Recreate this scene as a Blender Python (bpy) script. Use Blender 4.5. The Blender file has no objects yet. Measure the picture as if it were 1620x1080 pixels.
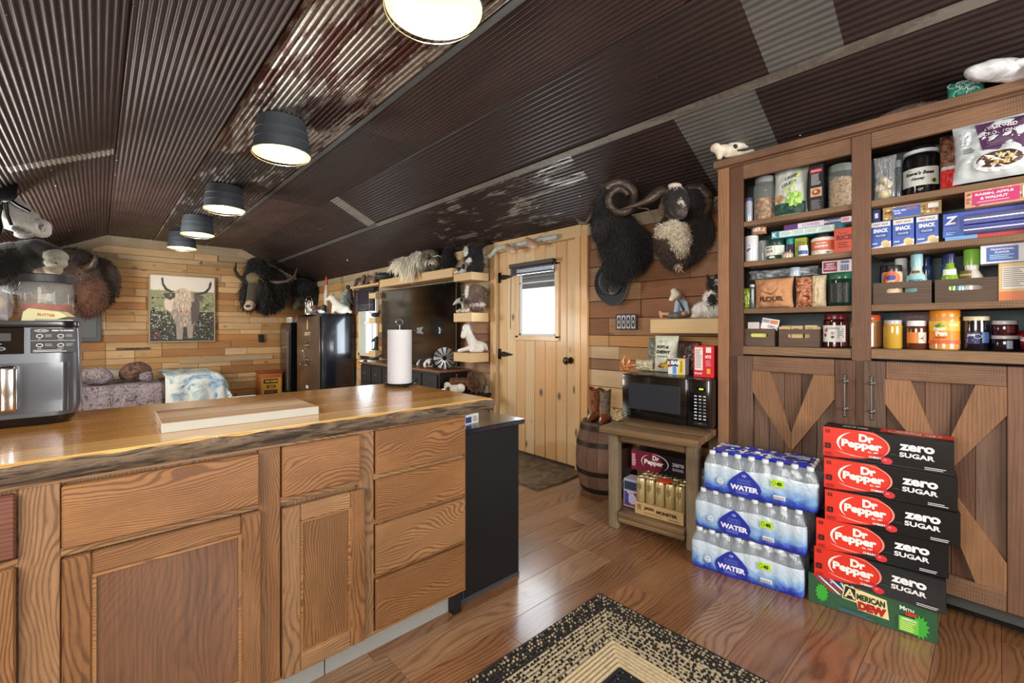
import bpy, bmesh, math, random
import numpy as np
from math import pi, sin, cos, radians as R
from mathutils import Vector as V, Matrix, Euler, noise

D = bpy.data
SC = bpy.context.scene
COL = SC.collection
random.seed(7)
rnd = random.uniform

# ---------------------------------------------------------------- camera, sky, daylight, added fill lights, exposure
cam = D.objects.new('camera', D.cameras.new('camera')); COL.objects.link(cam); SC.camera = cam
cam.data.sensor_width = 36.0
cam.data.lens = 710.0 / 1620.0 * 36.0
cam.data.shift_y = -20.0 / 1620.0
cam.data.clip_start = 0.02
cam.location = (0, 0, 1.25)
cam.rotation_euler = (R(90), 0, -math.atan2(655, 710))

world = D.worlds.new('sky'); SC.world = world; world.use_nodes = True
bgn = world.node_tree.nodes['Background']
bgn.inputs[0].default_value = (0.72, 0.86, 1.0, 1); bgn.inputs[1].default_value = 1.7

def area(name, loc, rot, sx, sy, power, col):
    l = D.lights.new(name, 'AREA'); l.shape = 'RECTANGLE'; l.size = sx; l.size_y = sy
    l.energy = power; l.color = col
    o = D.objects.new(name, l); COL.objects.link(o); o.location = loc; o.rotation_euler = rot
    return o
area('fill_light_rear', (1.0, -2.35, 1.55), (R(90), 0, 0), 1.7, 1.1, 70, (1.0, 0.97, 0.93))  # added room fill behind the camera; the wall there has no window
area('fill_light_kitchen', (-1.0, 0.3, 1.6), (R(90), 0, R(-90)), 1.3, 1.0, 38, (1.0, 0.97, 0.94))  # added fill in front of the unseen left wall, no window modelled
area('daylight_door_window', (3.10, 3.04, 1.51), (R(90), 0, R(90)), 0.5, 0.66, 7, (0.82, 0.92, 1.0))
area('daylight_side_window', (3.06, 6.68, 1.25), (R(90), 0, R(90)), 0.5, 0.8, 9, (0.82, 0.92, 1.0))
area('fill_light_living', (-1.0, 6.3, 1.5), (R(90), 0, R(-90)), 1.6, 1.1, 80, (1.0, 0.96, 0.9))  # unseen area light added to brighten the far end, not a real window
SC.view_settings.view_transform = 'Standard'
SC.view_settings.look = 'None'
SC.view_settings.gamma = 1.0
SC.view_settings.exposure = 0.9
SC.cycles.use_denoising = True
SC.cycles.max_bounces = 9
SC.cycles.transparent_max_bounces = 12
SC.cycles.sample_clamp_indirect = 6.0

# ---------------------------------------------------------------- materials
def lin(h):
    if isinstance(h, (tuple, list)): return tuple(h[:3]) + (1,)
    h = h.lstrip('#'); o = []
    for i in (0, 2, 4):
        c = int(h[i:i + 2], 16) / 255.0
        o.append(c / 12.92 if c <= 0.04045 else ((c + 0.055) / 1.055) ** 2.4)
    return tuple(o) + (1,)

class NT:
    def __init__(s, name):
        s.m = D.materials.new(name); s.m.use_nodes = True; s.t = s.m.node_tree
        s.n = s.t.nodes; s.b = s.n['Principled BSDF']
    def N(s, typ, **k):
        x = s.n.new(typ)
        for a, v in k.items():
            if a.startswith('i_'):
                key = a[2:]; key = int(key) if key.isdigit() else key.replace('_', ' ')
                x.inputs[key].default_value = v
            else: setattr(x, a, v)
        return x
    def L(s, a, b): s.t.links.new(a, b)
    def ramp(s, fac, stops, interp='LINEAR'):
        r = s.n.new('ShaderNodeValToRGB'); r.color_ramp.interpolation = interp
        e = r.color_ramp.elements
        while len(e) < len(stops): e.new(0.5)
        for i, (p, c) in enumerate(stops):
            e[i].position = p; e[i].color = lin(c)
        s.L(fac, r.inputs[0]); return r.outputs[0]
    def math(s, op, a, b=None, clamp=False):
        x = s.n.new('ShaderNodeMath'); x.operation = op; x.use_clamp = clamp
        for i, v in enumerate((a, b)):
            if v is None: continue
            if isinstance(v, (int, float)): x.inputs[i].default_value = v
            else: s.L(v, x.inputs[i])
        return x.outputs[0]
    def mix(s, f, a, b, mode='MIX'):
        x = s.n.new('ShaderNodeMix'); x.data_type = 'RGBA'; x.blend_type = mode
        for i, v in ((0, f), (6, a), (7, b)):
            if isinstance(v, (int, float)): x.inputs[i].default_value = v
            elif isinstance(v, (tuple, str)): x.inputs[i].default_value = lin(v)
            else: s.L(v, x.inputs[i])
        return x.outputs[2]
    def coords(s, rand=17.0, scale=(1, 1, 1)):
        tc = s.N('ShaderNodeTexCoord'); oi = s.N('ShaderNodeObjectInfo')
        s.rand = oi.outputs['Random']
        c = s.N('ShaderNodeCombineXYZ')
        a = s.math('MULTIPLY', s.rand, rand)
        s.L(a, c.inputs[0]); s.L(s.math('MULTIPLY', s.rand, rand * 1.7), c.inputs[1]); s.L(s.math('MULTIPLY', s.rand, rand * 2.3), c.inputs[2])
        v = s.N('ShaderNodeVectorMath', operation='ADD'); s.L(tc.outputs['Object'], v.inputs[0]); s.L(c.outputs[0], v.inputs[1])
        s.obj = tc.outputs['Object']
        mp = s.N('ShaderNodeMapping'); mp.inputs['Scale'].default_value = scale
        s.L(v.outputs[0], mp.inputs[0]); return mp.outputs[0]
    def noise(s, vec, scale, detail=4, rough=0.55, dist=0.0):
        x = s.N('ShaderNodeTexNoise'); x.inputs['Scale'].default_value = scale; x.inputs['Detail'].default_value = detail
        x.inputs['Roughness'].default_value = rough; x.inputs['Distortion'].default_value = dist
        s.L(vec, x.inputs['Vector']); return x.outputs['Fac']
    def bump(s, h, strength=0.3, dist=0.002):
        b = s.N('ShaderNodeBump'); b.inputs['Strength'].default_value = strength; b.inputs['Distance'].default_value = dist
        s.L(h, b.inputs['Height']); s.L(b.outputs[0], s.b.inputs['Normal'])

_pm = {}
def pm(col, rough=0.5, metal=0.0, coat=0.0, emit=0.0, trans=0.0, var=0.06, sheen=0):
    """plain surface with a little procedural mottling"""
    key = (col, rough, metal, coat, emit, trans, sheen)
    if key in _pm: return _pm[key]
    t = NT('surface_%d' % len(_pm))
    c = lin(col)
    if emit:
        t.b.inputs['Emission Color'].default_value = c; t.b.inputs['Emission Strength'].default_value = emit
    vec = t.coords(5, (1, 1, 1)); n = t.noise(vec, 24, 3)
    f = t.math('MULTIPLY_ADD', n, var * 2); f.node.inputs[2].default_value = 1 - var
    t.L(t.mix(1.0, col if isinstance(col, str) else tuple(col), _gray(t, f), 'MULTIPLY'), t.b.inputs['Base Color'])
    t.b.inputs['Roughness'].default_value = rough; t.b.inputs['Metallic'].default_value = metal
    t.b.inputs['Coat Weight'].default_value = coat; t.b.inputs['Coat Roughness'].default_value = 0.08
    t.b.inputs['Transmission Weight'].default_value = trans
    if sheen: t.b.inputs['Sheen Weight'].default_value = sheen
    _pm[key] = t.m; return t.m
def _gray(t, f):
    c = t.N('ShaderNodeCombineColor')
    for i in range(3): t.L(f, c.inputs[i])
    return c.outputs[0]

def wood(name, dark, light, grain=0, scale=1.0, rough=0.55, rings=0.5, streak=0.6, var=0.35, palette=None, bump=0.25,
         knots=0.0, saw=0.0, coat=0.0, stain=0.0, figure=.10, pitch=.010, along=.16, reg=1.0):
    """grain runs along local axis `grain`; look varies object by object"""
    t = NT(name)
    sc = [1.0, 1.0, 1.0]; sc[grain] = along
    vec = t.coords(23, tuple(sc))
    sx = t.N('ShaderNodeSeparateXYZ'); t.L(vec, sx.inputs[0])
    o = [i for i in range(3) if i != grain]
    ac = t.math('ADD', t.math('MULTIPLY', sx.outputs[o[1]], 1.0), t.math('MULTIPLY', sx.outputs[o[0]], .8))
    big = t.noise(vec, 5.5 * scale, 1.5, 0.45)
    wob = t.noise(vec, 34 * scale, 2, 0.5)
    fld = t.math('ADD', ac, t.math('ADD', t.math('MULTIPLY', big, figure / scale), t.math('MULTIPLY', wob, .006 / scale)))
    line = t.math('SINE', t.math('MULTIPLY', fld, 6.2832 / pitch * scale))
    line = t.math('POWER', t.math('MULTIPLY_ADD', line, .5), 3.0)
    line.node.inputs[0].links[0].from_node.inputs[2].default_value = .5
    gate = t.ramp(t.noise(vec, 3.1 * scale, 2), [(.32, (.25, .25, .25)), (.62, (1, 1, 1))])
    line = t.math('MULTIPLY', line, gate)
    brk = t.noise(vec, 90 * scale, 2, .6)
    line = t.math('MULTIPLY', line, t.math('MULTIPLY_ADD', brk, 1.6)); line.node.inputs[1].links[0].from_node.inputs[2].default_value = .2
    sc2 = [95.0 * scale] * 3; sc2[grain] = 3.0 * scale
    mp2 = t.N('ShaderNodeMapping'); mp2.inputs['Scale'].default_value = sc2; t.L(t.coords(11), mp2.inputs[0])
    fine = t.noise(mp2.outputs[0], 2.0, 4, 0.7)
    tone = t.noise(vec, 7 * scale, 3, .6)
    f = t.math('MULTIPLY_ADD', fine, streak * 1.5); f.node.inputs[2].default_value = .5 - streak * .75
    f = t.math('ADD', f, t.math('MULTIPLY_ADD', tone, .9)); 
    f.node.inputs[1].links[0].from_node.inputs[2].default_value = -.45
    f = t.math('SUBTRACT', f, t.math('MULTIPLY', line, rings * .75), clamp=True)
    f = t.math('ADD', f, .18 + rings * .12, clamp=True)
    c = t.ramp(f, [(0.0, dark), (1.0, light)])
    if palette:
        st = [(i / len(palette), p) for i, p in enumerate(palette)]
        pc = t.ramp(t.rand, st, 'CONSTANT')
        c = t.mix(1.0, c, pc, 'MULTIPLY')
    if stain:
        s_ = t.ramp(t.noise(t.coords(31, (1, 1, 1)), 1.7, 3), [(0.5, (0, 0, 0)), (0.68, (1, 1, 1))])
        c = t.mix(t.math('MULTIPLY', s_, stain * .7), c, dark)
    if knots:
        sck = [1.0, 1.0, 1.0]; sck[grain] = 0.6
        vo = t.N('ShaderNodeTexVoronoi'); vo.inputs['Scale'].default_value = 5.0
        t.L(t.coords(29, tuple(sck)), vo.inputs['Vector'])
        k = t.ramp(vo.outputs['Distance'], [(0.06, (1, 1, 1)), (0.15, (0, 0, 0))])
        c = t.mix(t.math('MULTIPLY', k, knots), c, '#3a1d0c')
    if saw:
        ws = t.N('ShaderNodeTexWave', wave_type='BANDS', bands_direction=('X', 'Y', 'Z')[grain]); ws.inputs['Scale'].default_value = 38
        ws.inputs['Distortion'].default_value = 3.5; ws.inputs['Detail'].default_value = 3; t.L(t.obj, ws.inputs['Vector'])
        gt = t.ramp(t.noise(t.coords(3), 7, 3), [(.4, (0, 0, 0)), (.65, (1, 1, 1))])
        sw = t.math('MULTIPLY', t.math('MULTIPLY', ws.outputs['Fac'], gt), saw * .7)
        c = t.mix(sw, c, dark)
    hsv = t.N('ShaderNodeHueSaturation')
    t.L(c, hsv.inputs['Color'])
    vv = t.math('MULTIPLY_ADD', t.math('FRACT', t.math('MULTIPLY', t.rand, 91.7)), var); vv.node.inputs[2].default_value = 1 - var / 2
    t.L(vv, hsv.inputs['Value'])
    t.L(hsv.outputs[0], t.b.inputs['Base Color'])
    t.b.inputs['Roughness'].default_value = rough
    t.b.inputs['Coat Weight'].default_value = coat; t.b.inputs['Coat Roughness'].default_value = 0.12
    if bump: t.bump(f, bump * .7, 0.002)
    return t.m

def sheetmetal(name, base, silver, amount, tint=None, rough=0.36, metal=0.55):
    t = NT(name)
    v = t.coords(13, (2.2, 0.5, 2.2))
    n = t.noise(v, 3.0, 8, 0.72, 0.6)
    v2 = t.coords(7, (7, 0.6, 7)); n2 = t.noise(v2, 5, 5, 0.6)
    m = t.math('ADD', t.math('MULTIPLY', n, 0.75), t.math('MULTIPLY', n2, 0.25))
    f = t.ramp(m, [(max(0, 1 - amount - 0.025), (0, 0, 0)), (min(1, 1 - amount + 0.025), (1, 1, 1))])
    mot = t.noise(t.coords(3, (1, .4, 1)), 5, 5)
    b2 = t.ramp(mot, [(0.3, base), (0.7, tint or base)])
    sp = t.noise(t.coords(9), 38, 5)
    s2 = t.mix(sp, silver, '#6f6d68')
    t.L(t.mix(f, b2, s2), t.b.inputs['Base Color'])
    mt = t.math('MULTIPLY_ADD', f, 1 - metal); mt.node.inputs[2].default_value = metal * .7
    t.L(mt, t.b.inputs['Metallic'])
    r = t.math('MULTIPLY_ADD', n2, 0.25); r.node.inputs[2].default_value = rough - 0.1
    t.L(r, t.b.inputs['Roughness'])
    t.bump(n2, 0.12, 0.002)
    return t.m

def furmat(name='animal_hair', rough=0.8, scale=60):
    t = NT(name)
    a = t.N('ShaderNodeVertexColor'); a.layer_name = 'Col'
    vec = t.coords(5, (1, 1, .35)); n = t.noise(vec, scale, 5, .7)
    f = t.math('MULTIPLY_ADD', n, 1.1); f.node.inputs[2].default_value = .45
    t.L(t.mix(1.0, a.outputs[0], _gray(t, f), 'MULTIPLY'), t.b.inputs['Base Color'])
    t.b.inputs['Roughness'].default_value = rough; t.b.inputs['Sheen Weight'].default_value = .15
    t.bump(n, .7, .006); return t.m

def mottle(name, cols, scale=8, rough=0.85, dist=1.5, detail=5, bump=.3, metal=0, coord=(1, 1, 1)):
    t = NT(name); vec = t.coords(9, coord)
    n = t.noise(vec, scale, detail, .6, dist)
    k = len(cols)
    t.L(t.ramp(n, [(0.28 + 0.44 * i / (k - 1), c) for i, c in enumerate(cols)]), t.b.inputs['Base Color'])
    t.b.inputs['Roughness'].default_value = rough; t.b.inputs['Metallic'].default_value = metal
    t.bump(n, bump, .01); return t.m

def clear(name, tint, rough=0.04, alpha=0.25):
    t = NT(name); t.b.inputs['Base Color'].default_value = lin(tint); t.b.inputs['Roughness'].default_value = rough
    t.b.inputs['Alpha'].default_value = alpha; t.b.inputs['Specular IOR Level'].default_value = .9
    t.b.inputs['Coat Weight'].default_value = .6
    return t.m

# ---------------------------------------------------------------- geometry
class B:
    def __init__(s): s.bm = bmesh.new(); s.m = 0
    def _take(s, geomverts, mat=None):
        fs = set()
        for v in geomverts:
            for f in v.link_faces: fs.add(f)
        for f in fs: f.material_index = s.m if mat is None else mat
    def face(s, pts, mat=None):
        vs = [s.bm.verts.new(p) for p in pts]
        try:
            f = s.bm.faces.new(vs); f.material_index = s.m if mat is None else mat
        except ValueError: pass
        return s
    def box(s, x0, x1, y0, y1, z0, z1, mat=None, bev=0.0, M=None, seg=1):
        r = bmesh.ops.create_cube(s.bm, size=1.0); vs = r['verts']
        for v in vs:
            v.co = V(((x0 + x1) / 2 + v.co.x * (x1 - x0), (y0 + y1) / 2 + v.co.y * (y1 - y0), (z0 + z1) / 2 + v.co.z * (z1 - z0)))
        if M is not None: bmesh.ops.transform(s.bm, matrix=M, verts=vs)
        s._take(vs, mat)
        if bev:
            es = list({e for v in vs for e in v.link_edges})
            r2 = bmesh.ops.bevel(s.bm, geom=es, offset=bev, segments=seg, affect='EDGES', profile=.5, material=-1)
        return s
    def cyl(s, p0, p1, r0, r1=None, seg=16, mat=None, caps=True):
        p0 = V(p0); p1 = V(p1); d = p1 - p0; L = d.length
        if L < 1e-6: return s
        q = d.to_track_quat('Z', 'Y').to_matrix().to_4x4(); q.translation = (p0 + p1) / 2
        r = bmesh.ops.create_cone(s.bm, cap_ends=caps, segments=seg, radius1=r0, radius2=r0 if r1 is None else r1, depth=L, matrix=q)
        s._take(r['verts'], mat); return s
    def sph(s, c, r, mat=None, sub=2, M=None):
        rr = r if isinstance(r, (tuple, list)) else (r, r, r)
        m = Matrix.Diagonal((*rr, 1))
        if M is not None: m = M.to_4x4() @ m
        m = Matrix.Translation(c) @ m
        q = bmesh.ops.create_icosphere(s.bm, subdivisions=sub, radius=1.0, matrix=m)
        s._take(q['verts'], mat); return s
    def lathe(s, prof, seg=24, c=(0, 0, 0), mats=None, M=None, lobes=None):
        rings = []
        for r, z in prof:
            if r <= 1e-5: rings.append([s.bm.verts.new((c[0], c[1], c[2] + z))])
            else: rings.append([s.bm.verts.new((c[0] + r * cos(2 * pi * i / seg), c[1] + r * sin(2 * pi * i / seg), c[2] + z)) for i in range(seg)])
        allv = [v for g in rings for v in g]
        for k in range(len(rings) - 1):
            a, b = rings[k], rings[k + 1]
            for i in range(seg):
                j = (i + 1) % seg
                if len(a) == 1 and len(b) == 1: continue
                if len(a) == 1: vs = [a[0], b[j], b[i]]
                elif len(b) == 1: vs = [a[i], a[j], b[0]]
                else: vs = [a[i], a[j], b[j], b[i]]
                f = s.bm.faces.new(vs); f.material_index = mats[k] if mats else s.m
        if M is not None: bmesh.ops.transform(s.bm, matrix=M, verts=allv)
        return s
    def tube(s, pts, rads, seg=10, mat=None, caps=True):
        pts = [V(p) for p in pts]; n = len(pts)
        if not isinstance(rads, (list, tuple)): rads = [rads] * n
        rings = []; ref = V((0, 0, 1))
        t0 = (pts[1] - pts[0]).normalized()
        if abs(t0.dot(ref)) > .95: ref = V((1, 0, 0))
        x = t0.cross(ref).normalized()
        for i in range(n):
            t = (pts[min(i + 1, n - 1)] - pts[max(i - 1, 0)]).normalized()
            x = (x - t * x.dot(t)).normalized(); y = t.cross(x)
            rings.append([s.bm.verts.new(pts[i] + (x * cos(2 * pi * k / seg) + y * sin(2 * pi * k / seg)) * rads[i]) for k in range(seg)])
        mi = s.m if mat is None else mat
        for a, b in zip(rings, rings[1:]):
            for k in range(seg):
                j = (k + 1) % seg; f = s.bm.faces.new([a[k], a[j], b[j], b[k]]); f.material_index = mi
        if caps:
            for g in (rings[0][::-1], rings[-1]):
                f = s.bm.faces.new(g); f.material_index = mi
        return s
    def prism(s, pts, depth, o=(0, 0, 0), r=(1, 0, 0), u=(0, 0, 1), mat=None):
        """2-D outline (counter-clockwise seen along -n) pushed back by depth; n = r x u"""
        o, r, u = V(o), V(r), V(u); n = r.cross(u)
        a = [s.bm.verts.new(o + r * p[0] + u * p[1]) for p in pts]
        b = [s.bm.verts.new(o + r * p[0] + u * p[1] - n * depth) for p in pts]
        k = len(pts); fs = [s.bm.faces.new(a), s.bm.faces.new(b[::-1])]
        for i in range(k):
            j = (i + 1) % k; fs.append(s.bm.faces.new([a[j], a[i], b[i], b[j]]))
        for f in fs: f.material_index = s.m if mat is None else mat
        return s
    def out(s, name, mats, parent=None, smooth=0, loc=None, rot=None):
        me = D.meshes.new(name); bmesh.ops.recalc_face_normals(s.bm, faces=s.bm.faces)
        s.bm.to_mesh(me); s.bm.free()
        if not isinstance(mats, (list, tuple)): mats = [mats]
        for m in mats: me.materials.append(m)
        if smooth:
            me.polygons.foreach_set('use_smooth', [True] * len(me.polygons)); me.set_sharp_from_angle(angle=R(smooth))
        o = D.objects.new(name, me); COL.objects.link(o)
        if parent: o.parent = parent
        if loc is not None: o.location = loc
        if rot is not None: o.rotation_euler = rot
        return o

def tag(o, label=None, cat=None, group=None, kind=None):
    if label: o['label'] = label
    if cat: o['category'] = cat
    if group: o['group'] = group
    if kind: o['kind'] = kind
    return o
def thing(name, label, cat, loc=(0, 0, 0), rz=0.0, group=None):
    o = D.objects.new(name, None); COL.objects.link(o); o.location = loc; o.rotation_euler = (0, 0, rz)
    o.empty_display_size = .05
    return tag(o, label, cat, group)
def struct(name, loc=(0, 0, 0)):
    o = D.objects.new(name, None); COL.objects.link(o); o.location = loc; o['kind'] = 'structure'; return o
def copy_tree(o, parent=None):
    c = o.copy(); COL.objects.link(c)
    if parent: c.parent = parent
    for ch in list(o.children): copy_tree(ch, c)
    return c

_tc = {}
def textgeo(s, bold=0.0):
    k = (s, bold)
    if k in _tc: return _tc[k]
    cu = D.curves.new('t', 'FONT'); cu.body = s; cu.align_x = 'CENTER'; cu.align_y = 'CENTER'; cu.offset = bold; cu.resolution_u = 3
    o = D.objects.new('t', cu); COL.objects.link(o)
    dg = bpy.context.evaluated_depsgraph_get(); me = D.meshes.new_from_object(o.evaluated_get(dg))
    vs = [tuple(v.co)[:2] for v in me.vertices]; fs = [tuple(p.vertices) for p in me.polygons]
    D.objects.remove(o); D.curves.remove(cu); D.meshes.remove(me)
    if vs:
        x0 = min(v[0] for v in vs); x1 = max(v[0] for v in vs); y0 = min(v[1] for v in vs); y1 = max(v[1] for v in vs)
        w = x1 - x0; h = y1 - y0
        vs = [((v[0] - (x0 + x1) / 2), (v[1] - (y0 + y1) / 2)) for v in vs]
    else: w = h = 1
    _tc[k] = (vs, fs, w, h); return _tc[k]

class Print:
    """flat print (lettering, emblems, label fields) laid on a face: u to the right, v up, metres from the origin"""
    def __init__(s, o, r=(1, 0, 0), u=(0, 0, 1), warp=None):
        s.o, s.r, s.u = V(o), V(r), V(u); s.n = s.r.cross(s.u); s.warp = warp; s.b = B(); s.mats = []; s.lay = 0
    def mi(s, c):
        m = c if not isinstance(c, (str, tuple)) else pm(c, 0.45, var=.02)
        if m not in s.mats: s.mats.append(m)
        return s.mats.index(m)
    def P(s, x, y, l):
        h = 0.0005 + l * 0.0003
        if s.warp: return s.warp(x, y, h)
        return s.o + s.r * x + s.u * y + s.n * h
    def poly(s, pts, c, l=None):
        if l is None: s.lay += 1; l = s.lay
        s.b.face([s.P(x, y, l) for x, y in pts], s.mi(c)); return s
    def rect(s, x0, x1, y0, y1, c, l=None, n=1):
        if l is None: s.lay += 1; l = s.lay
        if s.warp: n = 10
        for i in range(n):
            a = x0 + (x1 - x0) * i / n; b = x0 + (x1 - x0) * (i + 1) / n
            s.b.face([s.P(a, y0, l), s.P(b, y0, l), s.P(b, y1, l), s.P(a, y1, l)], s.mi(c))
        return s
    def ell(s, x, y, rx, ry, c, l=None, rot=0, n=28):
        if l is None: s.lay += 1; l = s.lay
        pts = []
        for i in range(n):
            a = 2 * pi * i / n; px, py = rx * cos(a), ry * sin(a)
            pts.append((x + px * cos(rot) - py * sin(rot), y + px * sin(rot) + py * cos(rot)))
        return s.poly(pts, c, l)
    def arc(s, x, y, rx, ry, a0, a1, w0, w1, c, l=None, n=24):
        """crescent stroke, width going from w0 at the ends to w1 in the middle"""
        if l is None: s.lay += 1; l = s.lay
        pr = None
        for i in range(n + 1):
            t = i / n; a = a0 + (a1 - a0) * t; w = w0 + (w1 - w0) * sin(pi * t)
            q = (s.P(x + (rx - w) * cos(a), y + (ry - w) * sin(a), l), s.P(x + rx * cos(a), y + ry * sin(a), l))
            if pr: s.b.face([pr[0], pr[1], q[1], q[0]], s.mi(c))
            pr = q
        return s
    def text(s, t, x, y, h, c, bold=0.02, w=None, shear=0, rot=0, l=None, fs=None):
        """h: cap height of the line; w: fit to this width"""
        if l is None: s.lay += 1; l = s.lay
        vs, fs_, tw, th = textgeo(t, bold)
        k = h / th; kx = (w / tw) if w else k
        mi = s.mi(c); bm = s.b.bm
        nv = []
        for a, b in vs:
            a2 = a * kx + b * k * shear; b2 = b * k
            a3 = a2 * cos(rot) - b2 * sin(rot); b3 = a2 * sin(rot) + b2 * cos(rot)
            nv.append(bm.verts.new(s.P(x + a3, y + b3, l)))
        for f in fs_:
            try: ff = bm.faces.new([nv[i] for i in f]); ff.material_index = mi
            except ValueError: pass
        return s
    def lines(s, x0, x1, y0, y1, n, c='#444444', th=None, l=None):
        """fine print rendered as short bars"""
        if l is None: s.lay += 1; l = s.lay
        dy = (y1 - y0) / n; th = th or dy * .45
        for i in range(n):
            y = y0 + dy * (i + .5); xe = x0 + (x1 - x0) * rnd(.7, 1.0)
            s.b.face([s.P(x0, y - th / 2, l), s.P(xe, y - th / 2, l), s.P(xe, y + th / 2, l), s.P(x0, y + th / 2, l)], s.mi(c))
        return s
    def out(s, parent, name='printed_label'):
        me_b = s.b
        me = D.meshes.new(name); me_b.bm.to_mesh(me); me_b.bm.free()
        for m in s.mats: me.materials.append(m)
        o = D.objects.new(name, me); COL.objects.link(o); o.parent = parent; return o

def cylwarp(r, zc, a0=-pi / 2):
    return lambda x, y, h: V(((r + h) * cos(a0 + x / r), (r + h) * sin(a0 + x / r), zc + y))

# ---- animals: one continuous surface grown over a set of tapering limbs and masses
def sculpt(name, prims, voxel, mat, parent=None, loc=None, rot=None, smooth=2, jitter=0.0, seed=0):
    b = B()
    for p in prims:
        if p[0] == 'e':
            M = Euler(p[4]).to_matrix() if len(p) > 4 and p[4] else None
            b.sph(p[1], p[2], sub=3, M=M)
        else:
            b.cyl(p[1], p[2], p[3], p[4], seg=14); b.sph(p[1], p[3], sub=2); b.sph(p[2], p[4], sub=2)
    me = D.meshes.new(name); bmesh.ops.recalc_face_normals(b.bm, faces=b.bm.faces); b.bm.to_mesh(me); b.bm.free()
    o = D.objects.new('tmp', me); COL.objects.link(o)
    m = o.modifiers.new('r', 'REMESH'); m.mode = 'VOXEL'; m.voxel_size = voxel; m.use_smooth_shade = True
    if smooth:
        m2 = o.modifiers.new('s', 'SMOOTH'); m2.iterations = smooth; m2.factor = .5
    dg = bpy.context.evaluated_depsgraph_get(); me2 = D.meshes.new_from_object(o.evaluated_get(dg))
    D.objects.remove(o); D.meshes.remove(me)
    me2.name = name
    n = len(me2.vertices); co = np.empty(n * 3); me2.vertices.foreach_get('co', co); co = co.reshape(-1, 3)
    best = np.full(n, 1e9); col = np.zeros((n, 4)); col[:, 3] = 1
    rs = np.random.RandomState(seed + 3)
    jit = rs.randn(n) * jitter
    for p in prims:
        c = np.array(lin(p[3] if p[0] == 'e' else p[5]))
        if p[0] == 'e':
            q = co - np.array(p[1])
            if len(p) > 4 and p[4]: q = q @ np.array(Euler(p[4]).to_matrix())
            r = np.array(p[2] if isinstance(p[2], (tuple, list)) else (p[2],) * 3)
            k = np.linalg.norm(q / r, axis=1); d = (k - 1) * r.min()
        else:
            a = np.array(p[1]); bb = np.array(p[2]); ab = bb - a
            t = np.clip(((co - a) @ ab) / max(ab @ ab, 1e-9), 0, 1)
            d = np.linalg.norm(co - a - t[:, None] * ab, axis=1) - (p[3] + (p[4] - p[3]) * t)
        d = d + jit * (1 if c.mean() > 0 else 1)
        w = d < best; best = np.where(w, d, best); col[w] = c
        jit = rs.randn(n) * jitter
    at = me2.color_attributes.new('Col', 'FLOAT_COLOR', 'POINT'); at.data.foreach_set('color', col.ravel())
    me2.materials.clear(); me2.materials.append(mat)
    me2.polygons.foreach_set('use_smooth', [True] * len(me2.polygons))
    ob = D.objects.new(name, me2); COL.objects.link(ob)
    if parent: ob.parent = parent
    if loc is not None: ob.location = loc
    if rot is not None: ob.rotation_euler = rot
    return ob

def hair(body, n, length, width, mat, parent, droop=.7, region=None, seed=1, name='hair_coat', lenvar=.5, curl=0.0, floor=None):
    me = body.data; rs = np.random.RandomState(seed)
    npoly = len(me.polygons); ar = np.empty(npoly); me.polygons.foreach_get('area', ar)
    ce = np.empty(npoly * 3); me.polygons.foreach_get('center', ce); ce = ce.reshape(-1, 3)
    no = np.empty(npoly * 3); me.polygons.foreach_get('normal', no); no = no.reshape(-1, 3)
    if region is not None:
        ok = np.array([region(*c) for c in ce], float); ar = ar * ok
    if ar.sum() <= 0: return None
    idx = rs.choice(npoly, n, p=ar / ar.sum())
    fv = np.array([me.polygons[int(i)].vertices[0] for i in idx])
    cols = np.empty(len(me.vertices) * 4); me.color_attributes['Col'].data.foreach_get('color', cols); cols = cols.reshape(-1, 4)[fv]
    s = math.sqrt(float(ar.sum()) / max((ar > 0).sum(), 1))
    p = ce[idx] + rs.randn(n, 3) * s * .4
    d = no[idx] * (1 - droop) + np.array([0, 0, -1]) * droop + rs.randn(n, 3) * .22
    d /= np.linalg.norm(d, axis=1)[:, None]
    L = length * (1 + rs.uniform(-lenvar, lenvar, n))
    sd = np.cross(d, no[idx] + rs.randn(n, 3) * .3); sd /= (np.linalg.norm(sd, axis=1)[:, None] + 1e-9)
    mid = p + d * (L * .5)[:, None] + no[idx] * (L * .14)[:, None] + rs.randn(n, 3) * curl * length
    d2 = d + np.array([0, 0, -.6]); d2 /= np.linalg.norm(d2, axis=1)[:, None]
    tip = mid + d2 * (L * .5)[:, None] + rs.randn(n, 3) * curl * length
    w = width
    vs = np.stack([p - sd * w * .5, p + sd * w * .5, mid + sd * w * .42, mid - sd * w * .42, tip], 1).reshape(-1, 3)
    if floor is not None: vs[:, 2] = np.maximum(vs[:, 2], floor)
    k = np.arange(n) * 5
    fs = [(a, a + 1, a + 2, a + 3) for a in k] + [(a + 3, a + 2, a + 4) for a in k]
    m = D.meshes.new(name); m.from_pydata(vs.tolist(), [], fs)
    f = rs.uniform(.6, 1.35, n)[:, None]; c5 = np.repeat(np.concatenate([cols[:, :3] * f, np.ones((n, 1))], 1), 5, 0)
    at = m.color_attributes.new('Col', 'FLOAT_COLOR', 'POINT'); at.data.foreach_set('color', c5.ravel())
    m.materials.append(mat); o = D.objects.new(name, m); COL.objects.link(o); o.parent = parent
    o.location = body.location; o.rotation_euler = body.rotation_euler; o['kind'] = 'stuff'; return o

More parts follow.
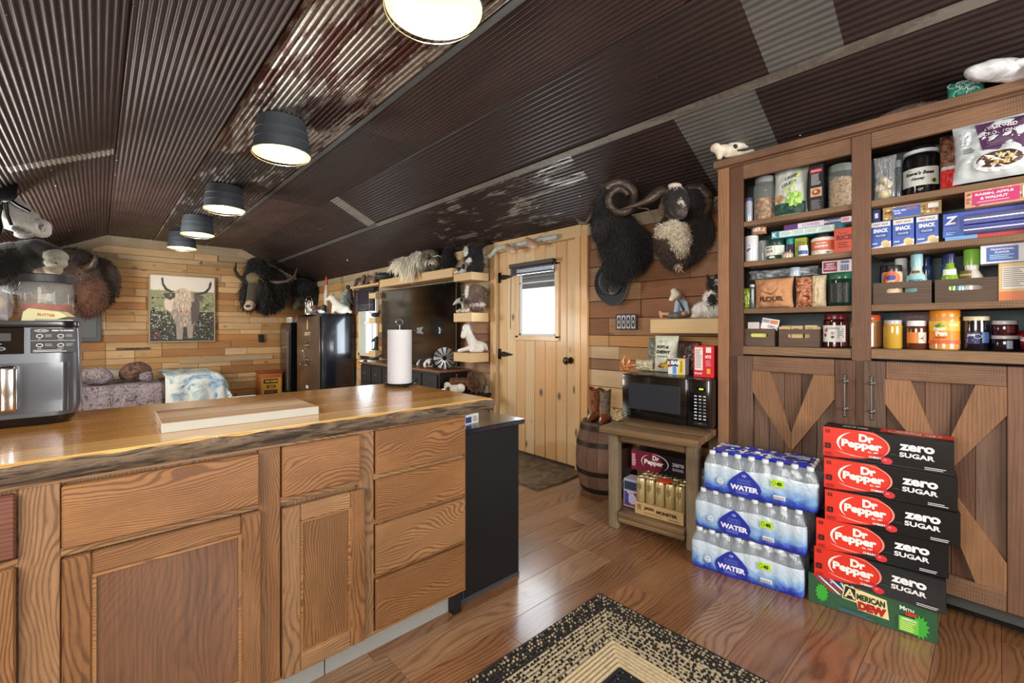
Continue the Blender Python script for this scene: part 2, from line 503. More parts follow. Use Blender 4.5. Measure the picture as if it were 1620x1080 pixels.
# ---------------------------------------------------------------- shared materials
M = {}
M['oak'] = wood('oak', '#45291a', '#a27d56', 0, 1.0, .42, rings=1.25, streak=.5, var=.2, coat=.2, figure=.26, pitch=.0085, along=.42, bump=.05, palette=['#ffffff', '#f6e8d4', '#fff6ea', '#ecdac4'])
M['oak_v'] = wood('oak_upright', '#432a1b', '#977350', 2, 1.0, .42, rings=1.0, streak=.6, var=.22, coat=.2, figure=.20, pitch=.0075, along=.40, bump=.05, palette=['#ffffff', '#f2e4d0', '#eadac4'])
M['oak_panel'] = wood('oak_panel', '#402818', '#7a5439', 2, .9, .45, rings=.45, streak=.9, figure=.3, along=.3, bump=.05, var=.1, coat=.2)
M['counter'] = wood('counter_slab', '#85592a', '#ecc585', 0, .5, .22, rings=.7, streak=.5, var=.16, coat=.45, bump=.02, palette=['#ffffff', '#ffeccb', '#f0cf9f', '#fff4e2'])
M['bark'] = mottle('bark_edge', ['#1c140f', '#40342a', '#75634f', '#2a211a'], 13, .85, 2, 8, .9, coord=(.35, 1, 2.2))
M['pine'] = wood('knotty_pine', '#b58d5c', '#e2c799', 2, .5, .45, rings=.5, streak=.25, var=.12, knots=.9, coat=.2, bump=.05, palette=['#ffffff', '#fff0dc', '#ffe9cc', '#fff8ea'])
M['pine_h'] = wood('knotty_pine_beam', '#b08a58', '#dec394', 1, .5, .5, rings=.4, streak=.3, var=.12, knots=.5, bump=.1)
PAL = ['#ffffff', '#f8ecd8', '#ecca9c', '#fff3e0', '#dcae7e', '#f4e6ca', '#cfa880', '#fff6e6', '#f2dcb8', '#e8cca2']
M['pallet'] = wood('pallet_board', '#8a6a45', '#e6caa0', 0, .6, .6, rings=.45, streak=.4, var=.26, palette=PAL, knots=.6, stain=.3, saw=.2)
M['pallet_red'] = wood('cedar_board', '#543d2a', '#a98462', 0, .6, .6, rings=.4, streak=.5, var=.3, palette=['#ffffff', '#f0d6c0', '#debb9f', '#fff0e0', '#d2bca8', '#e6c8ac'], knots=.5, stain=.5, saw=.2)
M['weather'] = wood('weathered_trim', '#7a6850', '#b7a486', 0, .8, .75, rings=.4, streak=.6, var=.16, stain=.3)
M['barn'] = wood('barnwood', '#3b281d', '#86674f', 1, .9, .62, rings=.5, streak=.6, var=.26, palette=['#ffffff', '#f0d8c4', '#dcc2ac', '#fff0e2'], saw=.6, knots=.4, stain=.3)
M['barn_v'] = wood('barnwood_upright', '#37261d', '#7e614d', 2, .9, .62, rings=.5, streak=.6, var=.3, palette=['#ffffff', '#ecd8c8', '#dac2b2', '#fff0e2', '#cfbfb4'], saw=.35, knots=.45, stain=.35)
M['brace'] = wood('barnwood_brace', '#5a3f2b', '#a98460', 2, .9, .6, rings=.45, streak=.7, var=.3, palette=['#ffffff', '#f4dcc4', '#e4d4c8', '#fff0e0'], saw=.4, knots=.4)
M['barn_org'] = wood('barnwood_orange', '#5c3d28', '#a67a56', 2, .9, .6, rings=.35, streak=.7, var=.12, saw=.5, knots=.3)
M['laminate'] = wood('laminate_floor', '#4b3425', '#a17b5b', 0, .8, .27, rings=.7, streak=.5, var=.2, coat=.25, bump=.04, pitch=.014, figure=.2, along=.3, palette=['#ffffff', '#f6e4d6', '#ffefe4', '#e8d4c4'])
M['bench'] = wood('rough_timber', '#33261a', '#8f7a58', 0, .9, .8, rings=.4, streak=.7, var=.15, stain=.8, saw=.35, bump=.6)
M['bench_v'] = wood('rough_timber_leg', '#3d3126', '#978467', 2, .9, .8, rings=.4, streak=.7, var=.15, stain=.7, bump=.6)
M['stave'] = wood('barrel_stave', '#33221a', '#7b5a45', 2, .9, .7, rings=.3, streak=.7, var=.35, stain=.6, bump=.4)
M['rust'] = sheetmetal('ceiling_brown', '#382a28', '#b9b4ab', .30, '#4a3936', .40, .35)
M['rust_d'] = sheetmetal('ceiling_dark', '#2b2221', '#8f8c86', .27, '#362a28', .42, .25)
M['rust2'] = sheetmetal('ceiling_brown_flaky', '#2b2322', '#c8c6c0', .44, '#362b28', .36, .4)
M['strip'] = sheetmetal('ceiling_rusty_strip', '#5a2f22', '#c9c3b8', .50, '#3d241c', .26, .75)
M['galv'] = sheetmetal('galvanized', '#5c5c5a', '#979795', .42, '#6e6d6a', .5, .6)
M['galv_l'] = sheetmetal('galvanized_light', '#8b877e', '#b0aca2', .5, '#77726a', .55, .4)
M['bucket'] = sheetmetal('bucket_zinc', '#626a72', '#7d868c', .4, '#565f66', .5, .6)
M['bucket_in'] = pm('#a5945e', .4, .4)
M['dark'] = pm('#0b0a0a', .8)
M['black'] = pm('#0c0d10', .28, 0, .3)
M['blackm'] = pm('#0a0b0e', .5)
M['iron'] = pm('#15130f', .45, .8)
M['steel'] = pm('#c9ccd0', .18, 1.0)
M['fur'] = furmat()
M['plush'] = furmat('figurine_paint', .55, 30)
M['bone'] = mottle('bone', ['#b9aa8c', '#e4dcc8', '#cfc3a8'], 10, .6)
M['horn'] = mottle('horn', ['#17130f', '#3d3128', '#5a4a3a'], 14, .4, coord=(.4, .4, 2))
M['glass'] = clear('window_glass', '#dfeef5', .02, .10)
M['plastic'] = clear('clear_plastic', '#cfd6da', .12, .30)
M['jarglass'] = clear('jar_glass', '#d5dcd8', .03, .16)
M['glassy'] = pm('#3c4147', .05, 0, 1)

# ---------------------------------------------------------------- the room
W, YB, YF, XL = 3.12, 9.5, -2.5, -1.07
CE = [(XL - .05, 2.1225), (.095, 2.73), (1.96, 2.73), (W + .02, 2.15)]

def board(parent, L, H, T, mat, loc, rz=0.0, rx=0.0, ry=0.0, name='plank', bev=.0022, x=None):
    b = B(); b.box(-L / 2, L / 2, -T / 2, T / 2, -H / 2, H / 2, bev=bev)
    return b.out(name, mat, parent, loc=loc, rot=(rx, ry, rz))

# floor
fl = struct('floor')
b = B(); b.box(XL - .1, W + .1, YF - .1, YB + .1, -.06, -.012); b.out('subfloor', M['dark'], fl)
k = 0; y = YF; pw = .178
while y < 4.6:
    x = XL - rnd(0, 1.1)
    while x < W:
        L = 1.22 if x > XL else rnd(.5, 1.2)
        x1 = min(x + L, W)
        if x1 > XL and x1 - max(x, XL) > .04:
            xa = max(x, XL)
            bb = B(); bb.box(-(x1 - xa) / 2 + .0006, (x1 - xa) / 2 - .0006, -pw / 2 + .0006, pw / 2 - .0006, -.012, 0, bev=.0009)
            bb.out('plank', M['laminate'], fl, loc=((x1 + xa) / 2, y + pw / 2, 0))
        x = x1 if x1 < W else W + 1
    y += pw
b = B(); b.box(XL, W, y, YB, -.012, 0); b.out('far_boards', M['laminate'], fl)

# ceiling of corrugated sheets
ce = struct('ceiling')
def cpt(s):  # arc position -> (x, z, nx, nz)
    for (x0, z0), (x1, z1) in zip(CE, CE[1:]):
        L = math.hypot(x1 - x0, z1 - z0)
        if s <= L + 1e-6 or (x1, z1) == CE[-1]:
            t = s / L; return x0 + (x1 - x0) * t, z0 + (z1 - z0) * t, (z1 - z0) / L, -(x1 - x0) / L
        s -= L
def sofx(xx):
    s = 0
    for (x0, z0), (x1, z1) in zip(CE, CE[1:]):
        L = math.hypot(x1 - x0, z1 - z0)
        if xx <= x1: return s + L * (xx - x0) / (x1 - x0)
        s += L
    return s
def sheet(xa, xb, ya, yb, mat, drop=0.0, amp=.0062, pitch=.032):
    sa, sb = sofx(xa), sofx(xb); n = max(2, int((sb - sa) / pitch * 7))
    bm = B(); rows = []
    for i in range(n + 1):
        s = sa + (sb - sa) * i / n; x, z, nx, nz = cpt(min(s, sb - 1e-5) if i == n else s)
        d = drop + amp * (1 + sin(2 * pi * s / pitch))
        rows.append((bm.bm.verts.new((x + nx * d, ya, z + nz * d)), bm.bm.verts.new((x + nx * d, yb, z + nz * d))))
    for a, c in zip(rows, rows[1:]): bm.bm.faces.new([a[0], a[1], c[1], c[0]])
    return bm.out('corrugated_sheet', mat, ce, smooth=80)
b = B()
for (x0, z0), (x1, z1) in zip(CE, CE[1:]):
    b.face([(x0, YF, z0 + .03), (x1, YF, z1 + .03), (x1, YB, z1 + .03), (x0, YB, z0 + .03)])
b.out('roof_deck', M['dark'], ce)
AMP = .0058
def run(xa, xb, cuts, mats, drop=0):
    for i, (a, c) in enumerate(zip(cuts, cuts[1:])):
        sheet(xa, xb, a - .04, c, mats[i % len(mats)] if isinstance(mats, list) else mats, drop + .0025 * (i % 2), AMP)
r_ = M['rust']; r2 = M['rust2']; rd = M['rust_d']
run(XL, -.49, [YF, 1.2, 4.9, 7.4, YB], r_)
run(-.50, .092, [YF, 1.7, 4.92, 7.3, YB], r_, .003)
sheet(-.50, .092, 4.88, 5.04, sheetmetal('bare_lap', '#bdbab2', '#dddad2', .5, '#a8a59c', .6, .15), .007)
run(.094, .69, [YF, .4, 4.75, 7.6, YB], r_)
run(.68, 1.375, [YF, 1.2, 4.33, 6.9, YB], [M['strip'], M['strip'], M['rust2'], M['rust2']], .010)
run(1.37, 1.962, [YF, 1.0, 3.2, 5.6, YB], [rd, r_, rd, r_])
AMP = .0026; run(1.96, 2.45, [YF, .50, .76, 5.02, 5.2, YB], [rd, M['galv'], rd, M['galv_l'], rd], .006)
run(2.44, W, [YF, .885, 1.285, 2.1, 4.3, 7.2, YB], [rd, M['galv'], rd, r2, rd, rd], .003)
# screws
b = B()
for xx in (-.3, .11, .4, .70, 1.34, 1.7, 2.2, 2.8):
    for i in range(18):
        s = sofx(xx); s = round(s / .032) * .032 + .008; x, z, nx, nz = cpt(s); yy = .2 + i * .5 + rnd(-.05, .05)
        if yy < YB: b.sph((x + nx * .016, yy, z + nz * .016), .0042, sub=1)
o = b.out('screw_heads', M['steel'], ce); o['kind'] = 'stuff'
tr = struct('trim_1')
def slopebar(x0, x1, ya, yb, mat, th=.004, drop=.014):
    s0, s1 = sofx(x0), sofx(x1); bm = B(); vs = []
    for s in (s0, s1):
        x, z, nx, nz = cpt(s)
        for dd in (drop, drop + th): vs.append((x + nx * dd, z + nz * dd))
    q = [vs[0], vs[2], vs[3], vs[1]]
    bm.prism([(p[0], p[1]) for p in q], yb - ya, o=(0, ya, 0))
    return bm.out('metal_strip', mat, tr)
slopebar(2.415, 2.462, YF, 1.7, M['galv_l']); slopebar(2.417, 2.460, 1.7, 5.0, M['galv_l']); slopebar(2.417, 2.460, 5.0, YB, M['galv'])
slopebar(1.352, 1.392, YF, YB, M['galv'], drop=.02); slopebar(.672, .694, YF, YB, M['strip'], drop=.02)
slopebar(.085, .10, YF, YB, M['rust'], drop=.018)

# walls: backing then boards
wb = struct('wall_back')
b = B(); b.box(XL - .1, W + .1, YB + .03, YB + .1, 0, 2.75); b.out('backing', M['weather'], wb)
def ztop(x):
    if x < .095: return 2.73 - (.095 - x) * .521
    if x > 1.96: return 2.73 - (x - 1.96) * .5
    return 2.73
z = 0.02; row = 0
while z < 2.62:
    h = random.choice([.085, .10, .115, .125, .13, .14]); z1 = min(z + h, 2.66)
    x = XL if row % 2 else XL - .2
    while x < W:
        L = random.choice([.35, .5, .7, .9, 1.1, 1.3]); x1 = min(x + L, W)
        if abs(x1 - .09) < .25 and z < 2.3: x1 = .088
        if W - x1 < .15: x1 = W
        xa = max(x, XL); top = min(ztop(xa), ztop(x1)) - .03
        if z1 < top + .25 and x1 - xa > .03:
            zz = min(z1, max(top, z + .03)) if z1 > top else z1
            if zz > z + .02:
                T = .02 + rnd(0, .018)
                board(wb, x1 - xa - .006, zz - z - .008, T, M['pallet'], ((xa + x1) / 2, YB + .03 - T / 2, (z + zz) / 2), rz=0)
        x = x1 if x1 < W else W + 1
    z = z1; row += 1
# a broken dark board and cracked live-edge strip noticed on that wall
board(wb, .42, .035, .02, M['bark'], (.42, YB - .012, .93))
board(wb, 1.45, .075, .03, M['weather'], (1.75, YB - .012, .70), ry=R(-1))
tw = struct('trim_2')
def trimboard(p0, p1, w, mat, name='trim_board'):
    (x0, z0), (x1, z1) = p0, p1; L = math.hypot(x1 - x0, z1 - z0); a = math.atan2(z1 - z0, x1 - x0)
    board(tw, L, w, .025 if z0 != 2.70 else .021, mat, ((x0 + x1) / 2 + sin(a) * w / 2, YB - .02 - (.004 if abs(a) > .1 else 0) + (.004 if z0 == 2.70 else 0), (z0 + z1) / 2 - cos(a) * w / 2), ry=-a, name=name)
trimboard((.0, 2.70), (2.05, 2.70), .14, M['weather']); trimboard((.095, 2.715), (1.0, 2.715), .14, M['weather']); trimboard((1.0, 2.715), (1.96, 2.715), .14, M['weather'])
trimboard((1.93, 2.725), (3.1, 2.14), .12, M['weather']); trimboard((XL, 2.12), (.12, 2.725), .13, M['weather'])

wr = struct('wall_right')
b = B()
def wallpiece(y0, y1, z0, z1): b.box(W + .03, W + .11, y0, y1, z0, z1)
wallpiece(YF, 2.50, 0, 2.2); wallpiece(2.50, 3.64, 2.07, 2.2); wallpiece(3.64, 6.38, 0, 2.2); wallpiece(6.38, 7.02, 0, .86); wallpiece(6.38, 7.02, 1.82, 2.2); wallpiece(7.02, YB, 0, 2.2)
b.out('backing', M['dark'], wr)
zs = [0, .13, .28, .42, .60, .763, .904, .996, 1.104, 1.196, 1.34, 1.483, 1.618, 1.775, 1.926, 2.06]
def wallrow(z0, z1, ya, yb, mats):
    y = ya
    while y < yb - .02:
        L = random.choice([.45, .6, .8, 1.0, 1.3]); y1 = min(y + L, yb)
        if yb - y1 < .15: y1 = yb
        T = .02 + rnd(0, .008)
        m = mats[0] if rnd(0, 1) < .75 else mats[1]
        board(wr, y1 - y - .003, z1 - z0 - .004, T, m, (W + .03 - T / 2, (y + y1) / 2, (z0 + z1) / 2), rz=R(90))
        y = y1
for z0, z1 in zip(zs, zs[1:]):
    up = z0 > 1.19
    mm = (M['pallet_red'], M['pallet_red']) if up else (M['pallet'], M['pallet_red'])
    wallrow(z0, z1, .9, 2.41, mm)
    wallrow(z0, z1, 3.70, 6.36, (M['weather'], M['pallet_red']) if z0 < .9 or z0 > 1.4 else (M['pallet_red'], M['pallet']))
    if z1 < .87 or z0 > 1.81: wallrow(z0, z1, 6.36, 7.04, (M['pallet'], M['pallet']))
    wallrow(z0, z1, 7.04, YB, (M['pallet'], M['weather']))
b = B(); b.box(.9, YB, 0, 0, 0, 0)if False else None
tp = struct('trim_3')
board(tp, 1.4, .10, .03, M['weather'], (W - .003, 1.7, 2.105), rz=R(90), name='top_plate')
board(tp, 3.4, .10, .03, M['pine_h'], (W - .003, 4.1, 2.105), rz=R(90), name='top_plate'); board(tp, 3.6, .10, .03, M['weather'], (W - .003, 7.6, 2.105), rz=R(90), name='top_plate')

wl = struct('wall_left'); b = B(); b.box(XL - .1, XL, YF, YB, 0, 2.2); b.out('wall_panel', M['pallet'], wl)
wf = struct('wall_front'); b = B(); b.box(XL - .1, W + .1, YF - .1, YF, 0, 2.75); b.out('wall_panel', M['pallet'], wf)

# entry door in the right wall
dr = struct('door_1')
dy0, dy1 = 2.541, 3.605; fx = W + .012
cuts = [dy0, 2.66, 2.79, 2.93, 3.07, 3.20, 3.33, 3.47, dy1]
for i, (a, c) in enumerate(zip(cuts, cuts[1:])):
    segs = [(0.02, 2.055)]
    if 2.74 < (a + c) / 2 < 3.34:
        segs = [(0.02, 1.17), (1.855, 2.055)]
    for z0, z1 in segs:
        bb = B(); bb.box(-.02, .02, -(c - a) / 2 + .0015, (c - a) / 2 - .0015, -(z1 - z0) / 2, (z1 - z0) / 2, bev=.004)
        bb.out('plank', M['pine'], dr, loc=(fx + .02, (a + c) / 2, (z0 + z1) / 2))
b = B()
for (y0, y1, z0, z1) in ((2.745, 3.33, 1.845, 1.885), (2.745, 3.33, 1.135, 1.185), (2.745, 2.79, 1.16, 1.87), (3.285, 3.33, 1.16, 1.87)):
    b.box(fx - .018, fx + .045, y0, y1, z0, z1, bev=.004)
b.out('window_frame', M['pine'], dr)
b = B(); b.box(fx + .014, fx + .02, 2.79, 3.285, 1.185, 1.845); b.out('window_pane', M['glass'], dr)
b = B()
for y0 in (2.79, 3.265): b.box(fx + .0, fx + .012, y0, y0 + .02, 1.185, 1.845)
b.box(fx, fx + .012, 2.79, 3.285, 1.185, 1.205); b.box(fx, fx + .012, 2.79, 3.285, 1.70, 1.712)
b.out('sash', pm('#cfd3d8', .4), dr)
bl = B(); bl.box(fx - .07, fx - .02, 2.77, 3.37, 1.86, 1.90, bev=.004)
for i in range(7): bl.box(fx - .062, fx - .028, 2.785, 3.355, 1.802 + i * .0083, 1.8065 + i * .0083)
bl.box(fx - .064, fx - .026, 2.785, 3.355, 1.786, 1.800, bev=.003)
bl.cyl((fx - .06, 3.345, 1.8), (fx - .055, 3.36, 1.25), .0035, seg=6)
bl.out('window_blind', pm('#241d22', .4), dr)
def hinge(z):
    h = B(); h.box(fx - .006, fx, 3.56, 3.605, z - .055, z + .055, bev=.002)
    h.prism([(0, -.02), (.05, -.028), (.18, -.006), (.195, 0), (.18, .006), (.05, .028), (0, .02)], .005, o=(fx - .006, 3.57, z), r=(0, -1, 0), u=(0, 0, 1))
    h.box(fx - .006, fx + .0, 3.602, 3.63, z - .045, z + .045)
    for a in (-.04, .04): h.sph((fx - .007, 3.583, z + a), .006, sub=1)
    h.out('hinge', M['iron'], dr)
hinge(1.79); hinge(.985)
h = B(); kn = V((fx - .04, 2.615, .965))
h.cyl((fx, 2.615, .965), (fx - .03, 2.615, .965), .032, .02, 20); h.cyl((fx - .028, 2.615, .965), (fx - .05, 2.615, .965), .012, .02, 16)
h.sph(kn + V((-.025, 0, 0)), (.014, .034, .034), sub=3)
for i in range(10):
    a = i * 2 * pi / 10; h.sph(kn + V((-.028, cos(a) * .03, sin(a) * .03)), .007, sub=1)
h.out('door_knob', pm('#4a3a28', .3, .9), dr, smooth=40)
b = B(); b.box(fx - .01, fx + .04, 2.54, 3.61, 0.0, .022); b.out('threshold', pm('#2a1c14', .5), dr)
df = struct('trim_4')
def vb(y0, y1, z0, z1, t=.03, m=None, x=W - .004): 
    bb = B(); bb.box(-t / 2, t / 2, -(y1 - y0) / 2, (y1 - y0) / 2, -(z1 - z0) / 2, (z1 - z0) / 2, bev=.004); bb.out('casing', m or M['pine'], df, loc=(x, (y0 + y1) / 2, (z0 + z1) / 2))
vb(2.405, 2.478, 0, 2.11); vb(2.478, 2.538, 0, 2.06, .045); vb(3.608, 3.645, 0, 2.06, .045); vb(3.645, 3.712, 0, 2.08)
bb = B(); bb.box(-.02, .02, -.59, .59, -.055, .055, bev=.004); bb.out('casing', M['pine_h'], df, loc=(W - .004, 3.06, 2.112))

# side window beyond the television
w1 = struct('window_1')
b = B()
for (y0, y1, z0, z1) in ((6.36, 7.04, .82, .87), (6.36, 7.04, 1.81, 1.86), (6.36, 6.41, .82, 1.86), (6.99, 7.04, .82, 1.86)): b.box(W - .02, W + .1, y0, y1, z0, z1, bev=.004)
b.out('window_frame', pm('#cfc7ae', .5), w1)
b = B(); b.box(W + .06, W + .066, 6.41, 6.99, .87, 1.81); b.out('window_pane', M['glass'], w1)
b = B(); b.box(W + .05, W + .075, 6.41, 6.99, 1.33, 1.36); b.box(W + .05, W + .075, 6.69, 6.71, .87, 1.33); b.out('sash', pm('#dfe3e6', .4), w1)
b = B(); b.box(W - .08, W - .03, 6.36, 7.1, 1.83, 1.87)
for i in range(9): b.box(W - .075, W - .04, 6.38, 7.08, 1.52 + i * .034, 1.523 + i * .034 + .029)
b.out('window_blind', pm('#2a2430', .5), w1)
b = B()
for yy in (6.5, 6.95):
    for i in range(9): b.box(W - .079, W - .076, yy, yy + .012, 1.525 + i * .034, 1.54 + i * .034)
b.out('blind_tape', pm('#c8c4cc', .6), w1)

# outdoors beyond the door: bright ground and the porch roof seen through the pane
g = B(); g.box(W + .4, 30, -20, 30, -.3, -.25); o = g.out('ground', pm('#cfd2cc', .9)); o['kind'] = 'structure'
pr = thing('porch_roof', 'weathered porch roof edge seen through the door window', 'roof', (W + .2, 3.2, 0))
b = B(); b.box(0, 1.5, -1.6, 2.6, 2.02, 2.06); 
for i in range(5): b.box(.1 + i * .3, .15 + i * .3, -1.6, 2.6, 1.96, 2.02)
b.out('rafters', M['barn'], pr)
b = B(); b.box(1.46, 1.5, -1.6, 2.6, 1.86, 2.02); b.out('fascia', M['bench'], pr)
b = B()
for yy in (-1.2, 2.3): b.box(1.38, 1.48, yy, yy + .1, -.25, 1.98)
b.out('porch_post', M['barn_v'], pr)

def pout(b, name, mat, T, smooth=0):
    """part of T modelled in room coordinates (T unrotated)"""
    return b.out(name, mat, T, smooth=smooth, loc=-T.location)

# ---------------------------------------------------------------- island cabinet
isl = thing('island_cabinet', 'oak kitchen island cabinet with flat drawers and framed doors under the slab counter', 'cabinet', (.4, 1.95, 0))
FY = 1.58
b = B(); b.box(-.85, 1.183, FY + .02, 2.30, .11, .878); b.box(-.85, 1.183, FY + .09, 2.26, 0, .11)
pout(b, 'carcass', M['oak_v'], isl)
b = B(); b.box(-.85, .600, FY + .072, FY + .088, 0, .108); b.box(.604, 1.14, FY + .072, FY + .088, 0, .108)
pout(b, 'toe_kick', pm('#9a9c98', .5, .2), isl)
b = B(); b.box(1.14, 1.18, FY + .03, FY + .14, 0, .11); pout(b, 'toe_block', M['blackm'], isl)
def ffp(x0, x1, z0, z1, name, mat, T=isl, y=FY, t=.02, bev=.002, parent=None):
    if name == 'face_rail': y += .0025; bev = .0
    bb = B(); bb.box(-(x1 - x0) / 2, (x1 - x0) / 2, -t / 2, t / 2, -(z1 - z0) / 2, (z1 - z0) / 2, bev=bev)
    P_ = parent or T; L = V(((x0 + x1) / 2, y + t / 2, (z0 + z1) / 2)) - T.location
    if parent is not None: L = L - parent.location
    return bb.out(name, mat, P_, loc=L)
ffp(-.85, 1.183, .868, .879, 'face_rail', M['oak']); ffp(-.85, .716, .683, .703, 'face_rail', M['oak']); ffp(-.85, 1.183, .108, .119, 'face_rail', M['oak'])
for x0, x1 in ((-.14, -.068), (.372, .436), (.695, .757), (1.166, 1.183)): ffp(x0, x1, .119, .868, 'face_stile', M['oak_v'])
for z in (.698, .530, .327): ffp(.757, 1.166, z - .012, z + .012, 'face_rail', M['oak'])
def drawer(x0, x1, z0, z1, mat=None):
    ffp(x0, x1, z0, z1, 'drawer_front', mat or M['oak'], y=FY - .020, t=.02, bev=.004)
drawer(-.066, .370, .704, .862); drawer(.437, .697, .704, .868)
for z0, z1 in ((.708, .872), (.538, .690), (.336, .520), (.134, .318)): drawer(.758, 1.168, z0, z1)
drawer(-.60, -.142, .712, .862, wood('oak_dark', '#40211a', '#754a3a', 0, 1, .4, rings=.7, var=.1, coat=.2))
def oakdoor(x0, x1, z0, z1, dark=False):
    d = ffp(x0 + .05, x1 - .05, z0 + .05, z1 - .05, 'door', M['oak_panel'] if dark else M['oak_v'], y=FY - .010, t=.01)
    for a, c in ((x0, x0 + .055), (x1 - .055, x1)): ffp(a, c, z0, z1, 'stile', M['oak_v'], y=FY - .021, t=.021, bev=.004, parent=d)
    for a, c in ((z0, z0 + .055), (z1 - .055, z1)): ffp(x0 + .0555, x1 - .0555, a, c, 'rail', M['oak'], y=FY - .021, t=.021, bev=.004, parent=d)
    bb = B()
    for (p, q, r_2, s_) in ((x0 + .063, x1 - .063, z1 - .063, z1 - .055), (x0 + .063, x1 - .063, z0 + .055, z0 + .063), (x0 + .055, x0 + .063, z0 + .055, z1 - .055), (x1 - .063, x1 - .055, z0 + .055, z1 - .055)):
        bb.box(p, q, FY - .016, FY - .006, r_2, s_)
    bb.out('inner_bead', M['oak'], d, loc=-isl.location - d.location)
oakdoor(-.066, .376, .119, .681, True); oakdoor(.437, .716, .119, .670); oakdoor(-.60, -.142, .119, .690)

# slab counter: one worktop made of glued boards with a bark edge
ct = thing('wooden_countertop', 'thick glossy wooden slab countertop with a dark live bark edge, lying on the island', 'countertop', (.4, 1.95, .88))
ys = [1.562, 1.70, 1.90, 2.12, 2.385]
for a, c in zip(ys, ys[1:]):
    bb = B(); bb.box(-.95, .95, -(c - a) / 2 + .0005, (c - a) / 2 - .0002, -.028, .028, bev=.0006)
    bb.out('board', M['counter'], ct, loc=V((.36, (a + c) / 2, .908)) - ct.location)
bb = B(); bb.box(-.92, -.12, 2.387, 2.75, .88, .936, bev=.003); pout(bb, 'side_board', M['counter'], ct)
bb = B(); n = 150; prof = []
for i in range(n + 1):
    x = -.6 + 1.915 * i / n
    q = []
    for k, (yy, zz) in enumerate(((1.562, .934), (1.548, .931), (1.540, .918), (1.543, .902), (1.553, .888), (1.562, .880))):
        f = 0 if k in (0, 5) else 1
        q.append(bb.bm.verts.new((x, yy + f * .008 * (noise.noise((x * 9, k * .7, 0)) + .5 * noise.noise((x * 40, k, 3))), zz + f * .004 * noise.noise((x * 14, k, 9)))))
    prof.append(q)
for p, q in zip(prof, prof[1:]):
    for k in range(5):
        f = bb.bm.faces.new([p[k], p[k + 1], q[k + 1], q[k]]); f.material_index = 1 if k >= 1 else 0
for g in (prof[0], prof[-1]): bb.bm.faces.new(g)
pout(bb, 'bark_edge', [M['counter'], M['bark']], ct, smooth=50)

# cutting board
cb = thing('cutting_board', 'long pale striped cutting board with a light edge lying on the counter', 'cutting board', (.37, 1.835, .936), R(-1))
for i in range(5):
    bb = B(); bb.box(-.228, .228, -.135 + i * .054 + .0003, -.135 + (i + 1) * .054 - .0003, .0, .030, bev=.002)
    bb.out('strip', [wood('maple_strip', '#8f7458', '#c4aa8a', 0, .6, .5, rings=.5, streak=.5, var=.25, palette=['#ffffff', '#d9b996', '#f7e4cc', '#c7a283'])][0] if i == 0 else D.materials['maple_strip'], cb)
bb = B(); bb.box(-.2285, .2285, -.1375, -.1353, .001, .029); bb.out('edge_band', pm('#a9a89e', .6), cb)

# paper towel holder with roll
pt = thing('paper_towel_holder', 'black wire paper towel holder standing at the far corner of the counter', 'holder', (1.215, 2.225, .936))
b = B()
for k in range(3):
    a = k * 2 * pi / 3 + .4; b.sph((.075 * cos(a), .075 * sin(a), .008), .008, sub=2)
ring = [(.082 * cos(2 * pi * i / 32), .082 * sin(2 * pi * i / 32), .017) for i in range(33)]
b.tube(ring, .004, 6, caps=False); b.cyl((0, 0, .012), (0, 0, .018), .083, seg=32)
b.out('base', M['iron'], pt, smooth=40)
b = B(); b.cyl((0, 0, .015), (0, 0, .335), .004, seg=8)
lp = [(.014 * sin(t) * (1.5 if abs(cos(t)) < .8 else 1), 0, .352 + .018 * -cos(t)) for t in [2 * pi * i / 20 for i in range(21)]]
b.tube(lp, .003, 6, caps=False); b.tube([(-.022, 0, .345), (-.012, 0, .36), (0, 0, .366), (.012, 0, .36), (.022, 0, .345)], .003, 6)
b.out('rod', M['steel'], pt, smooth=40)
b = B(); b.tube([(.084, 0, .017), (.105, .0, .02), (.112, 0, .03)], .0035, 6); b.out('hook', M['iron'], pt)
rl = thing('paper_towel_roll', 'white quilted paper towel roll upright on the black wire holder', 'paper towel', (1.215, 2.225, .955))
b = B(); b.lathe([(.02, 0), (.064, 0), (.0645, .003), (.0645, .287), (.064, .29), (.02, .29), (.02, 0)], 40); b.out('roll', pm('#c9cbd0', .9, var=.02), rl, smooth=40)
b = B()
for i in range(24): b.lathe([(.0646, .006 + i * .012), (.0652, .010 + i * .012), (.0646, .014 + i * .012)], 40)
b.out('embossing', pm('#cdcfd4', .9, var=.02), rl, smooth=60)

# air fryer
af = thing('air_fryer', 'grey and black air fryer with a chrome handle at the left end of the counter', 'air fryer', (-.25, 2.10, .936))
def rr(w, d, r, n=6):
    pts = []
    for cx, cy, a0 in ((w / 2 - r, r, -90), (w / 2 - r, d - r, 0), (-w / 2 + r, d - r, 90), (-w / 2 + r, r, 180)):
        for i in range(n + 1):
            a = R(a0 + 90 * i / n); pts.append((cx + r * cos(a), cy + r * sin(a)))
    return pts
def loft(b, secs, mats=None):
    rings = [[b.bm.verts.new((x, y, z)) for x, y in pts] for pts, z in secs]
    for k, (a, c) in enumerate(zip(rings, rings[1:])):
        for i in range(len(a)):
            j = (i + 1) % len(a); f = b.bm.faces.new([a[i], a[j], c[j], c[i]]); f.material_index = mats[k] if mats else b.m
    f = b.bm.faces.new(rings[0][::-1]); f.material_index = mats[0] if mats else b.m
    f = b.bm.faces.new(rings[-1]); f.material_index = mats[-1] if mats else b.m
def sq(w, d, r, dy=0): return [(x, y + dy) for x, y in rr(w, d, r)]
GR = pm('#5d6167', .32, .45, .3)
b = B(); loft(b, [(sq(.36, .30, .05, .02), 0), (sq(.39, .33, .06, .008), .02), (sq(.395, .335, .06, .004), .035)]); b.out('base', M['black'], af, smooth=40)
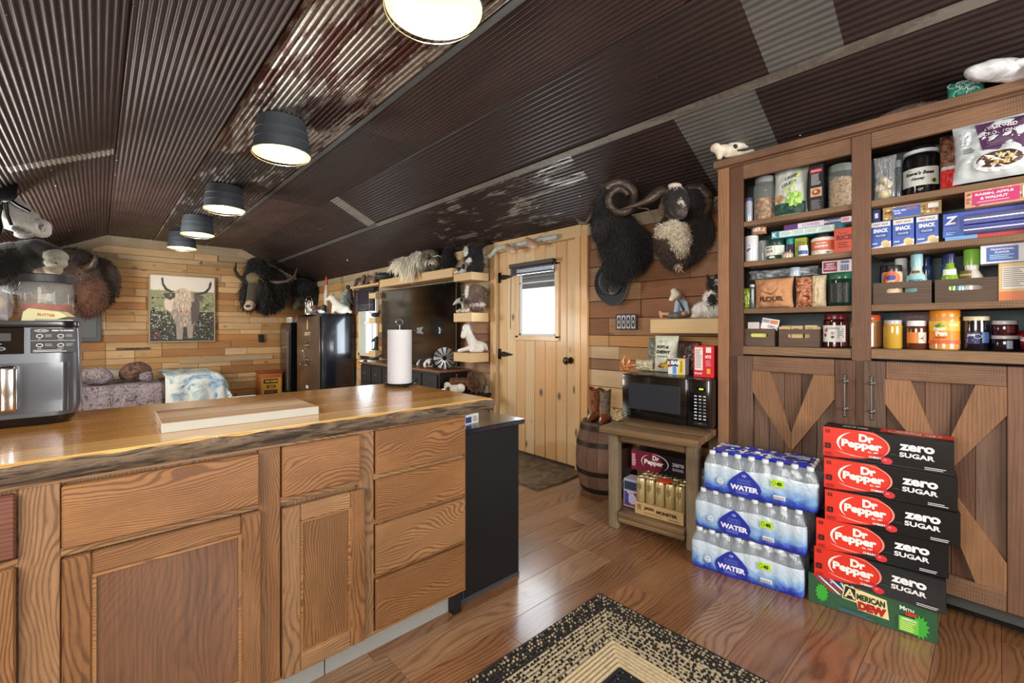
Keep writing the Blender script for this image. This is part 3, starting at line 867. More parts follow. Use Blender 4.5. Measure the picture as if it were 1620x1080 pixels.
b = B(); loft(b, [(sq(.395, .335, .06, .003), .03), (sq(.412, .35, .065, 0), .06), (sq(.410, .35, .06, 0), .19), (sq(.404, .345, .05, .003), .30), (sq(.40, .34, .045, .005), .322)]); b.out('body', GR, af, smooth=40)
b = B(); loft(b, [(sq(.402, .342, .045, .004), .318), (sq(.408, .348, .05, .001), .326), (sq(.404, .345, .05, .003), .340)]); b.out('top_cap', M['black'], af, smooth=40)
b = B(); loft(b, [(sq(.36, .05, .02, -.010), .045), (sq(.362, .05, .02, -.012), .10), (sq(.362, .05, .02, -.010), .205)]); b.out('basket_front', pm('#4d5157', .25, .5, .4), af, smooth=40)
b = B(); b.box(.025, .068, -.052, -.012, .055, .20, bev=.012, seg=3); b.out('handle', M['steel'], af, smooth=40)
b = B(); b.box(-.19, .078, -.006, .004, .235, .318, bev=.002); b.out('control_panel', M['glassy'] if False else pm('#08090b', .12, 0, .8), af)
p = Print((0, -.006, 0))
p.lines(-.02, .04, .262, .282, 2, '#9aa0a8', .0018); p.rect(-.0, .05, .276, .300, '#16181b'); p.ell(.025, .252, .014, .006, '#9aa0a8'); p.ell(.025, .252, .012, .0048, '#0b0c0e'); p.text('A', .025, .252, .004, '#9aa0a8', 0)
p.lines(-.19, -.03, .248, .27, 2, '#8d939b', .0015)
p.out(af)
b = B(); b.box(.092, .196, -.004, .006, .236, .316, bev=.001); b.out('cooking_chart', pm('#0d0e10', .4), af)
p = Print((0, -.004, 0)); p.lay = 2
p.rect(.098, .132, .304, .312, '#0d0e10'); p.ell(.116, .308, .016, .0045, '#dddddd'); p.ell(.116, .308, .0145, .0035, '#0d0e10'); p.text('AIR CRISP', .116, .308, .0035, '#dddddd', .0, w=.022)
p.text('FRESH TO FROZEN', .165, .3085, .0045, '#e8e8e8', .03, w=.05)
p.rect(.092, .196, .2755, .2765, '#cccccc')
for cx, cy, s in ((.112, .291, 'FRY'), (.160, .291, 'ROAST'), (.112, .261, 'BAKE'), (.160, .261, 'REHEAT')):
    p.ell(cx, cy, .008, .006, '#cfd2d6'); p.ell(cx, cy, .006, .004, '#0d0e10'); p.text(s, cx, cy - .0105, .0028, '#cfd2d6', 0); p.lines(cx + .012, cx + .03, cy - .004, cy + .006, 3, '#9fa3a8', .0012)
p.lines(.098, .190, .239, .247, 2, '#d5d5d5', .0016)
p.out(af)
b = B(); b.box(.10, .19, .02, .05, .340, .346, bev=.002); b.out('vent_trim', pm('#9ea3a8', .3, .8), af)

# low black cabinet at the end of the island
bc = thing('black_side_cabinet', 'low matte black cabinet with an overhanging top standing past the end of the island', 'cabinet', (1.39, 2.0, 0))
b = B(); b.box(1.20, 1.575, 1.655, 2.36, .0, .768, bev=.003); pout(b, 'body', M['blackm'], bc)
b = B(); b.box(1.195, 1.60, 1.635, 2.38, .768, .792, bev=.004); pout(b, 'top', pm('#20262e', .22, .1, .4), bc)
b = B()
for i in range(3): b.box(1.576, 1.588, 1.68 + i * .225, 1.885 + i * .225, .05, .74, bev=.003)
pout(b, 'door', M['blackm'], bc)
b = B(); b.box(1.22, 1.225, 1.652, 1.656, .02, .76); b.box(1.20, 1.574, 1.652, 1.655, 0, .02); pout(b, 'trim_strip', pm('#3a3f46', .4), bc)
wx = thing('white_box', 'small white printed carton lying on the low black cabinet beside the island', 'box', (1.315, 1.80, .792), R(8))
b = B(); b.box(-.05, .05, -.075, .075, 0, .045, bev=.001); b.out('carton', pm('#e6e6e4', .6), wx)
p = Print((0, -.075, 0)); p.rect(-.04, .0, .006, .035, '#2b4d86'); p.lines(.008, .045, .008, .036, 5, '#555555'); p.out(wx)
p = Print((.05, 0, 0), (0, 1, 0)); p.rect(.02, .05, .008, .03, '#333333'); p.lines(-.06, .01, .008, .036, 5, '#555555'); p.out(wx)

# ---------------------------------------------------------------- pantry hutch
pa = thing('pantry_hutch', 'tall reclaimed barnwood pantry hutch with open shelves over crossed barn doors', 'cabinet', (2.72, .4555, 0), R(-90))
PX = lambda y: .4555 - y          # room y -> local x
def pb(x0, x1, y0, y1, z0, z1, name, mat, parent=pa, bev=.002, off=(0, 0, 0)):
    c = V(((x0 + x1) / 2, (y0 + y1) / 2, (z0 + z1) / 2)); bb = B()
    bb.box(x0 - c.x, x1 - c.x, y0 - c.y, y1 - c.y, z0 - c.z, z1 - c.z, bev=bev)
    return bb.out(name, mat, parent, loc=c - V(off))
xl, xr = PX(1.124), PX(-.213)
pb(xl, xl + .022, 0, .385, 0, 2.19, 'side_panel', M['barn_org']); pb(xr - .022, xr, 0, .385, 0, 2.19, 'side_panel', M['barn_v'])
pb(xl - .002, PX(1.066), -.024, .0, .06, 2.19, 'corner_board', M['barn_org']); pb(PX(-.155), xr + .002, -.024, 0, .06, 2.19, 'corner_board', M['barn_org'])
pb(PX(1.065), PX(.992), -.010, .012, .06, 2.185, 'stile', M['barn_v'])
pb(PX(.487), PX(.414), -.012, .012, .06, 2.185, 'stile', M['barn_v'])
pb(PX(-.091), PX(-.154), -.010, .012, .06, 2.185, 'stile', M['barn_v'])
wh = wood('barn_beam', '#452f21', '#906c50', 0, .9, .65, rings=.4, streak=.6, var=.1, saw=.9, stain=.2)
pb(PX(.992), PX(.488), -.006, .016, 2.108, 2.186, 'top_rail', wh); pb(PX(.413), PX(-.09), -.006, .016, 2.112, 2.186, 'top_rail', wh)
pb(xl - .015, xr + .015, -.055, .0, 2.192, 2.232, 'crown_board', wh)
pb(xl - .015, xr + .015, -.02, .39, 2.186, 2.205, 'top_panel', wh)
b = B(); b.box(xl + .022, xr - .022, .366, .38, .1, 2.18); b.out('back_panel', pm('#5c6a6c', .6), pa)
pb(PX(.46) , PX(.44), .012, .366, .1, 1.104, 'divider', M['barn_v'])
barnx = wood('barn_shelf', '#4e3826', '#907152', 0, .9, .65, rings=.5, streak=.7, var=.15, saw=.8)
for z in (1.863, 1.633, 1.365):
    pb(PX(.992) - .0, PX(.487), .001, .365, z - .028, z, 'shelf', barnx); pb(PX(.414), PX(-.09), .001, .365, z - .030, z, 'shelf', barnx)
pb(PX(.992), PX(.488), -.008, .365, 1.105, 1.152, 'shelf', barnx); pb(PX(.413), PX(-.09), -.008, .365, 1.108, 1.155, 'shelf', barnx)
pb(PX(1.06), PX(-.15), -.004, .01, .055, .105, 'bottom_rail', pm('#3e4340', .6)); pb(PX(1.06), PX(-.15), .08, .1, 0, .06, 'toe_kick', M['dark'])
def barndoor(y0, y1, side):
    x0, x1 = PX(y0), PX(y1); z0, z1 = .110, 1.098; fw_ = .082
    c = V(((x0 + x1) / 2, -.02, (z0 + z1) / 2))
    d = D.objects.new('door', None)
    bb = B(); bb.box(x0 - c.x + .01, x1 - c.x - .01, .0185, .0199, z0 - c.z + .01, z1 - c.z - .01); d = bb.out('door', M['barn_v'], pa, loc=c)
    w_ = x1 - x0 - 2 * fw_; npl = 5; xx = x0 + fw_
    for i in range(npl):
        q = w_ / npl * rnd(.85, 1.15) if i < npl - 1 else x1 - fw_ - xx
        pb(xx + .001, xx + q - .001, -.012, -.002, z0 + fw_, z1 - fw_, 'plank', M['barn_v'], d, off=c); xx += q
    for a, e in ((x0, x0 + fw_), (x1 - fw_, x1)): pb(a, e, -.036, -.010, z0, z1, 'stile', M['barn_v'], d, off=c, bev=.003)
    for a, e in ((z0, z0 + fw_), (z1 - fw_, z1)): pb(x0 + fw_ + .001, x1 - fw_ - .001, -.036, -.010, a, e, 'rail', wh, d, off=c, bev=.003)
    mx, mz = (x0 + x1) / 2, (z0 + z1) / 2
    for sx in (-1, 1):
        for sz in (-1, 1):
            cx, cz = (x0 + fw_ if sx < 0 else x1 - fw_), (z0 + fw_ if sz < 0 else z1 - fw_)
            ww = .088
            pts = [(cx, cz), (cx - sx * ww, cz), (mx, mz - sz * .004), (mx + (sx * .0), mz - sz * -.0)]
            # mitred brace: from the corner to the middle of the door
            L = V((mx - cx, mz + sz * .0 - cz)); L_ = L.length; dd = L / L_; nn = V((-dd.y, dd.x))
            hw = .036
            poly = [V((cx, cz)), V((cx - sx * ww, cz)), V((mx, mz + sz * (.085))), V((mx, mz - 0.0 * sz)), ]
            poly = [(cx, cz - sz * .06), (cx, cz), (cx - sx * .035, cz), (mx, mz + sz * .075), (mx, mz)] if False else [(cx, cz), (cx - sx * ww, cz), (mx + sx * .001, mz + sz * .10), (mx + sx * .001, mz + sz * .001), (cx, cz - sz * .115)]
            ar = sum(poly[i][0] * poly[(i + 1) % 5][1] - poly[(i + 1) % 5][0] * poly[i][1] for i in range(5))
            if ar < 0: poly = poly[::-1]
            bb = B(); bb.prism([(p_[0] - mx, p_[1] - mz) for p_ in poly], .02, o=(0, 0, 0))
            bb.out('brace', M['brace'], d, loc=V((mx, -.034, mz)) - c)
    hx = x1 - .035 if side > 0 else x0 + .035
    bb = B()
    for zz in (.862, .995): bb.cyl((0, 0, zz - .93), (0, -.032, zz - .93), .0055, seg=8); bb.sph((0, -.002, zz - .93), (.012, .004, .012), sub=2); bb.sph((0, -.032, zz - .93), (.010, .008, .010), sub=2)
    bb.cyl((0, -.032, -.095), (0, -.032, .09), .0055, seg=8); bb.sph((0, -.032, -.098), .008, sub=2); bb.sph((0, -.032, .093), .008, sub=2)
    bb.out('handle', pm('#6d6a66', .35, .8), d, loc=V((hx, -.037, .93)) - c, smooth=50)
barndoor(1.013, .470, 1); barndoor(.438, -.105, -1)

# ---------------------------------------------------------------- rough timber bench
bn = thing('timber_bench', 'rough weathered timber side table with a lower shelf, carrying the microwave', 'table', (2.630, 1.413, 0), R(-90 + 8.6))
def nb(x0, x1, y0, y1, z0, z1, name, mat, bev=.008, parent=bn):
    c = V(((x0 + x1) / 2, (y0 + y1) / 2, (z0 + z1) / 2)); bb = B()
    bb.box(x0 - c.x, x1 - c.x, y0 - c.y, y1 - c.y, z0 - c.z, z1 - c.z, bev=bev, seg=2)
    for v in bb.bm.verts: v.co += V((noise.noise(v.co * 9 + c) * .004, noise.noise(v.co * 9 + c * 2) * .004, noise.noise(v.co * 7 - c) * .003))
    return bb.out(name, mat, parent, loc=c, smooth=50)
bw = wood('bench_top', '#35251a', '#8e7048', 0, .9, .75, rings=.6, streak=.8, var=.1, stain=.8, saw=.5, bump=.7)
for a, c in ((-.33, -.18), (-.178, -.02), (-.018, .15), (.152, .33)): nb(-.302, .282, a, c, .612, .653, 'top_board', bw)
for sx in (-.262, .218):
    for sy in (-.19, .27): nb(sx - .034, sx + .034, sy - .034, sy + .034, 0, .61, 'leg', M['bench_v'], .012)
nb(-.225, .182, -.21, -.18, .545, .61, 'apron', bw); nb(-.225, .182, .26, .29, .545, .61, 'apron', bw)
for a, c in ((-.235, -.08), (-.078, .10), (.102, .31)): nb(-.225, .182, a, c, .085, .12, 'shelf_board', bw)
nb(-.225, .182, -.23, -.20, .052, .085, 'shelf_rail', bw)

# microwave
mw = thing('microwave', 'black countertop microwave with a dark window and keypad on the timber table', 'microwave', (2.575, 1.412, .656), R(-90 + 3.5))
b = B(); b.box(-.285, .285, .018, .36, .012, .298, bev=.006, seg=2); b.out('case', M['black'], mw, smooth=40)
b = B(); b.box(-.283, .150, 0, .020, .016, .296, bev=.006, seg=2); b.out('door', pm('#08090b', .14, 0, .7), mw, smooth=40)
b = B(); b.box(-.235, .110, -.003, .004, .075, .245, bev=.002); b.out('window', pm('#33353b', .22, .1, .4), mw)
b = B(); b.box(.153, .283, 0, .020, .016, .296, bev=.005, seg=2); b.out('control_panel', pm('#0b0c0f', .16, 0, .6), mw, smooth=40)
b = B(); b.box(.205, .262, -.002, .001, .232, .252); b.out('display', pm('#0d130b', .2), mw)
p = Print((0, -.002, 0)); p.lay = 1; p.text('3:14', .236, .242, .010, pm('#a8ff3a', .4, emit=2.2), .02)
for r_i in range(8):
    for c_i in range(3):
        p.rect(.196 + c_i * .026, .211 + c_i * .026, .196 - r_i * .019, .203 - r_i * .019, '#c9ced4' if c_i == 0 or r_i in (0, 1, 6, 7) else '#84888e', l=2)
p.rect(.192, .27, .032, .048, '#16181c', l=2); p.text('OPEN', .232, .04, .006, '#a8adb3', .0)
p.ell(-.258, .032, .011, .011, '#c4c8cc'); p.ell(-.258, .032, .007, .007, '#30343a'); p.out(mw, 'keypad')['kind'] = 'stuff'
for sx in (-.25, .25):
    for sy in (.05, .33): b = B(); b.cyl((0, 0, 0), (0, 0, .014), .014, seg=12); b.out('foot', M['blackm'], mw, loc=(sx, sy, 0))

# ---------------------------------------------------------------- bucket ceiling lamps
def bucket(label, x, y, zr=2.475, tilt=0):
    t = thing('bucket_lamp', label, 'ceiling lamp', (x, y, zr), 0, 'zinc bucket lamps hung in a row from the ceiling')
    h = 2.712 - zr; b = B()
    b.lathe([(.186, .0), (.190, .004), (.188, .010), (.183, .008), (.176, h * .33), (.178, h * .34), (.176, h * .36), (.170, h * .60), (.172, h * .61), (.170, h * .63), (.155, h - .004), (.150, h), (0, h)], 40)
    b.out('bucket', M['bucket'], t, smooth=35)
    b = B(); b.lathe([(.184, .002), (.172, h * .35), (.150, h - .012), (0, h - .012)], 40); b.out('inner_lining', M['bucket_in'], t, smooth=40)
    b = B(); b.sph((0, 0, h * .48), (.032, .032, .036), sub=3); b.out('bulb', pm('#fff2dc', .3, emit=14), t, smooth=60)
    b = B(); b.cyl((0, 0, h * .6), (0, 0, h - .012), .022, seg=16); b.out('socket', pm('#e8e4da', .5), t, smooth=40)
    b = B(); pts = [(.19 * cos(a), .02 + .03 * sin(a) * 0, -.0 - .0 + .012 - .03 * sin(a)) for a in [pi * i / 20 for i in range(21)]]
    pts = [(.191 * cos(a), .191 * sin(a) * .97 + 0, .004 - .022 * sin(a)) for a in [pi * i / 24 for i in range(25)]]
    b.tube(pts, .0026, 6); b.out('bail_wire', M['steel'], t, smooth=60)
    l = D.lights.new('bulb_light', 'POINT'); l.energy = 11; l.color = (1, .91, .78); l.shadow_soft_size = .035
    o = D.objects.new('bulb_light', l); COL.objects.link(o); o.parent = t; o.location = (0, 0, h * .48 - .045)
    return t
bucket('zinc bucket ceiling lamp nearest the camera, its glowing inside seen from below', .95, 1.47)
bucket('zinc bucket ceiling lamp, second nearest in the row of five', .952, 3.42)
bucket('zinc bucket ceiling lamp, third in the row, middle one of the five', .96, 5.41)
bucket('zinc bucket ceiling lamp, fourth in the row of five', .955, 7.08)
bucket('zinc bucket ceiling lamp at the far end of the row near the plank wall', .94, 8.43)

# ---------------------------------------------------------------- rug and door mat
rg = thing('braided_rug', 'rectangular braided rug with black, speckled and cream bands on the wood floor', 'rug', (1.14, .26, 0))
def braid(name, a, c, sc=46, thr=.36):
    t = NT(name); v = t.coords(0, (1, 1, 1)); vo = t.N('ShaderNodeTexVoronoi'); vo.inputs['Scale'].default_value = sc; vo.inputs['Randomness'].default_value = .5
    t.L(v, vo.inputs['Vector'])
    m = t.ramp(vo.outputs['Distance'], [(thr - .04, (0, 0, 0)), (thr + .04, (1, 1, 1))])
    t.L(t.mix(m, c, t.mix(t.noise(v, 30, 3), a, '#000000') if False else a), t.b.inputs['Base Color']); t.b.inputs['Roughness'].default_value = .95
    t.bump(vo.outputs['Distance'], .8, .004); return t.m
r1 = braid('braid_dark', '#1a1715', '#9a8c70', 62, .36); r2_ = braid('braid_speckled', '#a3967a', '#1b1713', 54, .42)
r3 = mottle('braid_cream', ['#948363', '#bfae8a', '#ab9a74'], 60, .95, .5); r4 = braid('braid_centre', '#15131a', '#9a9084', 70, .26)
hx_, hy_ = .60, 1.015; wbr = .0172; i = 0; d = 0.0
while d < .59:
    m = r1 if d < .080 else r2_ if d < .215 else r3 if d < .325 else r4 if d < .45 else r3
    b = B(); xo, yo = hx_ - d, hy_ - d; xi, yi = xo - wbr, yo - wbr; xi = max(xi, .001); r0 = .02 if d < .01 else .004
    for k in range(4):
        co = []
        for q, z in ((0, 0.001), (.25, .0085), (.5, .0105), (.75, .0085), (1, .003)):
            X = xo + (xi - xo) * q; Y = yo + (yi - yo) * q
            c4 = [(X, Y), (-X, Y), (-X, -Y), (X, -Y)]; co.append((c4[k] + (z,), c4[(k + 1) % 4] + (z,)))
        for p_, q_ in zip(co, co[1:]): b.face([p_[0], p_[1], q_[1], q_[0]])
    o = b.out('braid', m, rg, smooth=80); d += wbr; i += 1
dm = thing('door_mat', 'small worn brown door mat with an irregular edge before the plank door', 'mat', (2.78, 2.86, 0))
b = B(); pts = []
for i in range(40):
    a = 2 * pi * i / 40; cx_, cy_ = cos(a), sin(a); k = 1 / max(abs(cx_), abs(cy_)) ** .85
    pts.append((.29 * cx_ * k * (1 + .05 * noise.noise((cx_ * 2, cy_ * 2, 1))), .46 * cy_ * k * (1 + .05 * noise.noise((cx_ * 2, cy_ * 2, 5)))))
b.prism(pts, .012, o=(0, 0, .0125), r=(1, 0, 0), u=(0, 1, 0)); b.out('mat', mottle('mat_hide', ['#3a3024', '#6b5a43', '#8a7657'], 9, .95, 1.5), dm)

# ================================================================ groceries and packs
def _rect(s, x0, x1, y0, y1, c, l=None, n=1):
    if l is None: s.lay += 1; l = s.lay
    nx, ny = (12, 8) if s.warp else (1, 1); mi = s.mi(c)
    for i in range(nx):
        for j in range(ny):
            a, e = x0 + (x1 - x0) * i / nx, x0 + (x1 - x0) * (i + 1) / nx; f, g = y0 + (y1 - y0) * j / ny, y0 + (y1 - y0) * (j + 1) / ny
            s.b.face([s.P(a, f, l), s.P(e, f, l), s.P(e, g, l), s.P(a, g, l)], mi)
    return s
Print.rect = _rect
def _poly(s, pts, c, l=None):
    if l is None: s.lay += 1; l = s.lay
    mi = s.mi(c)
    if not s.warp: s.b.face([s.P(x, y, l) for x, y in pts], mi); return s
    cx = sum(p[0] for p in pts) / len(pts); cy = sum(p[1] for p in pts) / len(pts); n = 4
    for (a, e) in zip(pts, pts[1:] + pts[:1]):
        for k in range(n):
            t0, t1 = k / n, (k + 1) / n
            q = lambda p, t: (cx + (p[0] - cx) * t, cy + (p[1] - cy) * t)
            r_ = [q(a, t0), q(a, t1), q(e, t1), q(e, t0)] if k else [(cx, cy), q(a, t1), q(e, t1)]
            s.b.face([s.P(x, y, l) for x, y in r_], mi)
    return s
Print.poly = _poly

PANT = 'R(-90)'
def crt(name, label, cat, x, y, z, w, d, h, col, art=None, group=None, rz=0.0, side=None, top=None, part='carton', tilt=0, rough=.5):
    """x,y: middle of the front edge in the room; front looks to -X unless turned"""
    a = R(-90 + rz); T = thing(name, label, cat, (x + cos(R(rz)) * d / 2, y + sin(R(rz)) * d / 2, z + .0008), a, group)
    if tilt: T.rotation_euler = (0, tilt, a)
    b = B(); b.box(-w / 2, w / 2, -d / 2, d / 2, 0, h, bev=.0012); b.out(part, pm(col, rough, var=.03), T)
    if art:
        p = Print((-w / 2, -d / 2, 0)); art(p, w, h); p.out(T)
    if side:
        p = Print((-w / 2, d / 2, 0), (0, -1, 0)); side(p, d, h); p.out(T)
    if top:
        p = Print((-w / 2, -d / 2, h), (1, 0, 0), (0, 1, 0)); top(p, w, d); p.out(T)
    return T
def jar(name, label, cat, x, y, z, r, h, body, lid=None, lh=.016, art=None, group=None, shape='jar', lidr=None, fill=None, fillc=None, rz=0, coat=.6, rough=.15, az=None):
    T = thing(name, label, cat, (x + r, y, z + .0008), R(-90 + rz), group)
    hb = h - lh; lr = lidr or r * .9
    prof = {'jar': [(0, 0), (r * .9, 0), (r, .006), (r, hb * .86), (r * .97, hb * .92), (lr * .97, hb), (0, hb)],
            'can': [(0, 0), (r * .96, 0), (r, .004), (r, hb - .004), (r * .96, hb), (0, hb)],
            'bottle': [(0, 0), (r * .92, 0), (r, .006), (r, hb * .50), (r * .86, hb * .66), (r * .5, hb * .84), (lr * .9, hb * .9), (lr * .9, hb), (0, hb)],
            'flare': [(0, 0), (r * .8, 0), (r, hb * .35), (r * .97, hb * .5), (r * .6, hb * .82), (lr * .9, hb * .9), (lr * .9, hb), (0, hb)]}[shape]
    if fillc:
        b = B(); b.lathe([(0, .004), (r * .93, .004), (r * .93, fill * h), (0, fill * h + .004)], 28); b.out('contents', fillc, T, smooth=40)
        b = B(); b.lathe(prof[1:-1], 28); b.out('body', body, T, smooth=40)
    else:
        b = B(); b.lathe(prof, 28); b.out('body', body if not isinstance(body, str) else pm(body, rough, coat=coat), T, smooth=40)
    if lid:
        b = B(); b.lathe([(0, hb - .004), (lr, hb - .004), (lr * 1.01, hb), (lr * 1.01, h - .003), (lr * .97, h), (0, h)], 28)
        b.out('lid', lid if not isinstance(lid, str) else pm(lid, .35, coat=.3), T, smooth=40)
    if art:
        p = Print((0, 0, 0), warp=cylwarp(r, 0)); art(p, r, h); p.out(T)
    return T
def wraplabel(p, r, z0, z1, c, a=1.25): p.rect(-r * a, r * a, z0, z1, c)

def pillow(w, h, t, seed=0, wr=.004, full=.5):
    def S(u, v, side):  # u,v in -1..1
        b = max(0, (1 - abs(u) ** 2.6)) ** .55 * max(0, (1 - abs(v) ** 2.2)) ** .6
        n_ = noise.noise((u * 3 + seed, v * 4, side * 5.0)) * wr * 2 + noise.noise((u * 9, v * 9 + seed, side)) * wr
        x = u * w / 2 * (1 - .06 * (1 - v * v) * abs(u)); z = h / 2 + v * h / 2
        return V((x, side * (b * t / 2) + n_ * (b + .15), z))
    return S
def bag(name, label, cat, x, y, z, w, h, t, mat, art=None, group=None, rz=0, lean=0, seed=0, wr=.004, part='bag'):
    T = thing(name, label, cat, (x + t / 2, y, z + .002 + t * .5 * abs(sin(R(lean))) * .3), 0, group); T.rotation_euler = Euler((R(lean), 0, R(-90 + rz)), 'XYZ')
    S = pillow(w, h, t, seed, wr); b = B(); nu, nv = 22, 22
    for side in (-1, 1):
        g = [[b.bm.verts.new(S(-1 + 2 * i / nu, -1 + 2 * j / nv, side)) for i in range(nu + 1)] for j in range(nv + 1)]
        for j in range(nv):
            for i in range(nu): b.bm.faces.new([g[j][i], g[j][i + 1], g[j + 1][i + 1], g[j + 1][i]])
    bmesh.ops.remove_doubles(b.bm, verts=b.bm.verts[:], dist=.0012)
    b.out(part, mat if not isinstance(mat, str) else pm(mat, .38, coat=.3), T, smooth=60)
    if art:
        def wp(a, e, k):
            u = max(-.98, min(.98, a / (w / 2))); v = max(-.98, min(.98, (e - h / 2) / (h / 2)))
            q = S(u, v, -1); return q + V((0, -.0030 - k * 2.2, 0))
        p = Print((0, 0, 0), warp=wp); art(p, w, h); p.out(T)
    return T

# ---- pantry, left bay, top shelf
gran = mottle('granola', ['#4a2c18', '#8a5c38', '#c49a6a', '#e0c49a'], 55, .8, .4, 3, .9)
oats = mottle('oat_flakes', ['#6b4d33', '#b09068', '#d8c09a', '#8a6c4c'], 70, .8, .4, 3, .9)
jar('storage_bottle', 'slim pale bottle half hidden by the left post on the top pantry shelf', 'bottle', 2.80, .998, 1.863, .021, .155, '#aab6c4', '#5b4a78')
jar('glass_jar', 'tall clear jar of granola with a grey lid on the top pantry shelf', 'jar', 2.79, .921, 1.863, .058, .262, M['jarglass'], '#8b9094', .03, fill=.52, fillc=gran, lidr=.05)
def a_kale(p, w, h):
    p.rect(-w * .46, w * .46, h * .05, h * .26, '#1d4a3a'); p.text('CELERY', 0, h * .62, h * .06, '#4a5a4e', .03, shear=.2, rot=.35); p.text('CRISPS', .01, h * .75, h * .06, '#4a5a4e', .03, rot=.35)
    for i in range(9):
        a = i * .7; p.ell(.028 + .026 * cos(a), h * .31 + .026 * sin(a), .018, .011, '#8fc653' if i % 2 else '#b4dc6e', rot=a)
    for q in ((.02, .62), (.045, .75), (-.01, .48), (.02, .5)): p.ell(q[0], h * q[1], .012, .008, '#c9d66a', rot=1)
    p.ell(-.045, h * .34, .018, .022, '#b98a5a')
bag('snack_bag', 'white and dark green snack bag printed with leaves on the top pantry shelf', 'bag', 2.775, .782, 1.863, .168, .288, .085, '#cfd6cf', a_kale, lean=-6, seed=4, rz=3)
crt('tea_carton', 'grey-green carton squeezed behind the leafy snack bag', 'box', 2.91, .70, 1.863, .05, .06, .255, '#6d7767')
def a_blk(p, w, h):
    p.rect(w * .08, w * .92, h * .80, h * .88, '#b8243a'); p.text('GRANOLA', w * .5, h * .84, h * .035, '#f0e0e0', .02, w=w * .7)
    p.lines(w * .15, w * .85, h * .55, h * .78, 9, '#b9b9b9'); p.rect(w * .1, w * .9, h * .32, h * .50, '#caa98e'); p.ell(w * .5, h * .41, w * .3, h * .06, '#a23c1f'); p.ell(w * .45, h * .42, w * .12, h * .03, '#e4b48a')
    p.lines(w * .15, w * .85, h * .06, h * .26, 8, '#8a8a8a')
crt('granola_box', 'tall black box with a red band between the snack bag and the oats jar', 'box', 2.785, .652, 1.863, .064, .09, .262, '#16151a', a_blk)
jar('glass_jar', 'wide clear jar of oats with a grey lid beside the centre post', 'jar', 2.79, .556, 1.863, .056, .235, M['jarglass'], '#85908c', .034, fill=.70, fillc=oats, lidr=.052)
# second shelf
jar('white_bottle', 'white plastic bottle with an orange foot at the left end of the second shelf', 'bottle', 2.78, .981, 1.633, .036, .158, '#dfe4e8', None, .001, lambda p, r, h: (wraplabel(p, r, .0, .010, '#d8792e'), p.ell(-.005, .075, .014, .006, '#6a55a8', rot=.7), p.text('D', .0, .1, .012, '#8a8f98')), shape='can')
bag('nut_pouch', 'small brown and white pouch lying over the white bottle', 'bag', 2.80, .945, 1.794, .085, .055, .05, '#b98b6a', lambda p, w, h: p.rect(-w * .3, w * .2, h * .3, h * .7, '#e9ddd0'), seed=9)
jar('drinking_glass', 'clear patterned drinking glass behind the green labelled jar', 'glass', 2.80, .922, 1.633, .026, .125, M['plastic'], None, .001, shape='can')
def a_green(p, r, h):
    wraplabel(p, r, .028, .082, '#dfe6dc'); p.text('MINT', -.02, .07, .011, '#1d6a4c', .03); p.text('BALM', -.02, .052, .012, '#b32a3a', .04); p.lines(.008, .045, .035, .078, 5, '#5d6d64'); p.ell(-.005, .018, .016, .006, '#e8efe9')
jar('balm_jar', 'squat dark green jar with a white label on the second shelf', 'jar', 2.775, .857, 1.633, .051, .118, '#14503e', '#123528', .026, a_green)
jar('spice_bottle', 'little teal topped bottle beside the dark green jar', 'bottle', 2.80, .782, 1.633, .024, .115, '#3f3a52', '#2f9288', .03)
jar('small_tin', 'shallow beige tin in front of the teal topped bottle', 'tin', 2.75, .783, 1.633, .029, .036, '#c9b7a2', '#8d7868', .010, shape='can')
crt('lime_carton', 'narrow lime green carton on the second shelf', 'box', 2.80, .727, 1.633, .055, .05, .11, '#9aa82c', lambda p, w, h: (p.rect(w * .1, w * .55, h * .35, h * .85, '#6d7a1c'), p.lines(w * .6, w * .9, h * .3, h * .8, 5, '#4c5618')))
jar('vitamin_jar', 'tiny white jar with a blue label before the lime carton', 'jar', 2.745, .707, 1.633, .023, .06, '#e6ecf2', '#f1f4f7', .014, lambda p, r, h: (wraplabel(p, r, .012, .032, '#3d5d9c'), p.lines(-.012, .012, .016, .028, 2, '#e8eefa')))
def a_tub(p, r, h):
    wraplabel(p, r, .004, .028, '#ecebe6'); wraplabel(p, r, .028, .078, '#d9714e'); wraplabel(p, r, .078, .09, '#efe8e0')
    p.text('PROTEIN', 0, .064, .009, '#f6e7dd', .03); p.text('CASHEW', 0, .048, .012, '#f9efe6', .05); p.lines(-.04, .0, .01, .024, 2, '#9a5a44'); p.ell(.03, .015, .008, .004, '#444444')
jar('nut_butter_tub', 'white and orange tub with a black lid on the second shelf', 'tub', 2.775, .629, 1.633, .054, .118, '#ece7df', '#17181a', .022, a_tub, shape='can', lidr=.046)
def a_or(p, w, h):
    p.text('RICE', w * .55, h * .62, h * .2, '#7c1d10', .05); p.arc(w * .5, h * .86, w * .25, h * .1, pi, 2 * pi, .001, .003, '#7c1d10'); p.lines(w * .2, w * .85, h * .2, h * .45, 3, '#8c2414')
crt('orange_box', 'bright orange box beside the centre post on the second shelf', 'box', 2.775, .533, 1.633, .078, .06, .128, '#e2512e', a_or, rough=.35)
def a_teal(p, w, h):
    p.rect(w * .12, w * .9, h * .1, h * .92, '#cfe0df'); p.rect(w * .0, w * .11, 0, h, '#2a8da0'); p.text('K', w * .05, h * .5, h * .6, '#f2f6f6', .03)
    for i in range(4): p.rect(w * (.14 + .19 * i), w * (.31 + .19 * i), h * .18, h * .85, '#e4ecea'); p.lines(w * (.15 + .19 * i), w * (.30 + .19 * i), h * .25, h * .8, 4, '#7fa8ac')
    p.rect(w * .9, w, 0, h, '#1b6f80')
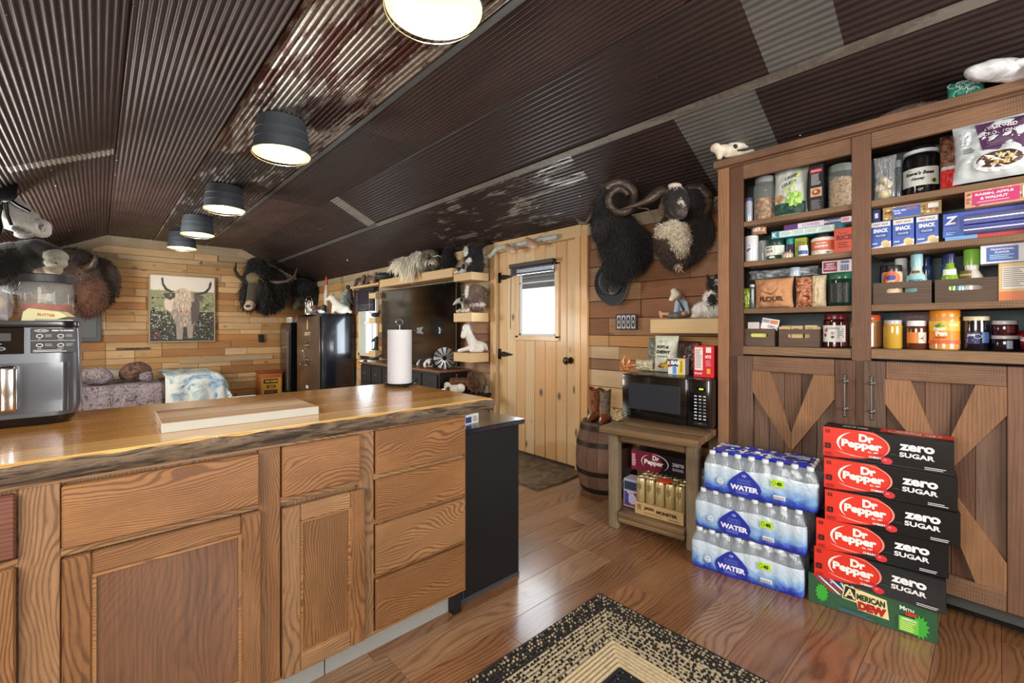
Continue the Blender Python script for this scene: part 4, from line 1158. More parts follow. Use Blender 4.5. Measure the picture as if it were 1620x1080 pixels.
crt('cracker_carton', 'long teal carton lying flat across the jars of the second shelf', 'box', 2.785, .702, 1.752, .325, .11, .040, '#2f8f9c', a_teal, rz=1.5)
def a_pur(p, w, h):
    p.rect(0, w * .22, 0, h, '#5a2f6e'); p.rect(w * .22, w * .62, h * .1, h * .9, '#e6dcea'); p.text('COOKIES', w * .42, h * .5, h * .5, '#8a6a9a', .02); p.rect(w * .62, w * .86, 0, h, '#3c3f78'); p.text('BROWNIE', w * .74, h * .5, h * .45, '#e6e2ee', .03); p.ell(w * .93, h * .5, w * .05, h * .3, '#d48a9a')
crt('cookie_carton', 'flat purple and white carton resting on the long teal carton', 'box', 2.795, .655, 1.793, .30, .10, .028, '#d9d3de', a_pur, rz=1.0)
# third shelf
floursack = mottle('paper_sack', ['#b07a52', '#c8956a', '#bd885e'], 12, .85, 1)
def a_flour(p, w, h):
    p.text('FLOUR', .0, h * .30, h * .17, '#5d3a26', .05, w=w * .62); p.arc(-.005, h * .70, w * .22, h * .22, pi * 1.05, pi * 1.95, .002, .003, '#6b4630'); p.ell(0, h * .47, .010, .008, '#8a5c3e'); p.lines(-.02, .02, h * .17, h * .21, 1, '#6b4630')
bag('flour_sack', 'brown paper sack lettered for flour on the third shelf', 'bag', 2.76, .862, 1.365, .20, .168, .10, floursack, a_flour, seed=11, wr=.006)
b_ = bag('pretzel_bag', 'clear bag of red-brown pretzels leaning beside the flour sack', 'bag', 2.785, .705, 1.365, .10, .165, .06, mottle('pretzels', ['#5a1f12', '#a2553a', '#d9a077', '#6b2a1a'], 26, .3, 2.5, 3, .9), seed=12)
bag('rice_bag', 'small pale bag of rice standing beside the pretzels', 'bag', 2.775, .642, 1.365, .064, .165, .055, mottle('rice', ['#b8a27e', '#ddcba6', '#e9dcc0'], 60, .6, .5), seed=13, wr=.003)
bag('produce_bag', 'green produce bag at the left end of the third shelf', 'bag', 2.77, .995, 1.365, .06, .12, .04, '#93a83a', seed=15)
jar('thin_bottle', 'thin dark bottle between the green bag and the flour sack', 'bottle', 2.77, .967, 1.365, .014, .14, '#4c5a58', '#c0c8c8', .01)
def a_can(p, r, h):
    wraplabel(p, r, .02, .12, '#1c1f20', .95); p.lines(-.028, .028, .03, .115, 12, '#c9cccc')
jar('canister', 'dark green canister with fine white print at the right of the third shelf', 'canister', 2.785, .560, 1.365, .055, .172, '#15332c', '#1d6b4c', .03, a_can, shape='can')
def a_cr(p, w, h):
    p.rect(w * .04, w * .52, h * .08, h * .9, '#8e1f42'); p.text('RAISIN', w * .28, h * .72, h * .14, '#f4dfe6', .03); p.text('APPLE &', w * .28, h * .52, h * .12, '#f4dfe6', .03); p.text('WALNUT', w * .28, h * .33, h * .14, '#f4dfe6', .03)
    p.rect(w * .64, w * .92, h * .72, h * .9, '#5d6a9c')
    for i in range(10): p.rect(w * (.62 + i * .03), w * (.632 + i * .03 + .008 * (i % 3)), h * .1, h * .6, '#5d6a9c')
crt('cereal_bar_box', 'white and crimson bar box balanced on the dark green canister', 'box', 2.775, .561, 1.538, .125, .09, .062, '#e6dfe4', a_cr)
clr = mottle('crinkled_film', ['#4a5054', '#8e979c', '#c6d0d6', '#5c666c'], 14, .15, 2.5, 5, 1.0)
bag('crinkled_bag', 'crinkled clear plastic bag lying over the flour sack', 'bag', 2.80, .835, 1.535, .36, .055, .12, clr, seed=17, wr=.012)
jar('water_bottle', 'small clear water bottle lying in the crinkled plastic bag', 'bottle', 2.78, .755, 1.535, .026, .05, '#a9bccb', None, .001, shape='can')
# bottom open shelf
crate_m = wood('crate_wood', '#2f241c', '#6e5a4a', 0, 1, .7, rings=.4, streak=.6, var=.15, stain=.3)
def crate(label, x, y, z, w, d, h, rz=0):
    T = thing('wooden_crate', label, 'crate', (x + d / 2, y, z + .001), R(-90 + rz), 'small dark wooden crates in the pantry')
    t = .008; hw, hh, r_ = w * .22, .011, .011; zc = h * .62
    b = B(); n = 10
    outer = [(-w / 2, 0), (w / 2, 0), (w / 2, h), (-w / 2, h)]
    up = [(hw + r_ * cos(pi / 2 * (1 - i / 5) - 0 * pi), zc + r_ * sin(pi / 2 * (1 - i / 5))) for i in range(6)][::-1]
    arc_ = lambda c, a0, a1: [(c + r_ * cos(a0 + (a1 - a0) * i / 5), zc + r_ * sin(a0 + (a1 - a0) * i / 5)) for i in range(6)]
    upper = [(-w / 2, zc), (-w / 2, h), (w / 2, h), (w / 2, zc)] + arc_(hw, 0, pi / 2) + arc_(-hw, pi / 2, pi)
    lower = [(w / 2, zc), (w / 2, 0), (-w / 2, 0), (-w / 2, zc)] + arc_(-hw, pi, 1.5 * pi) + arc_(hw, 1.5 * pi, 2 * pi)
    b.prism(upper[::-1], t, o=(0, -d / 2, 0)); b.prism(lower[::-1], t, o=(0, -d / 2, 0))
    b.out('front_board', crate_m, T)
    for s in (-1, 1): b = B(); b.box(s * (w / 2 - t / 2) - t / 2, s * (w / 2 - t / 2) + t / 2, -d / 2 + t, d / 2, 0, h * .97); b.out('side_board', crate_m, T)
    b = B(); b.box(-w / 2 + t, w / 2 - t, d / 2 - t, d / 2, 0, h * .95); b.out('back_board', crate_m, T)
    b = B(); b.box(-w / 2 + t, w / 2 - t, -d / 2 + t, d / 2 - t, 0, t); b.out('bottom_board', crate_m, T)
    return T
crate('small dark crate holding white boxes at the left of the bottom shelf', 2.775, .928, 1.152, .158, .17, .098)
crate('small dark crate heaped with tan sachets on the bottom shelf', 2.775, .731, 1.152, .19, .17, .095)
crate('long dark crate of sauces next to the centre post', 2.765, .309, 1.365, .208, .18, .105)
crate('long dark crate of green topped dressings on the third shelf', 2.765, .098, 1.365, .192, .18, .103)
def a_wb(p, w, h): p.rect(w * .5, w * .95, h * .55, h * .9, '#c9794c'); p.text('OKI', w * .6, h * .3, h * .25, '#44567c', .03); p.rect(w * .05, w * .45, h * .6, h * .9, '#8f959c')
crt('white_packet', 'white and orange packet tipped up in the left crate', 'box', 2.80, .885, 1.245, .085, .02, .062, '#e8e6e2', a_wb, rz=8, tilt=.18)
for i in range(4): crt('white_sachet', 'thin white sachet filed in the left crate, ' + ('foremost', 'second from the front', 'third from the front', 'rearmost')[i], 'sachet', 2.795 + i * .016, .965, 1.163, .06, .008, .125 - i * .004, '#dcd3cc', group='white sachets in the left crate', rz=2 * i, rough=.6)
crt('yellow_packet', 'yellow packet showing through the handle slot of the left crate', 'box', 2.786, .935, 1.163, .085, .006, .075, '#dbe07a')
for i in range(9):
    crt('tan_sachet', 'tan paper sachet, %s of the %s bunch in the second crate' % (('front', 'middle', 'back')[i % 3], ('left', 'centre', 'right')[i // 3]), 'sachet', 2.788 + (i % 3) * .03, .805 - (i // 3) * .063 + rnd(-.004, .004), 1.163, .055, .012, .100 + rnd(-.006, .006), '#c9ad84', lambda p, w, h: p.lines(w * .2, w * .8, h * .6, h * .9, 3, '#8d7450'), group='tan sachets in the second crate', rz=rnd(-4, 4), rough=.7)
crt('tan_sachet', 'tan sachet leaning askew beside the others in the second crate', 'sachet', 2.792, .655, 1.163, .02, .05, .098, '#bda076', rough=.7, tilt=.1)
def a_jam(p, r, h): wraplabel(p, r, .03, .115, '#e9e8e6', 1.15); p.text('RASPBERRY', 0, .1, .008, '#3a3a44', .01); p.ell(-.03, .09, .008, .01, '#b85a68'); p.ell(-.035, .065, .007, .009, '#8a3a48'); p.ell(.0, .075, .008, .008, '#b8a0a4'); p.ell(.0, .055, .007, .007, '#444450'); p.lines(.02, .05, .05, .1, 5, '#8c8f94')
jar('jam_jar', 'large dark red jam jar with a white label near the centre post', 'jar', 2.775, .578, 1.152, .052, .174, '#3a0a12', '#6b1420', .024, a_jam)
jar('peanut_butter_jar', 'tan peanut butter jar with an orange lid behind the centre post', 'jar', 2.80, .458, 1.1555, .066, .163, '#c08a5e', '#d9532a', .022, lambda p, r, h: p.rect(-r * .9, -r * .2, .05, .10, '#e8dfd2'))

# ---- pantry, right bay, top shelf
bag('clear_bag', 'clear zip bag of pale ginger pieces beside the centre post', 'bag', 2.765, .372, 1.866, .085, .215, .07, M['plastic'], seed=21, wr=.008)
T = thing('ginger_piece', 'knobbly pale ginger root in the clear zip bag', 'food', (2.80, .375, 1.872), 0)
b = B()
for q in ((0, 0, .03, .028), (.0, .016, .06, .022), (.0, -.014, .075, .02), (.0, .004, .10, .018)): b.sph(q[:3], q[3], sub=2)
b.out('root', pm('#d8c9a0', .6), T, smooth=60)
jar('dropper_bottle', 'slim clear bottle beside the big honey jar', 'bottle', 2.79, .325, 1.866, .013, .185, '#4a5156', '#7b8288', .03)
def a_hon(p, r, h):
    wraplabel(p, r, .045, .128, '#d9ded8', 1.12); p.text("Raw", -.035, .118, .008, '#6a6a6a', .0, shear=.3); p.text("Steve's Bees", 0.0, .103, .017, '#16181a', .05, shear=.25, w=.105); p.text('Honey', -.005, .076, .017, '#16181a', .05, shear=.25)
    p.ell(.052, .062, .011, .011, '#9ab53a'); p.ell(.052, .062, .006, .008, '#3c3a1c'); p.text('1 QT', 0, .026, .012, '#c9ced0', .02)
jar('honey_jar', 'big black honey jar with a white ring lid and handwritten style label', 'jar', 2.785, .247, 1.866, .068, .20, '#101214', None, .001, a_hon)
T2 = thing('jar_lid', 'white screw ring with a dark disc on top of the honey jar', 'lid', (2.853, .247, 2.0655), R(-90)); b = B(); b.lathe([(.058, 0), (.064, .001), (.064, .016), (.054, .018), (.054, .001)], 28); b.out('ring', pm('#dfe2e6', .4), T2, smooth=40); b = B(); b.lathe([(0, .016), (.052, .016), (.052, .022), (.046, .036), (0, .036)], 28); b.out('disc', pm('#1c1f26', .4), T2, smooth=40)
def a_rb(p, w, h): p.rect(-w * .45, w * .45, h * .02, h * .36, '#cf1f1c'); p.rect(-w * .42, w * .42, h * .36, h * .42, '#dcd2c8')
bag('nut_bag', 'tall bag of brown nuts with a red base beside the honey jar', 'bag', 2.785, .145, 1.866, .075, .25, .06, mottle('walnuts', ['#3a2218', '#7a4e38', '#a8755a'], 22, .4, 2, 3, .9), a_rb, seed=23)
def a_cro(p, w, h):
    p.poly([(-w * .20, h * .95), (w * .46, h * .95), (w * .46, h * .42), (-w * .1, h * .48)], '#4a2a4c'); p.text('SEASONED', w * .13, h * .84, h * .06, '#e6dfe8', .03); p.text('CROUTONS', w * .13, h * .74, h * .055, '#e6dfe8', .02)
    p.lines(-w * .05, w * .42, h * .50, h * .66, 3, '#6d4a70', .004); p.ell(w * .12, h * .26, w * .34, h * .17, '#dfe3e4'); p.ell(w * .12, h * .29, w * .30, h * .13, '#4a2c1c')
    for (qx, qy) in ((.0, .33), (.14, .35), (.26, .31), (.07, .25), (.2, .24)): p.poly([(w * (qx - .045), h * (qy - .03)), (w * (qx + .03), h * (qy - .045)), (w * (qx + .05), h * (qy + .02)), (w * (qx - .02), h * (qy + .04))], '#d9bd7c')
    p.rect(-w * .40, -w * .24, h * .62, h * .85, '#c3ccd0'); p.lines(-w * .39, -w * .25, h * .64, h * .83, 8, '#5b666c'); p.lines(-w * .36, -w * .2, h * .46, h * .56, 3, '#5b666c')
bag('crouton_bag', 'large white and purple crouton bag bulging out over the top shelf edge', 'bag', 2.680, .0225, 1.868, .226, .240, .085, '#c6d0d4', a_cro, lean=3, seed=25, wr=.007)
# second shelf right
def a_snack(p, w, h):
    p.rect(w * .04, w * .96, h * .80, h * .97, '#e6dfd6'); p.text('GREAT VALUE', w * .5, h * .885, h * .07, '#5a4a52', .02, w=w * .7); p.text('SNACK', w * .5, h * .66, h * .14, '#eef3fb', .05, w=w * .72)
    p.rect(w * .2, w * .8, h * .40, h * .55, '#1c3f86'); p.text('CRACKER', w * .5, h * .475, h * .07, '#cfe0f6', .02, w=w * .5); p.poly([(0, 0), (w, 0), (w, h * .26), (w * .7, h * .20), (w * .45, h * .10), (0, h * .06)], '#e9ecee')
    p.ell(w * .72, h * .2, w * .2, h * .1, '#e3cf9c'); p.ell(w * .8, h * .12, w * .17, h * .09, '#d6bd82'); p.lines(w * .08, w * .4, h * .16, h * .24, 1, '#dfe8f8')
for k, (yy, lb) in enumerate(((.384, 'blue snack box beside the centre post'), (.3025, 'middle one of three blue snack boxes'), (.2205, 'right-hand one of three blue snack boxes, next to the storage bag box'))):
    crt('snack_box', lb, 'box', 2.765 + .003 * k, yy, 1.633, .077, .05, .133, '#2a56b4', a_snack, 'blue snack boxes on the second shelf', rough=.35)
def a_long(p, w, h):
    for i in range(46): p.ell(rnd(.01, w - .01), rnd(.008, h - .008), .006, .005, random.choice(['#c99a4a', '#8a3a2a', '#e6d6a6', '#7a5a34', '#b8bf5a']), l=1)
    p.lay = 2; p.rect(w * .18, w * .66, h * .1, h * .88, '#3a5cae'); p.lines(w * .42, w * .62, h * .6, h * .8, 2, '#c85a72', .003); p.text('TRAIL MIX', w * .3, h * .62, h * .13, '#eaf0ff', .03); p.text('BARS', w * .27, h * .42, h * .13, '#eaf0ff', .03)
    p.rect(w * .78, w * .95, h * .5, h * .85, '#eceae6')
crt('trail_bar_box', 'long blue and nut patterned bar box on top of the snack boxes', 'box', 2.775, .275, 1.768, .205, .10, .061, '#a3894f', a_long, rz=2)
crt('navy_packet', 'small navy packet on the snack box by the centre post', 'box', 2.78, .402, 1.768, .032, .05, .06, '#1b2b5c', lambda p, w, h: p.rect(w * .3, w * .7, h * .3, h * .7, '#cfd6e8'))
def a_zip(p, w, h): p.rect(0, w, 0, h * .28, '#2f6fd0'); p.poly([(.008, h * .95), (.05, h * .95), (.042, h * .45), (.0, h * .45)], '#1e4cb6'); p.text('Z', .026, h * .70, h * .34, '#f3f6fc', .05, shear=.15); p.rect(.052, w, h * .28, h * .97, '#3c4fae'); p.lines(.01, .04, h * .08, h * .22, 2, '#b9d4fa')
crt('bag_carton', 'long blue storage bag carton with a white letter on the second shelf', 'box', 2.76, -.005, 1.652, .345, .10, .105, '#2450b8', a_zip, rough=.3)
crt('red_carton', 'flat red carton under the blue storage bag carton', 'box', 2.745, -.005, 1.633, .33, .11, .0185, '#b53a34', lambda p, w, h: p.rect(0, w * .3, 0, h, '#6fa0d6'))
for k in range(2):
    T = thing('foil_roll', ('upper' if k else 'lower') + ' shiny lilac-blue wrapped roll lying before the storage bag carton', 'roll', (2.738, -.03, 1.672 + k * .044), R(-90), 'lilac rolls on the second shelf')
    b = B(); b.cyl((-.13, 0, 0), (.055, 0, 0), .021, seg=20); b.out('roll', pm('#7d86c8' if k == 0 else '#8f9ad2', .12, .6, .5), T, smooth=40)
def a_rais(p, w, h):
    for i in range(50): p.ell(rnd(.01, w - .01), rnd(.008, h - .008), .007, .006, random.choice(['#c98a5a', '#8a3a34', '#e6cfa0', '#b05a4a']), l=1)
    p.lay = 2; p.rect(w * .12, w * .84, h * .12, h * .9, '#c2266c'); p.text('RAISIN, APPLE', w * .46, h * .70, h * .16, '#fbe3ee', .04, w=w * .58); p.text('& WALNUT', w * .46, h * .47, h * .16, '#fbe3ee', .04, w=w * .42); p.lines(w * .2, w * .7, h * .2, h * .32, 1, '#f0a8c8'); p.rect(w * .88, w * .99, h * .2, h * .85, '#efe8e2')
crt('raisin_bar_box', 'long magenta and grain patterned bar box lying above the lilac rolls', 'box', 2.70, .005, 1.7588, .185, .12, .070, '#c79a78', a_rais, rz=-2)
# third shelf right: bottles in crates
jar('sauce_jar', 'round orange labelled sauce jar with a black lid in the crate by the centre post', 'jar', 2.785, .349, 1.374, .040, .18, '#e3c9a4', '#1c1c20', .028, lambda p, r, h: (p.ell(0, .115, .036, .036, '#d9662c'), p.ell(0, .12, .02, .012, '#3a4a9c'), p.text('HOT', 0, .10, .012, '#f8e6c8', .04)))
jar('squeeze_bottle', 'pale aqua squeeze bottle with an aqua cap in the crate of sauces', 'bottle', 2.80, .262, 1.374, .043, .226, '#cfdccb', '#9fd2dc', .055, lambda p, r, h: (p.rect(-.036, .036, .05, .125, '#8fcbd8'), p.rect(-.014, .014, .135, .146, '#3a4a54'), p.text('MAYO', 0, .1, .014, '#2f5a6a', .04)), shape='bottle', lidr=.022)
jar('sauce_bottle', 'speckled white capped bottle behind the orange sauce jar', 'bottle', 2.875, .325, 1.374, .026, .22, '#b9bfc0', '#d6dadb', .05)
jar('sauce_bottle', 'dark blue bottle half hidden behind the centre post', 'bottle', 2.87, .384, 1.374, .022, .19, '#1d2a4a', '#15181f', .03)
jar('sauce_bottle', 'dark navy topped bottle behind the aqua squeeze bottle', 'bottle', 2.90, .235, 1.374, .024, .22, '#32507a', '#12264c', .04)
jar('dressing_bottle', 'bright green dressing bottle with a navy and lime cap', 'bottle', 2.785, .148, 1.374, .034, .212, '#86b23c', '#1c2a5a', .038, lambda p, r, h: (p.rect(-.022, .022, .115, .14, '#e6ecea'), p.lines(-.016, .016, .12, .135, 2, '#4a6a3c')), shape='flare', lidr=.016)
jar('dressing_bottle', 'wide white ranch bottle with a tall green cap', 'bottle', 2.79, .080, 1.374, .043, .225, '#e3e0d4', '#7fbf3e', .065, lambda p, r, h: (p.rect(-.044, .0, .095, .13, '#6a5a24'), p.text('RANCH', -.02, .112, .01, '#e8dca8', .03)), shape='bottle', lidr=.026)
jar('sauce_bottle', 'blue topped slim bottle behind the green dressing', 'bottle', 2.86, .160, 1.374, .020, .215, '#2d4f8c', '#1a2e6a', .04)
jar('water_bottle', 'teal bottle lying behind the handle slot of the right crate', 'bottle', 2.785, .115, 1.376, .02, .085, '#8fb5bc', None, .001, shape='can')
def a_wh(p, w, h): p.rect(w * .08, w * .48, h * .1, h * .88, '#3f5fae'); p.text('TRADITIONAL', w * .28, h * .74, h * .1, '#e6ecfa', .03, w=w * .3); p.text('FLAVOR', w * .28, h * .58, h * .11, '#e6ecfa', .03); p.lines(w * .12, w * .44, h * .2, h * .48, 3, '#9fd0e8'); [p.rect(w * (.6 + i * .022), w * (.61 + i * .022), h * .1, h * .6, '#7a86b8') for i in range(14)]; p.rect(w * .6, w * .9, h * .68, h * .86, '#8f9ac8')
crt('white_bar_box', 'white and blue bar box stacked on the tan box near the picture edge', 'box', 2.765, -.060, 1.524, .225, .10, .078, '#dfe2ea', a_wh)
def a_tan(p, w, h): p.rect(0, w, 0, h * .25, '#e07a34'); p.rect(w * .08, w * .62, h * .32, h * .9, '#e8e4da'); p.lines(w * .1, w * .6, h * .36, h * .88, 10, '#8a8478'); p.rect(w * .7, w * .95, h * .08, h * .18, '#f2e6d8')
crt('tan_box', 'tan and orange box with a nutrition panel at the end of the third shelf', 'box', 2.765, -.066, 1.365, .132, .11, .157, '#dcc08c', a_tan)
# bottom shelf right
jar('honey_mustard_jar', 'clear jar of golden spread with a silver lid', 'jar', 2.78, .345, 1.155, .037, .136, '#c9a03c', '#b9bcbc', .016)
jar('chocolate_spread_jar', 'brown spread jar with a white lid and orange label', 'jar', 2.78, .26, 1.155, .039, .132, '#5a2f1c', '#eef0f0', .022, lambda p, r, h: (p.rect(-.037, .01, .028, .078, '#dd8038'), p.rect(.01, .042, .028, .078, '#e8d6c4'), p.poly([(.012, .05), (.03, .066), (.026, .05), (.03, .036)], '#3a2a24')))
crt('dark_red_box', 'dark red box standing behind the golden jar', 'box', 2.90, .27, 1.155, .125, .05, .176, '#3c0f14', lambda p, w, h: (p.text('COFFEE', w * .5, h * .86, h * .08, '#7a4a40', .02), p.ell(w * .3, h * .72, .01, .01, '#8a5a4a'), p.ell(w * .6, h * .72, .01, .01, '#8a5a4a')))
def a_pp(p, r, h):
    wraplabel(p, r, .03, .085, '#e98a1f', 1.2); wraplabel(p, r, .085, .128, '#edb63c', 1.2); p.text('Peter', -.012, .095, .016, '#f8f0dc', .05, rot=.08); p.text('Pan', -.008, .074, .022, '#f8f0dc', .07, rot=.08)
    p.poly([(-.035, .105), (-.02, .115), (-.005, .122), (-.012, .110), (-.02, .104)], '#3f8a34'); p.poly([(-.03, .10), (-.01, .11), (.006, .112), (-.008, .102)], '#5aa63e'); p.text('CREAMY', -.01, .055, .008, '#7a2f1c', .03); p.rect(.015, .05, .105, .118, '#f4dc96'); wraplabel(p, r, .028, .044, '#dd5a34', 1.2)
jar('peanut_butter_jar', 'big bright orange peanut butter jar with an orange screw lid', 'jar', 2.765, .1655, 1.155, .053, .178, '#d39a55', '#e08a22', .03, a_pp, lidr=.051)
def a_jm(p, r, h): p.rect(-.036, .012, .03, .08, '#1f2a5c'); p.text('JAM', -.016, .066, .014, '#e8ecf4', .04); p.arc(.006, .062, .012, .010, 0, 2 * pi, .001, .0015, '#e8ecf4'); p.lines(-.03, .0, .034, .052, 3, '#aab4d6'); p.rect(.018, .046, .034, .08, '#34548c'); p.lines(.02, .044, .038, .076, 5, '#8fa6cc')
jar('blueberry_jam_jar', 'dark blueberry jam jar with a cream gold lid', 'jar', 2.775, .066, 1.155, .041, .148, '#12131c', '#cfc6a4', .014, a_jm, lidr=.041)
jar('low_jar', 'squat dark jar with a silver lid, lower of the two stacked at the shelf end', 'jar', 2.77, -.019, 1.155, .044, .066, '#131018', '#b7b3b4', .012, lambda p, r, h: p.rect(.004, .022, .012, .045, '#8f96a8'), lidr=.041)
jar('low_jar', 'dark red squat jar on top of the lower silver lidded one', 'jar', 2.775, -.018, 1.2215, .039, .062, '#3a1218', '#b9b9bc', .012, lambda p, r, h: p.rect(.006, .03, .012, .04, '#6a2a34'), lidr=.038)
T = thing('red_tin', 'red tin with white script lying on its side behind the squat jars', 'tin', (2.90, -.035, 1.2), R(-90)); b = B(); b.cyl((-.05, 0, 0), (.09, 0, 0), .042, seg=24); b.out('can', pm('#a01830', .3, coat=.5), T, smooth=40); b = B(); b.cyl((-.058, 0, 0), (-.05, 0, 0), .043, seg=24); b.out('end_cap', pm('#b9c9c4', .3, .6), T, smooth=40)
p = Print((0, -.0425, 0)); p.text('Hills', .02, .012, .016, '#f2dce0', .03, shear=.2); p.out(T)

# ---- water packs
wfilm = NT('printed_shrink_film'); v = wfilm.coords(3, (1, 1, 1)); sxyz = wfilm.N('ShaderNodeSeparateXYZ'); wfilm.L(wfilm.obj, sxyz.inputs[0])
n1 = wfilm.noise(v, 9, 4, .6, 1.0); zz = wfilm.math('ADD', wfilm.math('MULTIPLY', sxyz.outputs[2], 5.2), wfilm.math('MULTIPLY_ADD', n1, .55)); zz.node.inputs[1].links[0].from_node.inputs[2].default_value = -.27
wfilm.L(wfilm.ramp(zz, [(.05, '#2433a8'), (.15, '#3a5fc4'), (.26, '#7dabdc'), (.42, '#b4cfe4'), (.70, '#c9d8e4')]), wfilm.b.inputs['Base Color'])
wfilm.b.inputs['Roughness'].default_value = .22; wfilm.b.inputs['Coat Weight'].default_value = .5; wfilm.bump(wfilm.noise(v, 16, 4, .6, 2.0), .9, .006)
pet = clear('bottle_plastic', '#c9d6de', .05, .22)
def bottle_mesh():
    b = B(); b.lathe([(.0, .0), (.026, .0), (.0305, .005), (.0305, .055), (.0285, .060), (.0305, .066), (.0305, .125), (.029, .135), (.022, .155), (.0135, .172), (.0125, .182)], 14)
    b.lathe([(.0145, .181), (.015, .183), (.015, .197), (.0135, .199), (0, .199)], 12, mats=[1] * 5); me = D.meshes.new('bottle')
    b.bm.to_mesh(me); b.bm.free(); me.materials.append(pet); me.materials.append(pm('#e9eef2', .4)); me.polygons.foreach_set('use_smooth', [True] * len(me.polygons)); me.set_sharp_from_angle(angle=R(50)); return me
BM_ = bottle_mesh(); cfilm = clear('clear_film', '#d4e2ee', .1, .22)
def waterpack(label, x, y, z, rz, top=False):
    T = thing('water_bottle_pack', label, 'water pack', (x, y, z), R(-90 + rz), 'three stacked packs of bottled water')
    n, m, p_ = 8, 4, .0622; w, d = n * p_, m * p_
    for i in range(n):
        for j in range(m):
            o = D.objects.new('bottle', BM_); COL.objects.link(o); o.parent = T; o.location = ((i - (n - 1) / 2) * p_, .032 + j * p_, .002); o.rotation_euler = (0, 0, rnd(0, 6))
    b = B(); K = 6; out = []
    def edge(cx0, cy0, dx, dy, cnt, nx_, ny_):
        for i in range(cnt):
            for k in range(K):
                t = (k + .5) / K; s_ = sin(pi * t)
                out.append((cx0 + dx * (i + t) * p_, cy0 + dy * (i + t) * p_, nx_ * s_ * .0055, ny_ * s_ * .0055))
    edge(-w / 2, -.0005, 1, 0, n, 0, -1); edge(w / 2 + .0005, 0, 0, 1, m, 1, 0); edge(w / 2, d + .0005, -1, 0, n, 0, 1); edge(-w / 2 - .0005, d, 0, -1, m, -1, 0)
    zs_ = [0.0, .006, .02, .05, .09, .128, .136]; ks = [.2, .8, 1, 1, 1, .8, .4]; ins = [.010, .002, 0, 0, 0, .0, .003]
    rings = []
    for zi, k, i_ in zip(zs_, ks, ins):
        rings.append([b.bm.verts.new((px_ * (1 - i_ * 2) + ox * k, (py_ - d / 2) * (1 - i_ * 3) + d / 2 + oy * k, zi + (.005 * sin(px_ * 24) if zi > .1 else 0))) for px_, py_, ox, oy in out])
    for a, c in zip(rings, rings[1:]):
        for i in range(len(a)): j = (i + 1) % len(a); b.bm.faces.new([a[i], a[j], c[j], c[i]])
    b.bm.faces.new(rings[0][::-1])
    b.out('shrink_wrap', wfilm.m, T, smooth=40)
    W_ = lambda x_, y_, h_: V((x_, -.0068 - h_ * 1.2, y_))
    p = Print((0, 0, 0), warp=W_)
    dc = -.055; drop = [(dc + .0, .135), (dc + .02, .122), (dc + .05, .095), (dc + .07, .072), (dc + .078, .05), (dc + .07, .028), (dc + .05, .010), (dc + .02, .001), (dc - .02, .001), (dc - .05, .010), (dc - .07, .028), (dc - .078, .05), (dc - .07, .072), (dc - .05, .095), (dc - .02, .122)]
    p.poly(drop, '#2330a0'); p.text('WATER', dc, .047, .026, '#e9eefc', .05, w=.128); p.text('PURIFIED', dc, .086, .011, '#5b74cc', .02); p.text('DRINKING', dc, .072, .010, '#5b74cc', .02); p.ell(dc, .109, .010, .007, '#8ea2e6'); p.text('K', dc, .109, .008, '#2330a0', .03)
    p.lines(dc - .035, dc + .035, .018, .032, 2, '#7c90dc', .003)
    p.rect(.065, .118, .088, .122, '#b4e22c'); p.text('40', .098, .104, .018, '#16321c', .06); p.ell(.076, .105, .007, .011, '#2f5a20'); p.ell(.076, .105, .005, .009, '#b4e22c')
    p.ell(-.165, .062, .018, .02, '#8d9db4'); p.ell(-.165, .062, .0165, .0185, '#cfdeee'); p.text('16.9', -.165, .066, .008, '#6b7c94', .02); p.lines(-.178, -.152, .045, .055, 2, '#7d8ea6')
    p.rect(.075, .125, .03, .05, '#e4e8ee'); [p.rect(.078 + i * .005, .080 + i * .005, .033, .047, '#6a6f80', l=40) for i in range(9)]
    p.out(T)
    b = B(); rg2 = []
    for zi, ins_ in ((.134, 0), (.158, .012), (.180, .03), (.196, .05)):
        rg2.append([b.bm.verts.new((px_ * (1 - ins_ * 2) + ox * .3 + .002 * noise.noise((px_ * 40, zi * 60, 1)), (py_ - d / 2) * (1 - ins_ * 3) + d / 2 + oy * .3 + .004 * noise.noise((px_ * 30, zi * 50, py_ * 30)), zi)) for px_, py_, ox, oy in out])
    for a, c in zip(rg2, rg2[1:]):
        for i in range(len(a)): j = (i + 1) % len(a); b.bm.faces.new([a[i], a[j], c[j], c[i]])
    b.out('clear_film', cfilm, T, smooth=60)
    if top:
        # film lying over the caps, printed across the top
        b = B(); nx_, ny_ = 40, 20; g = []
        X0, X1, Y0, Y1 = -w / 2 + .03, w / 2 - .03, .045, d - .01
        hz = lambda x_, y_: .2005 + .003 * sin(x_ * 60) * sin(y_ * 60) + .006 * noise.noise((x_ * 14, y_ * 14, 2)) - (.012 if y_ < .06 else 0)
        g = [[b.bm.verts.new((X0 + (X1 - X0) * i / nx_, Y0 + (Y1 - Y0) * j / ny_, hz(X0 + (X1 - X0) * i / nx_, Y0 + (Y1 - Y0) * j / ny_))) for i in range(nx_ + 1)] for j in range(ny_ + 1)]
        for j in range(ny_):
            for i in range(nx_): b.bm.faces.new([g[j][i], g[j][i + 1], g[j + 1][i + 1], g[j + 1][i]])
        b.out('top_film', pm('#2c3cbc', .2, coat=.6), T, smooth=70)
        p = Print((0, 0, 0), warp=lambda x_, y_, h_: V((x_, y_, hz(x_, y_) + h_ * 2 + .001)))
        p.text('WATER', -.02, .10, .05, '#e8edfc', .04, w=.26); p.lines(-.15, .12, .06, .075, 1, '#8ea2e6', .006); p.rect(.10, .2, .14, .2, '#bcd6ee'); p.rect(-.22, -.12, .16, .2, '#bcd6ee'); p.ell(.17, .08, .03, .014, '#e8edfc'); p.ell(.17, .08, .024, .010, '#2c3cbc'); p.out(T)
